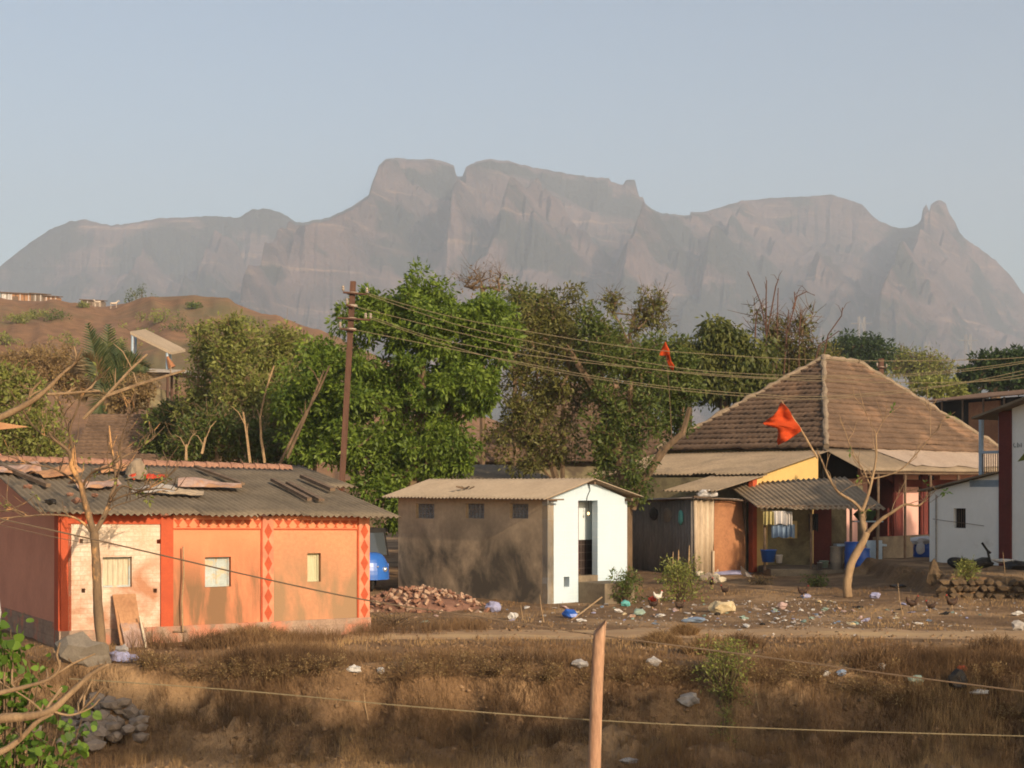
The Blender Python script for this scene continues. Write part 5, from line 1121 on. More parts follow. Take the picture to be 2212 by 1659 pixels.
# ---- foreground bare trees
def limb_tree(name, label, d, limbs, m, seed, cat='tree', child=3, L=.5, base=None, leafs=None, depth_j=.0, sub=True, peel=None):
    rn = random.Random(seed); mb = MB(); tw = MB(); rng = np.random.default_rng(seed); tips = []
    b = P(limbs[0][0][0][0], limbs[0][0][0][1], d) if base is None else base
    root = thing(name, b, label, cat)
    for i, (pts, r0, r1) in enumerate(limbs):
        dj = rn.uniform(-depth_j, depth_j) if i else 0; n = len(pts); q = []
        for k, (x, y) in enumerate(pts): q.append(P(x, y, d + dj * k / max(1, n - 1)))
        # smooth
        qq = []
        for k in range(n - 1):
            p0 = q[max(k - 1, 0)]; p1 = q[k]; p2 = q[k + 1]; p3 = q[min(k + 2, n - 1)]
            for s in range(5):
                t = s / 5; qq.append(0.5 * ((2 * p1) + (p2 - p0) * t + (2 * p0 - 5 * p1 + 4 * p2 - p3) * t * t + (3 * p1 - p0 - 3 * p2 + p3) * t ** 3))
        qq.append(q[-1]); N = len(qq); rr = [r0 + (r1 - r0) * k / (N - 1) + rn.uniform(-.06, .06) * r0 for k in range(N)]
        mb.tube(qq, rr, 9 if r0 > .05 else 5)
        if sub and i:
            for _ in range(int(child)):
                k = rn.randrange(max(1, N // 3), N); a = qq[k]; dr = (qq[min(k + 1, N - 1)] - qq[k - 1]).normalized(); v = (dr * .8 + Vector((rn.uniform(-1, 1), rn.uniform(-1, 1), rn.uniform(-.1, .9)))).normalized()
                l = L * rn.uniform(.5, 1.5); b2 = a + v * l * .5 + Vector((0, 0, rn.uniform(-.05, .1))) * l; e = b2 + (v + Vector((rn.uniform(-.6, .6), 0, rn.uniform(-.2, .7)))).normalized() * l * .6
                tw.tube([a, b2, e], [min(.013, r1 * 1.2), .008, .004], 4, cap=False); tips.append(tuple(e))
                if rn.random() < .6: e2 = b2 + Vector((rn.uniform(-.4, .4), rn.uniform(-.3, .3), rn.uniform(0, .4))) * l; tw.tube([b2, e2], [.007, .003], 3, cap=False); tips.append(tuple(e2))
    mb.add(tw.v, tw.f); tw.v = []
    mb.build('trunk', M[m], root, smooth=True, fix=False)
    if tw.v: tw.build('twigs', M['bark' if m == 'barkpeel' else m], root, fix=False)
    if leafs and tips:
        n, sz, lm = leafs; e = np.array([tips[rn.randrange(len(tips))] for _ in range(n)]); V, Fc, tn = leaves(e, np.full(n, .08), 7, sz, rng, .4); fast('crown', V, Fc, M[lm], root, tone=tn)
    return root
limb_tree('bare_tree', 'bare tree with peeling orange bark standing before the orange house corner', 26.6, [
    ([(222, 1460), (220, 1400), (212, 1320), (208, 1220), (203, 1150)], .092, .072),
    ([(203, 1155), (192, 1115), (182, 1080), (172, 1040), (155, 1010), (148, 975), (118, 950), (105, 935)], .062, .02),
    ([(204, 1150), (222, 1120), (232, 1098), (240, 1070), (250, 1040), (246, 1000), (240, 960), (236, 920)], .05, .014),
    ([(182, 1085), (180, 1050), (200, 1020), (235, 1010), (262, 1018)], .03, .008),
    ([(160, 1015), (155, 960), (150, 930), (168, 880), (180, 850), (210, 820)], .03, .008),
    ([(240, 1075), (265, 1050), (300, 1060), (345, 1055), (380, 1060)], .022, .006),
    ([(246, 1000), (270, 985), (300, 970), (335, 940)], .02, .006),
    ([(236, 1085), (270, 1070), (310, 1060), (350, 1040), (385, 1010)], .02, .006),
    ([(172, 1045), (140, 1025), (110, 1010), (60, 1000), (20, 985)], .022, .006),
    ([(200, 1155), (180, 1130), (150, 1115), (100, 1112), (60, 1115), (20, 1120), (-30, 1150)], .025, .010),
    ([(148, 980), (150, 940), (138, 900), (128, 870)], .02, .006),
    ([(252, 1030), (262, 1000), (258, 960), (280, 900), (290, 880)], .02, .006),
    ([(60, 1115), (30, 1100), (0, 1105)], .014, .006), ([(118, 950), (80, 930), (50, 890)], .014, .005), ([(222, 1120), (245, 1095), (290, 1080), (330, 1062)], .014, .005)],
    'barkpeel', 5, child=8, L=.42, leafs=(26, .09, 'leafK'), depth_j=.9)
def trunk_base(px, py, d): return P(px, py, d)
r = limb_tree('bare_tree', 'nearly leafless pale tree with a forked crown in front of the porch', 41.0, [
    ([(1832, 1290), (1830, 1260), (1840, 1215), (1862, 1175), (1872, 1150)], .125, .095),
    ([(1870, 1160), (1864, 1130), (1862, 1102)], .085, .075),
    ([(1862, 1105), (1845, 1085), (1810, 1062), (1790, 1030), (1775, 995), (1765, 975)], .05, .02),
    ([(1862, 1105), (1875, 1070), (1885, 1030), (1893, 985), (1892, 935)], .055, .015),
    ([(1872, 1152), (1900, 1125), (1925, 1108), (1955, 1090), (1985, 1092), (2004, 1070)], .06, .018),
    ([(1880, 1050), (1865, 1015), (1845, 985), (1825, 930), (1815, 900)], .022, .006),
    ([(1883, 1035), (1940, 1018), (1980, 980), (2010, 945), (2035, 915)], .024, .007),
    ([(1893, 940), (1905, 915), (1918, 895)], .012, .005), ([(1892, 935), (1878, 910), (1866, 880)], .012, .005),
    ([(1885, 1030), (1865, 1028), (1855, 1000)], .015, .005), ([(1960, 1090), (1985, 1082), (2010, 1085)], .012, .005),
    ([(1925, 1108), (1935, 1080), (1960, 1055)], .010, .004), ([(2010, 945), (2010, 900), (2012, 870)], .010, .004), ([(1815, 1065), (1840, 1050), (1862, 1052)], .010, .004)],
    'barkpale', 9, child=4, L=.45, leafs=(7, .12, 'leafnear'), depth_j=.8)
# near branches entering from the left
limb_tree('near_branch', 'pale bare branch reaching in from the left edge above the roof', 9.0, [([(-60, 925), (0, 902), (60, 872), (100, 842), (130, 812), (155, 790)], .027, .006), ([(100, 852), (140, 850), (190, 846), (215, 845)], .010, .005), ([(60, 872), (64, 850), (68, 838)], .005, .003), ([(130, 812), (158, 790), (160, 780)], .005, .003)], 'barkpale', 3, 'branch', child=2, L=.10)
limb_tree('near_branch', 'brown bare branch sweeping over the green leaves at lower left', 8.0, [([(-60, 1570), (0, 1553), (60, 1548), (110, 1535), (150, 1500), (200, 1455), (235, 1435)], .030, .010), ([(-40, 1510), (0, 1497), (50, 1485), (100, 1470), (125, 1450), (130, 1425)], .016, .005), ([(-60, 1640), (0, 1625), (40, 1600), (80, 1560), (115, 1540)], .022, .012), ([(110, 1535), (150, 1545), (195, 1530), (215, 1510)], .007, .003), ([(100, 1545), (60, 1510), (10, 1480)], .007, .003)], 'barkpale', 4, 'branch', child=3, L=.14)
c = [P(-20, 905, 8.6), P(0, 912, 8.6), P(62, 922, 8.7), P(0, 928, 8.6), P(-20, 930, 8.6)]
tag(MB().prism(c, (0, .01, 0)).build('brown_cloth', M['board'], base=c[0]), 'small brown scrap snagged under the upper near branch at the left edge', 'scrap')
def leafplant():
    rng = np.random.default_rng(14); d = 8.6; b = P(20, 1900, d)
    o = thing('leafy_shrub', b, 'round leaved bright green shrub filling the lower left corner', 'shrub')
    bl = [(10, 1400, 60, 55), (80, 1385, 14, 10), (20, 1470, 50, 40), (70, 1440, 20, 30), (60, 1560, 90, 50), (150, 1560, 36, 30), (60, 1640, 110, 50), (150, 1630, 30, 40), (-30, 1520, 60, 150), (200, 1560, 14, 30), (0, 1350, 24, 16)]
    e = sample_blobs(bl, d, 95, rng, 1.0); mb = MB()
    for q in e: mb.tube([Vector((q[0] * .6 + b.x * .4, q[1], q[2] - .35)), Vector((q[0] * .9 + b.x * .1, q[1], q[2] - .12)), Vector(q)], [.006, .004, .002], 4, cap=False)
    mb.build('stem', M['bark'], o, fix=False)
    c = np.repeat(e, 9, 0) + rng.normal(size=(len(e) * 9, 3)) * .05; n = len(c); mbv = []; fs = []; tn = []
    for i in range(n):
        a = Vector(unit(1, rng)[0]); a.z -= .3; a.normalize(); bb = a.cross(Vector(unit(1, rng)[0])).normalized(); L = rng.uniform(.03, .065) ; p = Vector(c[i]); k0 = len(mbv); tt = rng.random()
        prof = ((0, .0), (.12, .38), (.40, .50), (.72, .36), (1, 0))
        nn = a.cross(bb)
        for (u, w) in prof: mbv.append(p + a * u * L + bb * w * L * .95 + nn * L * .15 * w); tn.append(tt)
        for (u, w) in prof[1:-1]: mbv.append(p + a * u * L - bb * w * L * .95 + nn * L * .15 * w); tn.append(tt)
        # triangles as quads
        fs += [(k0, k0 + 1, k0 + 5, k0 + 5), (k0 + 1, k0 + 2, k0 + 6, k0 + 5), (k0 + 2, k0 + 3, k0 + 7, k0 + 6), (k0 + 3, k0 + 4, k0 + 7, k0 + 7)]
    me = MB(); me.v = [tuple(v) for v in mbv]; me.f = [tuple(dict.fromkeys(f)) for f in fs]; me.mi = [0] * len(fs); me.t = tn
    me.build('crown', M['leafnear'], o, fix=False)
leafplant()
# small green weeds and bushes in the yard
def bush(px, py, w, h, lm, label, seed, K=26, per=40, size=.07, name='weed_bush', d=None):
    rng = np.random.default_rng(seed); c = gpt(px, py) if d is None else P(px, py, d); k = c.y / F; o = thing(name, c, label, 'bush')
    e = np.array([(c.x + rng.normal() * w * k * .28, c.y + rng.normal() * w * k * .25, c.z + (.1 + .9 * rng.random()) * h * k) for _ in range(K)])
    mb = MB()
    for q in e: mb.tube([c + V3(rng.normal() * .05, 0, -.05), c.lerp(Vector(q), .5) + V3(0, 0, .05), Vector(q)], [.014, .009, .004], 4, cap=False)
    twigs(e, 2, .25, .004, rng, mb); mb.build('stem', M['bark'], o, fix=False)
    V, Fc, tn = leaves(e, np.full(K, .16 * math.sqrt(w / 40)), per, size, rng, .1); fast('crown', V, Fc, M[lm], o, tone=tn)
bush(1352, 1305, 60, 70, 'leafC', 'low green bush at the foot of the toilet block right corner', 41)
bush(1472, 1300, 90, 90, 'leafK', 'wide yellow green bush in front of the pale tin sheet', 42, 44)
bush(1470, 1262, 60, 40, 'leafC', 'darker bush right behind the wide yellow green one', 43)
bush(1765, 1268, 46, 18, 'leafC', 'small flat green weed on bare ground before the porch', 44, 14)
bush(2085, 1255, 44, 40, 'leafK', 'yellow green weed growing on the earth platform by the white house', 45, 20)
bush(1640, 1262, 50, 12, 'leafbr', 'small dry weed tuft left of the pale forked tree', 46, 10)
bush(1570, 1520, 80, 125, 'leafK', 'light green shrub hanging over the ditch edge right of the post', 47, 60, 46, .045, d=24.9)
bush(1560, 1640, 30, 110, 'leafK', 'thin trailing green weed below the light green shrub', 48, 18, 30, .04, d=24.3)
bush(1195, 1300, 80, 60, 'leafbr', 'dry weed tangle against the toilet block side wall', 49, 30, 16, .05)
bush(850, 1352, 150, 34, 'leafbr', 'fallen dry twiggy branch lying before the brick rubble', 50, 36, 3, .05, name='fallen_branch')
BL = [(330, 1450, 'leftmost of all, near the rags'), (420, 1470, 'second from the left on the ditch edge'), (505, 1462, 'below the middle of the orange house'), (600, 1470, 'below the middle diamond pillar'), (690, 1455, 'left of the white bag on the lip'), (880, 1478, 'right of the white bag on the lip'), (975, 1470, 'below the brick rubble'), (1075, 1460, 'below the toilet block'), (1180, 1472, 'just left of the bamboo post'), (1365, 1478, 'just right of the bamboo post'), (1460, 1470, 'left of the light green shrub'), (1660, 1485, 'right of the light green shrub'), (1760, 1475, 'below the forked tree'), (1860, 1500, 'left of the red scrap'), (1960, 1520, 'below the greenish bag'), (2140, 1470, 'near the right edge above the black bag'), (2190, 1560, 'lowest at the right edge')]
for k, (px, py, lab) in enumerate(BL):
    rng = np.random.default_rng(900 + k); c = gpt(px, py); o = thing('dry_bush', c, 'brown twiggy dry bush on the bank, ' + lab, 'bush', 'dry twiggy bushes along the ditch edge'); w = .35 + .25 * rng.random()
    e = np.array([(c.x + rng.normal() * w * .6, c.y + rng.normal() * w * .35, c.z + (.06 + .40 * rng.random()) * w * 1.3) for _ in range(42)])
    mb = MB()
    for q in e: mb.tube([c + V3(rng.normal() * .12, rng.normal() * .06, -.03), c.lerp(Vector(q), .5) + V3(0, 0, .05), Vector(q)], [.006, .005, .003], 3, cap=False)
    twigs(e, 5, .16, .0028, rng, mb); mb.build('stem', M['brush'], o, fix=False)
    V, Fc, tn = leaves(e, np.full(42, .10), 22, .03, rng, .1); fast('crown', V, Fc, M['leafbr'], o, tone=tn)
for px, py, h, lab in ((1175, 1345, 60, 'tall thin pale dry stalk before the toilet corner'), (1950, 1330, 70, 'thin pale dry stalk left of the earth platform'), (2180, 1290, 90, 'tall leaning dry stalk on the right earth platform'), (795, 1560, 60, 'thin pale stalk on the ditch bank left'), (1640, 1540, 70, 'forked dark dry stalk on the bank right of the green shrub'), (1130, 1340, 34, 'short leaning dry stalk near the toilet side wall')):
    c = gpt(px, py); k = c.y / F; MB().tube([c, c + V3(-.1 * h * k, 0, .5 * h * k), c + V3(-.15 * h * k, 0, h * k)], [.012, .01, .005], 4).build('dry_stalk', M['cane'], base=c); tag(bpy.data.objects[-1] if False else COL.objects[-1], lab, 'stalk', 'lone dry stalks')
a = gpt(1235, 1340); b = P(1300, 1290, 38); tag(MB().tube([a, b], .02, 5).build('cane_stick', M['cane'], base=a), 'thin cane leaning on the cement step from a blue plastic bag', 'stick')

# ---- unseen shade trees, crowns shaped to cast the yard and ditch shade
def world_tree(name, label, base, blobs, K, per, size, lm, seed, rad=.25):
    rng = np.random.default_rng(seed); base = Vector(base); o = thing(name, base, label, 'tree'); e = []
    vol = np.array([b[3] * b[4] * b[5] for b in blobs]); pr = vol / vol.sum()
    for _ in range(K):
        b = blobs[rng.choice(len(blobs), p=pr)]; v = unit(1, rng)[0] * rng.random() ** .4; e.append((b[0] + v[0] * b[3], b[1] + v[1] * b[4], b[2] + v[2] * b[5]))
    e = np.array(e); mb = MB(); top = np.mean(e, 0); skeleton([base, base.lerp(Vector(top), .4), base.lerp(Vector(top), .75)], rad, e, rng, mb, .02); mb.build('trunk', M['bark'], o, fix=False)
    V, Fc, tn = leaves(e, .55 * (.7 + .6 * rng.random(len(e))), per, size, rng); fast('crown', V, Fc, M[lm], o, tone=tn)
world_tree('leafy_tree', 'low round unseen tree beyond the right edge shaped to shade the yard', (14.6, 37.5, 0), [(14.2, 37.5, 4.1, 1.3, 1.3, .8), (15.8, 37.2, 4.3, 1.3, 1.5, .9)], 60, 130, .3, 'leafC', 61)
world_tree('leafy_tree', 'taller unseen tree beyond the right edge shaped to shade the porch', (18.5, 37, 0), [(18.6, 37, 6.0, 1.3, 1.4, 1.7), (19.4, 37, 6.6, 1.6, 1.5, 2.5), (21.2, 37, 7.0, 1.8, 1.5, 3.0), (17.5, 37, 4.4, 2.0, 1.5, .8)], 170, 130, .3, 'leafC', 62)
world_tree('leafy_tree', 'tallest unseen tree beyond the right edge shaped to shade the house front', (24.5, 37, 0), [(23.4, 37, 7.2, 1.8, 1.8, 3.2), (26.0, 37, 7.6, 2.2, 1.8, 3.9), (28.5, 37, 8, 2, 1.8, 3.8), (31.3, 37, 9.4, 2.2, 1.8, 3.4)], 360, 130, .3, 'leafC', 63)
world_tree('leafy_tree', 'tall unseen trackside tree behind the camera shaped to shade the ditch', (24.0, -3, 1.0), [(21.6, -3, 11.0, 2.9, .8, 1.25), (26.0, -3, 11.1, 2.9, .8, 1.25)], 560, 140, .22, 'leafC', 64)
world_tree('leafy_tree', 'slim tall unseen trackside tree behind the camera shaped to shade the bank', (14.5, -3, 1.0), [(14.2, -3, 11.7, 1.7, .5, .50), (17.6, -3, 11.5, 1.5, .5, .45), (12.2, -3, 12.0, .7, .5, .35)], 170, 95, .18, 'leafC', 65, .08)

# ---- dry grass and brush (uncountable ground cover)
def blades(X, Y, Z, hgt, wid, rng, lean=.45):
    n = len(X); th = rng.random(n) * 2 * np.pi; ln = lean * rng.random(n) * hgt; w = wid * (.6 + .8 * rng.random(n)); ph = rng.random(n) * 2 * np.pi
    b = np.stack([X, Y, Z - .01], -1); wx = np.stack([np.cos(ph) * w, np.sin(ph) * w, 0 * w], -1)
    mid = b + np.stack([np.cos(th) * ln * .35, np.sin(th) * ln * .35, hgt * .55], -1); tip = b + np.stack([np.cos(th) * ln, np.sin(th) * ln, hgt * (1 - .1 * rng.random(n))], -1)
    V = np.stack([b - wx, b + wx, mid + wx * .7, mid - wx * .7, tip], 1).reshape(-1, 3); i = np.arange(n) * 5
    q = np.stack([i, i + 1, i + 2, i + 3], -1); t = np.stack([i + 3, i + 2, i + 4, i + 4], -1)
    return V, q, np.stack([i + 3, i + 2, i + 4], -1)
def grass(name, m, n, xr, yr, dens, hf, wid, seed, lean=.45, tuft=1, tr=.06):
    rng = np.random.default_rng(seed); X = rng.uniform(*xr, n); Y = rng.uniform(*yr, n)
    keep = rng.random(n) < dens(X, Y); keep &= np.abs(X) < .345 * Y + .6; X, Y = X[keep], Y[keep]
    if tuft > 1: X = np.repeat(X, tuft) + rng.normal(size=len(X) * tuft) * tr; Y = np.repeat(Y, tuft) + rng.normal(size=len(Y) * tuft) * tr
    Z = gz(X, Y); hh = hf(X, Y) * (.5 + .8 * rng.random(len(X)))
    V, q, t = blades(X, Y, Z, hh, wid, rng, lean)
    tri = np.concatenate([q[:, [0, 1, 2]], q[:, [0, 2, 3]], t])
    base = fbm(X * .9, Y * .9, seed, 3); tn = np.clip(1.6 * (base - .5) + .5 + .35 * (rng.random(len(X)) - .5), 0, 1)
    return tag(fast(name, V, tri, m, base=(0, 25, 0), tone=np.repeat(tn, 5)), kind='stuff')
def ingr(X, Y, x0, x1, y0, y1, s=.5): return sst((X - x0) / s) * sst((x1 - X) / s) * sst((Y - y0) / s) * sst((y1 - Y) / s)
def inhouse(X, Y):
    s = (X + 8.04) * .866 + (Y - 28.0) * .5; b = -(X + 8.04) * .5 + (Y - 28.0) * .866; h = (s > -.1) & (s < 6.1) & (b > -.1)
    s2 = (X - .87) * -.65 + (Y - 38.4) * .76; b2 = (X - .87) * .76 + (Y - 38.4) * .65; t = (s2 > -.1) & (s2 < 6.3) & (b2 > -.1) & (b2 < 2.9)
    return h | t
# stubble on the ditch floor and the lower right slope
grass('dry_grass', M['straw'], 52000, (-8.5, 9), (21.6, 24.9), lambda X, Y: .75 * (.25 + .9 * sst((fbm(X * .9, Y * 1.3, 71) - .45) / .12)) * (1 - .8 * sst((-3.6 - X) / .8) * (Y < 24.6)), lambda X, Y: .05 + .20 * fbm(X * .9, Y * .9, 72) + .12 * sst((X - 1) / 3), .0035, 73, tuft=3)
# bank lip and face
dl = lambda X, Y: np.exp(-((Y - 26.0) / .8) ** 2) * (.12 + .75 * sst((fbm(X * .9, Y * 1.1, 74) - .46) / .1)) * (1 - .85 * sst((-4.9 - X) / .8)) + .40 * (Y < 25.4) * (fbm(X * 1.0, Y * 1.2, 79) > .50)
grass('dry_brush', M['brush'], 44000, (-8.8, 9.3), (24.0, 28.2), dl, lambda X, Y: (.08 + .40 * fbm(X * .8, Y * .8, 75) ** 1.8) * np.where(X > 1, .75, 1), .0034, 76, 1.0, tuft=8, tr=.06)
# thin yard stubble
grass('yard_stubble', M['straw'], 70000, (-9, 15), (26.5, 46), lambda X, Y: (~inhouse(X, Y)) * (np.abs(Y - 30.6 - .35 * np.sin(X * .35)) > .9) * np.where(Y > 44, .1, 1) * (.08 + .7 * (fbm(X * .5, Y * .5, 77) > .52)) * np.where(Y < 30, .9, .35), lambda X, Y: .04 + .10 * fbm(X, Y, 78) * np.where(Y < 29.5, 1.3, .7), .006, 79, tuft=2)
# brush against the orange house wall
grass('wall_weeds', M['brush'], 9000, (-7.2, -.5), (26.8, 32), lambda X, Y: (~inhouse(X, Y)) * np.exp(-((-(X + 8.04) * .5 + (Y - 28) * .866 + .6) / .45) ** 2) * sst((X + 7.0) / 1.5) * (.3 + .7 * (fbm(X, Y, 81) > .45)), lambda X, Y: .10 + .34 * fbm(X * 1.2, Y * 1.2, 82), .0034, 83, 1.0, tuft=7, tr=.07)
def clods():
    rng = np.random.default_rng(404); n = 15000; X = rng.uniform(-8.8, 9, n); Y = 22 + 10 * rng.random(n) ** 1.6; k = (np.abs(X) < .345 * Y + .5) & ~inhouse(X, Y) & (rng.random(n) < .15 + .85 * (fbm(X * 1.3, Y * 1.3, 405) > .5)); X, Y = X[k], Y[k]; n = len(X)
    Z = gz(X, Y); s = .008 + .05 * rng.random(n) ** 3.5; C = np.stack([X, Y, Z + s * .2], -1)
    O = np.array([[1, 0, 0], [0, 1, 0], [-1, 0, 0], [0, -1, 0], [0, 0, .8], [0, 0, -.8]]); V = C[:, None, :] + O[None] * s[:, None, None] * (.6 + .8 * rng.random((n, 6, 1))) + rng.normal(size=(n, 6, 3)) * s[:, None, None] * .2
    Fq = np.array([[0, 1, 4], [1, 2, 4], [2, 3, 4], [3, 0, 4], [1, 0, 5], [2, 1, 5], [3, 2, 5], [0, 3, 5]]); Fc = (np.arange(n)[:, None, None] * 6 + Fq[None]).reshape(-1, 3)
    tag(fast('soil_clods', V.reshape(-1, 3), Fc, mat('clod_soil', (.13, .078, .04), (.30, .19, .10), tone=True, fine=0), base=(0, 25, 0), tone=np.repeat(rng.random(n), 6)), kind='stuff')
clods()
grass('hanging_roots', M['brush'], 26000, (-8.5, 9.3), (23.6, 26.2), lambda X, Y: .5 * sst((fbm(X * 1.6, Y * 1.2, 91) - .45) / .1), lambda X, Y: .05 + .16 * fbm(X * 2, Y * 2, 92), .0026, 93, 2.6, tuft=6, tr=.09)
def bits():
    rng = np.random.default_rng(515); n = 2600; px = rng.triangular(1120, 1700, 2260, n); py = 1292 + 84 * rng.random(n) ** 1.2; Y = H * F / (py - HY); X = (px - CX) / F * Y; k = ~inhouse(X, Y) & (gz(X, Y) < .25) & (rng.random(n) < sst((fbm(X * .8, Y * .8, 516) - .40) / .15) + .1); X, Y = X[k], Y[k]; n = len(X)
    Z = gz(X, Y) + .012; s = .010 + .032 * rng.random(n) ** 2; a = unit(n, rng); a[:, 2] *= .35; b = np.cross(a, unit(n, rng)); C = np.stack([X, Y, Z + s * .3], -1); q = lambda v, t: v * t[:, None]
    V = np.stack([C - q(a, s), C + q(b, s * .8), C + q(a, s * 1.2), C - q(b, s * .7)], 1).reshape(-1, 3)
    tag(fast('litter_bits', V, np.arange(4 * n).reshape(-1, 4), mat('litter_flakes', (.10, .07, .05), (.46, .42, .38), tone=True, fine=0), base=(8, 38, 0), tone=np.repeat(rng.random(n) ** .8, 4)), kind='stuff')
bits()
# straw heap lumps
for k, (px, py, w, h, m_) in enumerate(((560, 1385, 1.5, .25, 'straw'), (470, 1400, 1.1, .22, 'brush'), (1530, 1410, .9, .28, 'straw'), (1430, 1395, .7, .2, 'straw'), (1600, 1400, .8, .2, 'brush'), (1900, 1440, 1.0, .25, 'brush'), (2150, 1420, 1.2, .35, 'brush'), (1480, 1372, .5, .14, 'straw'))):
    c = gpt(px, py); rng = np.random.default_rng(300 + k); n = 1500; rr = np.sqrt(rng.random(n)); th = rng.random(n) * 6.283
    X = c.x + w * .5 * rr * np.cos(th); Y = c.y + w * .35 * rr * np.sin(th); Z = gz(X, Y) + h * (1 - rr ** 2) * rng.random(n)
    V, q, t = blades(X, Y, Z, np.full(n, .16), .005, rng, 1.6); tri = np.concatenate([q[:, [0, 1, 2]], q[:, [0, 2, 3]], t])
    lab = ['pale straw heap before the middle diamond pillar', 'brown dry weed heap left of the pale straw heap', 'largest straw tuft right of the bamboo post on the lip', 'straw tuft nearest the bamboo post beside the track', 'brown tuft right of the largest straw tuft', 'brown dry clump on the bank below the pale forked tree', 'big brown dry clump on the bank at the right edge', 'small straw tuft on the far side of the track'][k]
    tag(fast('straw_tuft', V, tri, M[m_], base=c, tone=np.repeat(np.clip(.5 + .3 * rng.normal(size=n), 0, 1), 5)), lab, 'straw heap', 'dry heaps along the track')
# ================================================================ small things
# broken brick heap
rn = random.Random(21); mbk = []
protos = []
for k in range(8):
    pale = k % 3 == 0; mb = MB(); 
    if k % 2: lumpy(mb, (0, 0, 0), .20, .11, .09, 400 + k, 0, 9, rough=.22)
    else:
        mb.cbox((0, 0, -.035), .19 if k % 4 else .12, .10, .07); mb.v = [(x + rn.uniform(-.018, .018), y + rn.uniform(-.018, .018), z + rn.uniform(-.014, .014)) for x, y, z in mb.v]
    o = mb.build('broken_brick', M['brickpale' if pale else 'brickred'], base=(0, 0, 0)); protos.append(o)
    tag(o, None, 'brick', 'broken bricks in the rubble heap')
def heap_h(x, y):
    return .44 * max(0, 1 - ((x + 2.2) / 1.5) ** 2 - ((y - 37.3) / 1.5) ** 2) ** .8
hm_ = MB(); nx = 20
hx = np.linspace(-3.9, -.5, 30); hy = np.linspace(35.7, 38.9, 26); HX, HYY = np.meshgrid(hx, hy); HZ = gz(HX, HYY) + np.vectorize(heap_h)(HX, HYY) * .85 - .03
tag(grid_mesh('rubble_mound', HX, HYY, HZ, M['brickred'], base=(-1.75, 37.3, 0)), 'mound of brick rubble under the broken bricks beside the toilet block', 'rubble')
cnt = 0
labs = ['pale mortar coated broken brick in the rubble heap beside the toilet block', 'reddish broken brick in the rubble heap beside the toilet block']
while cnt < 290:
    x, y = rn.uniform(-3.9, -.55), rn.uniform(35.6, 38.6); h = heap_h(x, y)
    if h <= 0 and rn.random() > .16: continue
    if inhouse(np.array([x]), np.array([y]))[0]: continue
    k = rn.randrange(8); o = protos[k] if cnt < 8 and False else protos[k].copy()
    if not o.users_collection: COL.objects.link(o)
    o.location = (x, y, g1(x, y) + h + rn.uniform(.0, .05)); o.rotation_euler = (rn.uniform(-1, 1), rn.uniform(-1, 1), rn.uniform(0, 6.3)); s = rn.uniform(.42, 1.0); o.scale = (s, s, s)
    o['label'] = labs[0 if k % 3 == 0 else 1]; cnt += 1
for o in protos: bpy.data.objects.remove(o)
# grey stones lower left
rn = random.Random(33); bx_ = gpt(250, 1600)
for k in range(90):
    px, py = rn.gauss(215, 55), rn.gauss(1585, 24)
    if px < 60 or py > 1640: px, py = 230 + rn.uniform(-60, 50), 1600
    c = gpt(min(px, 305), max(1545, py)); s = rn.uniform(.16, .34); up = max(0, .22 - abs(px - 230) / 400)
    o = lumpy(MB(), c + V3(0, 0, s * .25 + up * rn.random()), s, s * .8, s * .62, 700 + k, rn.uniform(0, 3), 9, rough=.25).build('grey_stone', M['stone'], base=c)
    tag(o, 'rough grey brown stone in the loose pile by the ditch at lower left', 'stone', 'stones in the loose pile by the ditch')
# dark stones of the collapsed wall in front of the earth platform: one dry stone wall
rn = random.Random(35); mb = MB(); x = 10.95
c0 = V3(12.5, 40.3, 0)
for row in range(3):
    x = 10.9 + rn.uniform(0, .15)
    while x < 14.6:
        s = rn.uniform(.22, .42); yy = 40.35 + .7 * (float(fbm(np.array([x * .9]), np.array([0.]), 6, 2)[0]) - .5) + row * .07 + rn.uniform(-.06, .06)
        lumpy(mb, (x, yy, .06 + row * .17 + rn.uniform(-.03, .03)), s, .3, .2, int(x * 1000) + row, rn.uniform(-.3, .3), 9, rough=.25); x += s * .85
tag(mb.build('dry_stone_wall', M['stonedark'], base=c0), 'dark crumbling dry stone wall along the front of the right earth platform', 'wall')
lump_obj('broken_wall_stub', P(2018, 1240, 41.2), .35, .3, .75, 71, 'stonedark', 'upright crumbling mud stub at the left end of the earth platform', 'wall stub', n=12)
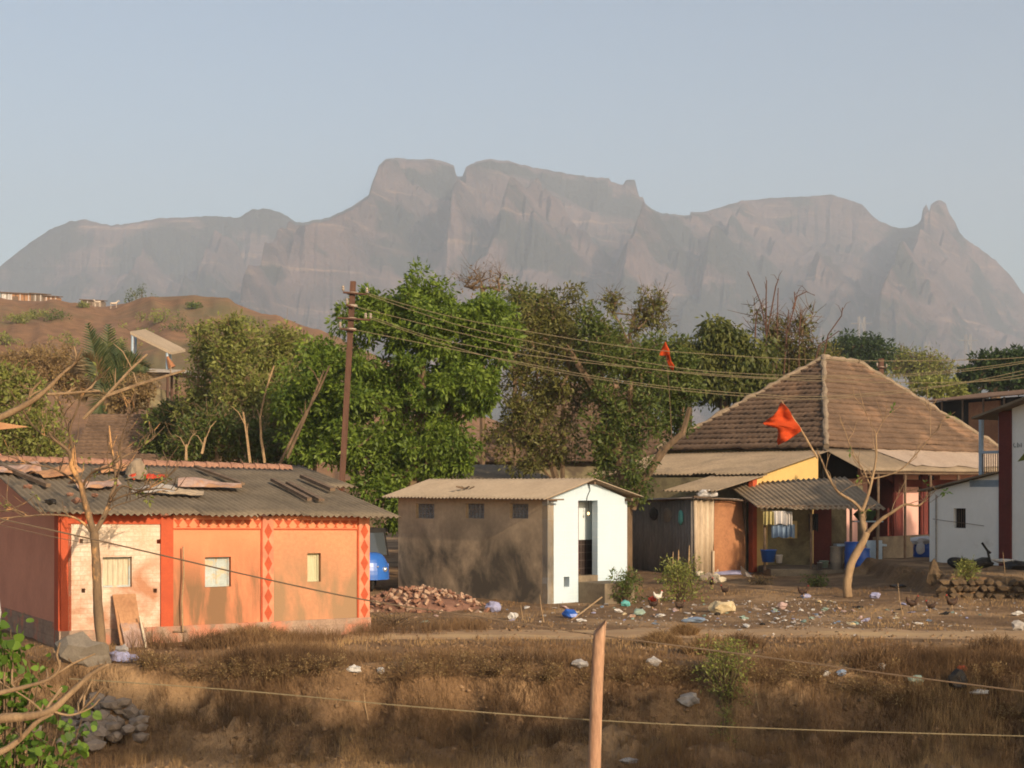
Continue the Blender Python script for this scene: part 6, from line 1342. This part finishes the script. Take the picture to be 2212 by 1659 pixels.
# litter over the dumping ground
kinds = [('pwhite', 'white'), ('pblue', 'blue'), ('ppink', 'pink'), ('pgreen', 'green'), ('pcream', 'cream'), ('pgrey', 'grey'), ('pviolet', 'violet'), ('pblack', 'black'), ('pwhite', 'white'), ('pgrey', 'grey'), ('brickpale', 'brown'), ('stone', 'dark')]
lp_ = []
for k, (mt, cn) in enumerate(kinds):
    for v in range(2):
        mb = lumpy(MB(), (0, 0, .03), .16, .11, .07, 900 + k * 7 + v, 0, 12, rough=.55); o = mb.build('plastic_scrap', M[mt], base=(0, 0, 0)); lp_.append((o, cn))
rn = random.Random(55)
for k in range(290):
    px = rn.triangular(1130, 2230, 1700); py = rn.triangular(1290, 1372, 1325)
    if rn.random() < .12: px, py = rn.uniform(820, 1200), rn.uniform(1300, 1345)
    c = gpt(px, py)
    if inhouse(np.array([c.x]), np.array([c.y]))[0] or (c.z > .3): continue
    o, cn = lp_[rn.randrange(len(lp_))]; c2 = o.copy(); COL.objects.link(c2); c2.location = c; s = rn.choice((.2, .3, .35, .4, .5, .7, 1.0)); c2.scale = (s * rn.uniform(.7, 1.6), s, s * rn.uniform(.5, 1.1)); c2.rotation_euler = (rn.uniform(-.3, .3), rn.uniform(-.3, .3), rn.uniform(0, 6.3))
    tag(c2, cn + ' crumpled plastic scrap among the litter on the dumping ground', 'litter', 'plastic litter on the dumping ground')
for o, _ in lp_: bpy.data.objects.remove(o)
big = [(1230, 1336, .30, .22, 'blue', 'bright blue plastic bag before the cement step', 'plastic_bag'), (1562, 1325, .6, .28, 'pcream', 'large cream sack, biggest piece of litter on the dump', 'sack'), (1500, 1345, .5, .12, 'pblue', 'flat blue plastic sheet left of the cream sack', 'plastic_bag'), (1350, 1310, .25, .15, 'teal', 'teal plastic bag right of the cement step', 'plastic_bag'), (1380, 1330, .28, .16, 'pgreen', 'pale green bag beside the teal one', 'plastic_bag'), (1065, 1322, .32, .26, 'pviolet', 'pale violet plastic bag before the toilet side wall', 'plastic_bag'), (1108, 1340, .2, .18, 'pwhite', 'white twisted bag by the dirt track before the toilet wall', 'plastic_bag'), (765, 1462, .22, .12, 'pwhite', 'white crumpled bag on the bank lip below the last orange panel', 'plastic_bag'), (822, 1468, .12, .1, 'pwhite', 'tiny white scrap right of the bag on the bank lip', 'plastic_bag'), (1255, 1450, .26, .14, 'pgrey', 'grey white bag on the bank left of the bamboo post', 'plastic_bag'), (1412, 1440, .24, .16, 'pgrey', 'thin translucent grey bag right of the bamboo post', 'plastic_bag'), (1785, 1466, .14, .12, 'pwhite', 'white scrap left of the blue scrap on the right bank', 'plastic_bag'), (1818, 1466, .16, .12, 'pblue', 'blue scrap on the right bank', 'plastic_bag'), (1905, 1452, .14, .12, 'pwhite', 'white scrap above the blue scrap on the right bank', 'plastic_bag'), (1978, 1482, .26, .16, 'pgreen', 'greenish white bag on the right bank', 'plastic_bag'), (2078, 1452, .16, .1, 'pred', 'red orange scrap on the right bank', 'plastic_bag'), (2115, 1510, .3, .08, 'pwhite', 'flat white scrap below the black bag', 'plastic_bag'), (2066, 1492, .32, .3, 'pblack', 'black torn bag on the right bank', 'plastic_bag'), (1490, 1535, .36, .2, 'pgrey', 'grey cloth lump in the dark hollow of the ditch', 'rag'), (2200, 1362, .3, .2, 'pgrey', 'pale grey bag at the right edge by the track', 'plastic_bag'), (2198, 1330, .25, .1, 'pwhite', 'white bag at the right edge of the dump', 'plastic_bag'), (1410, 1300, .2, .16, 'pred', 'red scrap left of the wide yellow green bush', 'plastic_bag'), (1940, 1270, .45, .1, 'pblack', 'dark flat rag on bare ground right of the forked tree', 'rag'), (1360, 1650, .3, .08, 'pgrey', 'flat grey scrap at the ditch bottom edge near the post', 'rag'), (1690, 1316, .22, .18, 'ppink', 'pale pink bag standing on the dump before the porch', 'plastic_bag'), (1740, 1292, .25, .12, 'pviolet', 'violet bag left of the forked tree foot', 'plastic_bag'), (1890, 1293, .3, .16, 'pviolet', 'violet white bag right of the forked tree foot', 'plastic_bag')]
for k, (px, py, w, h, mt, lab, nmn) in enumerate(big):
    c = gpt(px, py); lump_obj(nmn, c + V3(0, 0, h * .45), w, w * .6, h, 500 + k, mt, lab, 'rag' if nmn == 'rag' else ('sack' if nmn == 'sack' else 'plastic bag'), 'larger pieces of litter', n=12, rough=.3)
# sheets by the shed
a = P(1600, 1222, 50.0); tag(MB().prism([a, a + V3(.45, .2, -.38), a + V3(.28, .3, -.45), a + V3(.1, .1, -.1)], (0.05, .3, -.25)).build('white_sheet', M['clothw'], base=a), 'pale tilted sheet lying on the ground before the rusty panel', 'sheet')
c = gpt(1570, 1240); lump_obj('earth_heap', c + V3(0, 0, .02), 1.6, .8, .25, 88, 'pviolet', 'flat violet grey heap at the foot of the rusty panel', 'heap', n=12, rough=.15)
for k, px in enumerate((1512, 1530, 1548, 1520, 1560, 1540)):
    c = gpt(px, 1246 + 3 * k); lump_obj('wood_chunk', c + V3(0, 0, .08), .3, .2, .22, 130 + k, 'stone' if k % 2 else 'woodcream', ['dark stone leftmost in the rubbish before the tin sheet', 'pale wood chunk before the tin sheet', 'stone nearest the rusty panel foot', 'wood chunk in the middle of the small rubbish heap', 'rightmost stone of the small rubbish heap', 'frontmost pale chunk of the small rubbish heap'][k], 'chunk', 'chunks heaped before the tin shed', n=9)
for px, t_, lab in ((1453, 1192, 'left pale split stake before the tin shed'), (1465, 1188, 'right taller split stake before the tin shed'), (1488, 1178, 'thin white stick by the tin shed corner')):
    c = P(px, 1232, 50); tag(MB().tube([c, P(px + 1, t_, 50)], [.05, .015], 5).build('wooden_stake', M['cane'], base=c), lab, 'stake', 'stakes before the tin shed')
# porch contents
def barrel(px, py, d, r, h, m, lab, name='barrel', cat='barrel', lid=True, base_z=None):
    c = P(px, py, d); o = thing(name, c, lab, cat)
    MB().lathe(c, [(.001, 0), (r * .93, 0), (r, h * .08), (r * .97, h * .3), (r * 1.03, h * .34), (r * 1.03, h * .38), (r * .98, h * .42), (r, h * .64), (r * 1.03, h * .68), (r * .98, h * .72), (r * .94, h * .95), (r * .97, h), (r * .9, h), (r * .88, h * .9), (.001, h * .9)], 20).build('body', M[m], o, smooth=True)
    if lid: MB().lathe(c + V3(0, 0, h), [(r * 1.0, -.03), (r * 1.02, .0), (r * .95, .02), (.001, .03)], 20).build('lid', M[m], o)
    return o
barrel(1845, 1236, 50.3, .30, .95, 'blue', 'dark blue barrel right behind the forked tree trunk')
barrel(1862, 1240, 50.0, .26, .8, 'blue', 'second blue barrel in front of the other behind the tree trunk')
b3 = barrel(1992, 1217, 52, .29, .75, 'blue', 'bright blue tub covered by a white cloth beside the white house', lid=False)
lump_obj('white_cloth', P(1990, 1168, 51.9), .72, .6, .32, 91, 'clothw', 'white cloth bundle draped over the blue tub', 'cloth', n=12, rough=.25)
lump_obj('white_cloth', P(1988, 1184, 51.65), .30, .1, .42, 92, 'clothw', 'hanging corner of white cloth in front of the blue tub', 'cloth', n=12, rough=.12)
def bucket(px, py, d, r, h, m, lab, name='bucket', cat='bucket'):
    c = P(px, py, d); o = thing(name, c, lab, cat)
    MB().lathe(c, [(.001, 0), (r * .75, 0), (r * .98, h * .94), (r * 1.06, h * .95), (r * 1.06, h), (r * .95, h), (r * .72, .02), (.001, .02)], 16).build('body', M[m], o, smooth=True)
    MB().tube([c + V3(r * math.cos(t), 0, h + r * .1 - r * .6 * math.sin(t)) for t in [math.pi * i / 8 for i in range(9)]], .006, 4).build('handle', M['pole'], o)
bucket(1683, 1216, 50.7, .12, .26, 'clothw', 'small white bucket standing on the porch floor edge')
bucket(1660, 1214, 50.9, .26, .40, 'blue', 'wide dark blue tub left of the white bucket', 'tub', 'tub')
bucket(1771, 1232, 50.2, .09, .26, 'steel', 'small steel can on the ground before the porch', 'steel_can', 'can')
bucket(1780, 1226, 50.6, .16, .22, 'pgreen', 'green basin behind the steel can', 'basin', 'basin')
barrel(1806, 1232, 50.6, .2, .75, 'tarp', 'grey drum left of the blue barrels', 'drum', 'drum')
barrel(1835, 1238, 49.6, .07, .3, 'clothw', 'slim white can at the foot of the blue barrels', 'can', 'can')
c = P(1872, 1208, 50.4); tag(MB().box(c, (.5, 0, 0), (0, .1, 0), (0, 0, .6)).build('white_board', M['palebluep'], base=c), 'pale rectangular sheet standing right of the blue barrels', 'sheet')
c = P(1862, 1180, 50.6); o = thing('water_stand', c, 'raised counter with a pale slab behind the forked tree', 'counter'); MB().box(c + V3(-.8, 0, 0), (1.6, 0, 0), (0, .6, 0), (0, 0, .06)).build('slab', M['palebluep'], o)
for dx in (-.7, .65): MB().box(c + V3(dx, .1, -.45), (.06, 0, 0), (0, .06, 0), (0, 0, .449)).build('leg', M['wood'], o)
c = P(1875, 1128, 51.2); o = thing('wall_shelf', c, 'small shelf with a plant box on the pink wall behind the tree', 'shelf'); MB().box(c + V3(-.45, 0, 0), (.95, 0, 0), (0, .35, 0), (0, 0, .04)).build('board', M['palebluep'], o); lumpy(MB(), c + V3(0, .15, .25), .7, .3, .4, 15, 0, 12).build('plants', M['leafdark'], o)
# clothes line in the porch
a, b = P(1640, 1102, 50.75), P(1760, 1100, 50.55); tag(MB().tube([a, (a + b) / 2 - V3(0, 0, .05), b], .008, 4).build('clothes_line', M['wire'], base=a), 'clothes line strung under the left part of the porch roof', 'line')
for k, (px, py, w, h, m_, lab) in enumerate(((1660, 1105, .34, .42, 'clothy', 'ochre cloth hanging leftmost on the porch line'), (1683, 1104, .42, .42, 'clothw', 'white cloth hanging in the middle of the porch line'), (1704, 1105, .22, .42, 'clothw', 'narrow white cloth beside the middle one on the line'), (1680, 1133, .4, .42, 'clothb', 'bluish cloth hanging low left on the porch line'), (1704, 1133, .4, .42, 'clothb', 'bluish cloth hanging low right on the porch line'), (1757, 1110, .32, .55, 'pblack', 'dark garment hanging on the porch back post'))):
    t_ = P(px, py, 50.62 + (.12 if k > 2 else 0)); n = 8; vs = []
    for i in range(n + 1):
        for j in range(4): vs.append((t_.x - w / 2 + w * i / n, t_.y + .03 * math.sin(i * 2.1 + k) * (1 + j * .4), t_.z - h * j / 3 * (1 + .05 * math.sin(i))))
    o = MB().add(vs, [(i * 4 + j, (i + 1) * 4 + j, (i + 1) * 4 + j + 1, i * 4 + j + 1) for i in range(n) for j in range(3)]).build('hanging_cloth', M[m_], base=t_); md = o.modifiers.new('thick', 'SOLIDIFY'); md.thickness = .01; tag(o, lab, 'cloth', 'clothes hanging in the porch')
# junk on the right platform: wheelless motorbike frame, tyre, white sheet
c = P(2072, 1214, 45.0); 
def torus(c, R_, r, ax, n=20, k=8):
    a = Vector(ax).orthogonal().normalized(); b = Vector(ax).normalized().cross(a); mb = MB(); pts = [Vector(c) + (a * math.cos(t) + b * math.sin(t)) * R_ for t in [2 * math.pi * i / n for i in range(n + 1)]]
    return mb.tube(pts, r, k, cap=False)
tag(torus((c.x, 45, c.z - .04), .26, .085, (.1, -.3, .9)).build('old_tyre', M['rubber'], base=c, smooth=True), 'black tyre lying on the earth platform before the white wall', 'tyre')
lump_obj('black_bundle', P(2118, 1216, 45.3), .75, .4, .30, 95, 'pblack', 'dark bundle lying right of the black tyre', 'bundle', n=12)
c = P(2140, 1210, 45.2); o = thing('scrap_handlebar', c, 'dark bent handlebar sticking up beside the red pillar', 'scrap metal'); MB().tube([c - V3(0, 0, .1), c + V3(-.1, 0, .3), c + V3(-.22, 0, .45)], [.04, .03, .02], 6).build('stem', M['pblack'], o); MB().tube([c + V3(-.25, 0, .5), c + V3(-.1, 0, .28), c + V3(0.0, 0, .2)], .035, 6).build('grip', M['rubber'], o)
lump_obj('white_sheet_scrap', P(2172, 1212, 45.0), .8, .4, .14, 96, 'pwhite', 'white crumpled sheet on the platform below the red pillar', 'sheet', n=12)
lump_obj('rubble_lump', P(2205, 1222, 44), .9, .6, .35, 97, 'pblack', 'dark rubbish lump at the right edge on the platform', 'rubbish', n=12)
# chickens
def chicken(px, py, s, face, m, lab):
    s *= .72
    c = gpt(px, py); o = thing('chicken', c, lab, 'chicken', 'chickens scratching about the yard'); f = Vector((math.cos(face), math.sin(face), 0)); z = lambda a, b: c + f * a * s + V3(0, 0, b * s)
    MB().tube([z(-.20, .42), z(-.17, .32), z(-.12, .25), z(-.03, .22), z(.06, .23), z(.11, .29), z(.13, .36), z(.15, .40), z(.20, .39)], [v * s for v in (.015, .05, .085, .11, .09, .05, .035, .04, .008)], 9).build('body', M[m], o, smooth=True)
    w = Vector((-f.y, f.x, 0)) * .045 * s
    for k in (-1, 1): MB().tube([z(0, .15) + w * k, z(.01, .07) + w * k, z(0, 0) + w * k, z(.05, 0) + w * k], [.018 * s, .01, .01, .006], 5).build('leg', M['cane'], o)
    MB().tube([z(.13, .43), z(.16, .46), z(.18, .42)], [.008, .014, .008], 5).build('comb', M['comb'], o)
for a in ((1737, 1262, 0, 0, 0, 0),)[:0]: pass
chicken(1538, 1270, .9, -1.5, 'feather', 'dark brown hen nearest the tin shed rubbish')
chicken(1565, 1286, .8, 2.6, 'feather', 'dark hen right of the wide bush')
chicken(1736, 1292, 1.0, -.2, 'feather', 'dark speckled hen left of the forked tree foot')
chicken(1972, 1320, 1.1, .2, 'feather', 'black hen on the litter right of the forked tree')
chicken(2010, 1322, .8, 2.9, 'feather', 'smaller black hen between two others on the litter')
chicken(2055, 1318, 1.1, -2.8, 'feather', 'brown black rooster below the stone wall')
chicken(1422, 1302, .9, .4, 'featherw', 'white hen beside the wide yellow green bush')
chicken(1410, 1318, .8, 2.9, 'feather', 'brown hen just below the white hen')
chicken(1470, 1322, .8, .1, 'feather', 'brown hen left of the cream sack')
# goats on the hill
for px, t_, fc, lab in ((210, .06, 2.9, 'pale goat standing below the lone hut'), (246, .115, .2, 'second pale goat lower and right of the first on the hill')):
    c = hillpt(px, t_); o = thing('goat', c, lab, 'goat', 'goats on the hill'); f = Vector((math.cos(fc), math.sin(fc), 0)); z = lambda a, b: c + f * a * 1.5 + V3(0, 0, b * 1.5)
    MB().tube([z(-.42, .62), z(-.36, .60), z(-.1, .56), z(.2, .58), z(.32, .66), z(.42, .82), z(.50, .86), z(.62, .78)], [.03, .13, .19, .18, .13, .08, .09, .035], 9).build('body', M['goat'], o, smooth=True)
    w = Vector((-f.y, f.x, 0)) * .14
    for a in (-.32, .24):
        for k in (-1, 1): MB().tube([z(a, .5) + w * k, z(a + .02, .25) + w * k, z(a, 0) + w * k], [.08, .045, .04], 6).build('leg', M['goat'], o)
    MB().tube([z(.46, .93), z(.40, 1.02)], [.03, .01], 5).build('horn', M['wood'], o)
# ================================================================ blue three wheeler
def rickshaw():
    d = 43.0; c = P(797, 1271, d); c.z = g1(c.x, d); o = thing('auto_rickshaw', c, 'blue three wheeled auto rickshaw parked between the orange house and the toilet block', 'auto rickshaw')
    f = Vector((.35, -.94, 0)).normalized(); s = Vector((-f.y, f.x, 0)) * -1; q = lambda a, b, z: c + f * a + s * b + V3(0, 0, z)
    n, m = 16, 10; vs = []   # rounded nose
    for j in range(m + 1):
        ph = math.pi / 2 * j / m
        for i in range(n + 1):
            th = math.pi * i / n; r = math.cos(ph) ** .55
            vs.append(q(.50 * math.sin(th) * r, -.56 * math.cos(th) * r, .34 + .74 * math.sin(ph) ** .9))
    fs = [(j * (n + 1) + i, j * (n + 1) + i + 1, (j + 1) * (n + 1) + i + 1, (j + 1) * (n + 1) + i) for j in range(m) for i in range(n)]
    mb = MB().add(vs, fs); b = len(mb.v); mb.prism([q(0, -.56, .34), q(0, .56, .34), q(-.5, .58, .34), q(-.5, -.58, .34)], (0, 0, .42)); mb.prism([q(-.5, -.62, .34), q(-.5, .62, .34), q(-2.0, .66, .34), q(-2.0, -.66, .34)], (0, 0, .45)); mb.build('body', M['bluepaint'], o, smooth=False)
    for sgn in (-1, 1):
        e = q(.40, sgn * .34, .62); MB().lathe(e, [(.001, .05), (.05, .045), (.065, .02), (.07, -.03)], 14, axis=f + s * sgn * .5).build('headlight', M['chrome'], o, smooth=True)
        MB().lathe(q(.47, sgn * .12, .70), [(.001, .03), (.022, .02), (.028, -.02)], 10, axis=f).build('indicator', M['chrome'], o)
    MB().prism([q(.50, .12, .40), q(.48, .44, .40), q(.48, .44, .47), q(.50, .12, .47)], f * .02).build('number_plate', M['yellow'], o)
    mb = MB()
    for sgn in (-1, 1): mb.tube([q(.02, sgn * .54, .98), q(-.28, sgn * .52, 1.62)], .025, 6)
    mb.tube([q(-.28, -.52, 1.62), q(-.28, .52, 1.62)], .025, 6); mb.build('windscreen_frame', M['pblack'], o)
    MB().prism([q(.01, -.51, 1.0), q(.01, .51, 1.0), q(-.27, .49, 1.6), q(-.27, -.49, 1.6)], -f * .01).build('windscreen', M['glass'], o)
    MB().prism([q(-.25, -.6, 1.62), q(-.25, .6, 1.62), q(-2.0, .64, 1.60), q(-2.0, -.64, 1.60)], (0, 0, .10)).build('canopy', M['rubber'], o)
    for a, b in ((.18, 0), (-1.6, .55), (-1.6, -.55)):
        w = MB(); ct = q(a, b, .23); pts = [ct + f * math.cos(t) * .17 + V3(0, 0, math.sin(t) * .17) for t in [2 * math.pi * i / 16 for i in range(17)]]; wo = w.tube(pts, .06, 8, cap=False).build('wheel', M['rubber'], o, smooth=True)
        MB().lathe(ct, [(.001, .04), (.06, .035), (.12, .02), (.12, -.02), (.001, -.04)], 12, axis=s).build('hub', M['tin'], wo)
rickshaw()
# ================================================================ utility poles and wires
def u_pole(px0, py0, px1, py1, d, lab, arms, w=.155):
    top = P(px1, py1, d); bt = P(px0, py0, d); bt = top + (bt - top) * ((top.z + .1) / (top.z - bt.z)); o = thing('utility_pole', bt, lab, 'utility pole', 'poles of the power line'); up = (top - bt).normalized(); sd = Vector((1, 0, -.03)); 
    mb = MB()
    for (x0, x1, y0, y1) in ((-.5, .5, -.5, -.38), (-.5, .5, .38, .5), (-.07, .07, -.38, .38)): mb.box(bt + Vector((x0 * w, y0 * w, 0)), Vector(((x1 - x0) * w, 0, 0)), Vector((0, (y1 - y0) * w, 0)), top - bt)
    mb.build('shaft', M['pole'], o)
    for (h, a, b, ins) in arms:
        c = P(px1, h, d); c = bt + up * ((c.z - bt.z) / up.z); l, r_ = c + Vector(((a - px1) / F * d, -.16, .0)), c + Vector(((b - px1) / F * d, -.16, -.06)); 
        ar = MB().tube([l, r_], .03, 6).build('crossarm', M['pole'], o)
        for t in ins:
            e = l.lerp(r_, t); MB().lathe(e + V3(0, 0, .04), [(.001, .15), (.03, .15), (.045, .11), (.03, .08), (.05, .05), (.025, .0)], 10).build('insulator', M['porc'], ar)
        MB().lathe(c + V3(0, 0, -.04), [(.16, 0), (.16, .06)], 10).build('clamp', M['porc'], ar)
    return o
u_pole(738, 1056, 763, 608, 45, 'rusty brown steel utility pole with three cross arms left of the bright green tree', [(633, 744, 795, (.0, 1.0)), (688, 735, 806, (.85, 1.0)), (711, 740, 775, (.05,)), (660, 752, 768, (.1,))])
u_pole(1904, 900, 1903, 775, 75, 'short dark pole top rising behind the right slope of the tile roof', [(793, 1893, 1913, (.0, 1.0))], w=.22)
u_pole(2430, 1200, 2430, 640, 44, 'utility pole of the power line beyond the right edge', [(668, 2410, 2450, (.0, 1.0)), (700, 2410, 2450, (.0, 1.0))])
def wire(pts, d0, d1, r, lab, m='wire', grp='power line wires', name='power_wire'):
    q = []; n = len(pts)
    L0, L1 = pts[0][0], pts[-1][0]
    qs = [P(x, y, d0 + (d1 - d0) * (x - L0) / (L1 - L0)) for x, y in pts]; out = []
    for k in range(n - 1):
        p0, p1, p2, p3 = qs[max(k - 1, 0)], qs[k], qs[k + 1], qs[min(k + 2, n - 1)]
        for s in range(8): t = s / 8; out.append(0.5 * ((2 * p1) + (p2 - p0) * t + (2 * p0 - 5 * p1 + 4 * p2 - p3) * t * t + (3 * p1 - p0 - 3 * p2 + p3) * t ** 3))
    out.append(qs[-1]); return tag(MB().tube(out, r, 5).build(name, M[m], base=out[0], fix=False), lab, 'wire', grp)
W = [([(795, 634), (950, 678), (1112, 711), (1368, 751), (1592, 769), (1790, 778), (2000, 779), (2212, 772), (2420, 745)], 'topmost power wire leaving the top cross arm'),
     ([(794, 637), (993, 703), (1191, 747), (1456, 793), (1592, 806), (1780, 812), (1990, 806), (2212, 780), (2415, 735)], 'second power wire just below the topmost at the pole'),
     ([(806, 686), (972, 738), (1253, 782), (1592, 812), (1780, 817), (1990, 810), (2212, 784), (2430, 730)], 'third power wire leaving the end of the middle arm'),
     ([(802, 689), (972, 747), (1104, 782), (1258, 813), (1450, 841), (1640, 858), (1790, 861), (1990, 842), (2212, 800), (2440, 740)], 'steepest power wire sagging lowest before the tile roof'),
     ([(770, 713), (1015, 762), (1280, 812), (1450, 836), (1640, 852), (1790, 856), (1990, 838), (2212, 808), (2450, 745)], 'lowest thin power wire leaving the third arm'),
     ([(766, 662), (980, 716), (1220, 770), (1480, 806), (1700, 820), (1900, 826), (2060, 826), (2212, 815), (2430, 770)], 'faint middle power wire between the second and third')]
for p, lab in W: wire(p, 44.8, 44.0, .0095, lab)
# fence: bamboo post and wires near the camera
pb, pt_ = P(1280, 1720, 8.0), P(1299, 1352, 8.0); pb = pt_ + (pb - pt_) * ((pt_.z - g1(pt_.x, 8.0) + .1) / (pt_.z - pb.z))
fp = thing('bamboo_post', pb, 'upright bamboo fence post with an obliquely cut hollow top', 'post')
ax = (pt_ - pb).normalized(); a = Vector((1, 0, -ax.x)).normalized(); b = ax.cross(a); R0 = .034; n = 24; N = 30; vs = []
Lh = (pt_ - pb).length
for j in range(N + 1):
    t = j / N; c = pb + ax * (Lh * t) + a * .008 * math.sin(t * 5); rr = R0 * (1.08 - .20 * t) * (1.02 if j % 9 == 0 else 1)
    for i in range(n):
        th = 2 * math.pi * i / n; p = c + (a * math.cos(th) + b * math.sin(th)) * rr
        if j == N: p += ax * (.035 * math.cos(th - .2) - .005)
        vs.append(p)
inner = []
for (j, dz) in ((N, 0), (N, -.12)):
    c = pt_ + ax * dz
    for i in range(n):
        th = 2 * math.pi * i / n; p = c + (a * math.cos(th) + b * math.sin(th)) * R0 * .70
        if dz == 0: p += ax * (.035 * math.cos(th - .2) - .005)
        inner.append(p)
k0 = len(vs); vs += inner
fs = [(j * n + i, j * n + (i + 1) % n, (j + 1) * n + (i + 1) % n, (j + 1) * n + i) for j in range(N) for i in range(n)]
fs += [(N * n + i, N * n + (i + 1) % n, k0 + (i + 1) % n, k0 + i) for i in range(n)] + [(k0 + i, k0 + (i + 1) % n, k0 + n + (i + 1) % n, k0 + n + i) for i in range(n)] + [tuple(k0 + n + i for i in range(n))]
MB().add(vs, fs).build('shaft', M['bamboo'], fp, smooth=True)
wire([(-60, 1108), (200, 1165), (560, 1248), (800, 1298), (1050, 1335), (1290, 1372), (1640, 1418), (1950, 1460), (2280, 1502)], 8.15, 8.15, .0042, 'upper rusty fence wire slanting across the orange house front', 'wirerust', 'fence wires near the camera', 'fence_wire')
wire([(150, 1466), (520, 1492), (900, 1527), (1290, 1556), (1700, 1575), (2280, 1592)], 8.15, 8.15, .0030, 'lower thin fence wire crossing the ditch behind the post', 'wire', 'fence wires near the camera', 'fence_wire')
wire([(-60, 1120), (140, 1165), (200, 1172), (220, 1172)], 8.4, 8.4, .002, 'short loose wire end at the left fence wire', 'wirerust', 'fence wires near the camera', 'fence_wire')
# flags
def flag(base_px, tip_px, d, poly, lab, seed, pr=.03, bm='cane'):
    a, b = P(*base_px, d), P(*tip_px, d); o = thing('saffron_flag', a, lab, 'flag', 'saffron flags'); MB().tube([a, a.lerp(b, .5) + V3(.02, 0, .03), b], [pr, pr * .8, pr * .5], 6).build('pole', M[bm], o)
    import mathutils
    pts = [Vector((x, -y, 0)) for x, y in poly]; tris = mathutils.geometry.tessellate_polygon([pts]); bm2 = bmesh.new(); vv = [bm2.verts.new(p) for p in pts]
    for t in tris:
        try: bm2.faces.new([vv[i] for i in t])
        except Exception: pass
    bmesh.ops.subdivide_edges(bm2, edges=bm2.edges, cuts=3, use_grid_fill=True); bmesh.ops.triangulate(bm2, faces=bm2.faces)
    mb = MB(); vs = []
    for v in bm2.verts:
        p = P(v.co.x, -v.co.y, d); p.y += .10 * math.sin(v.co.x * .16 + v.co.y * .07 + seed) + .05 * math.sin(v.co.y * .2); vs.append(p - V3(0, .03, 0))
    bm2.verts.index_update(); mb.add(vs, [[v.index for v in f.verts] for f in bm2.faces]); bm2.free(); c = mb.build('cloth', M['flag'], o, smooth=True); md = c.modifiers.new('thick', 'SOLIDIFY'); md.thickness = .008
flag((1766, 990), (1688, 866), 40.6, [(1690, 868), (1702, 885), (1716, 910), (1728, 926), (1730, 931), (1716, 942), (1700, 951), (1682, 961), (1679, 953), (1681, 935), (1678, 926), (1664, 920), (1652, 919), (1646, 915), (1655, 909), (1668, 899), (1680, 885), (1686, 873)], 'large saffron swallow tailed flag tied to the top of the pale forked tree', 1)
flag((1452, 960), (1437, 738), 50.5, [(1437, 738), (1445, 756), (1446, 766), (1450, 780), (1456, 790), (1454, 802), (1446, 794), (1440, 778), (1437, 768), (1424, 768), (1428, 756)], 'small furled saffron flag on a thin pole among the trees at centre right', 2, .014, 'bark')
# far transmission pylons
for k, (px, y0, y1, d) in enumerate(((1861, 684, 760, 900), (2003, 738, 790, 1150), (2091, 722, 790, 1000))):
    b, t = P(px, 1050, d), P(px, y0, d); b.z = 0; o = thing('lattice_pylon', b, ['leftmost far lattice pylon above the dark rounded tree', 'middle faint lattice pylon above the pale hazy tree', 'rightmost far lattice pylon beside the right tree'][k], 'pylon', 'far transmission pylons'); hgt = t.z; mb = MB()
    for sx, sy in ((-1, -1), (1, -1), (1, 1), (-1, 1)): mb.tube([b + V3(sx * 4, sy * 4, 0), b + V3(sx * 2.0, sy * 2.0, hgt * .6), b + V3(sx * 1.6, sy * 1.6, hgt)], .22, 4)
    for i in range(9):
        z0, z1 = hgt * i / 9, hgt * (i + 1) / 9; w0, w1 = 4 - 2.5 * i / 9, 4 - 2.5 * (i + 1) / 9
        mb.tube([b + V3(-w0, -w0, z0), b + V3(w1, -w1, z1)], .12, 3); mb.tube([b + V3(w0, -w0, z0), b + V3(-w1, -w1, z1)], .12, 3)
    mb.build('lattice', M['towersteel'], o, fix=False)
    for f_ in (.72, .84, .96): MB().tube([b + V3(-6, 0, hgt * f_), b + V3(6, 0, hgt * f_)], .2, 4).build('cross_arm', M['towersteel'], o)
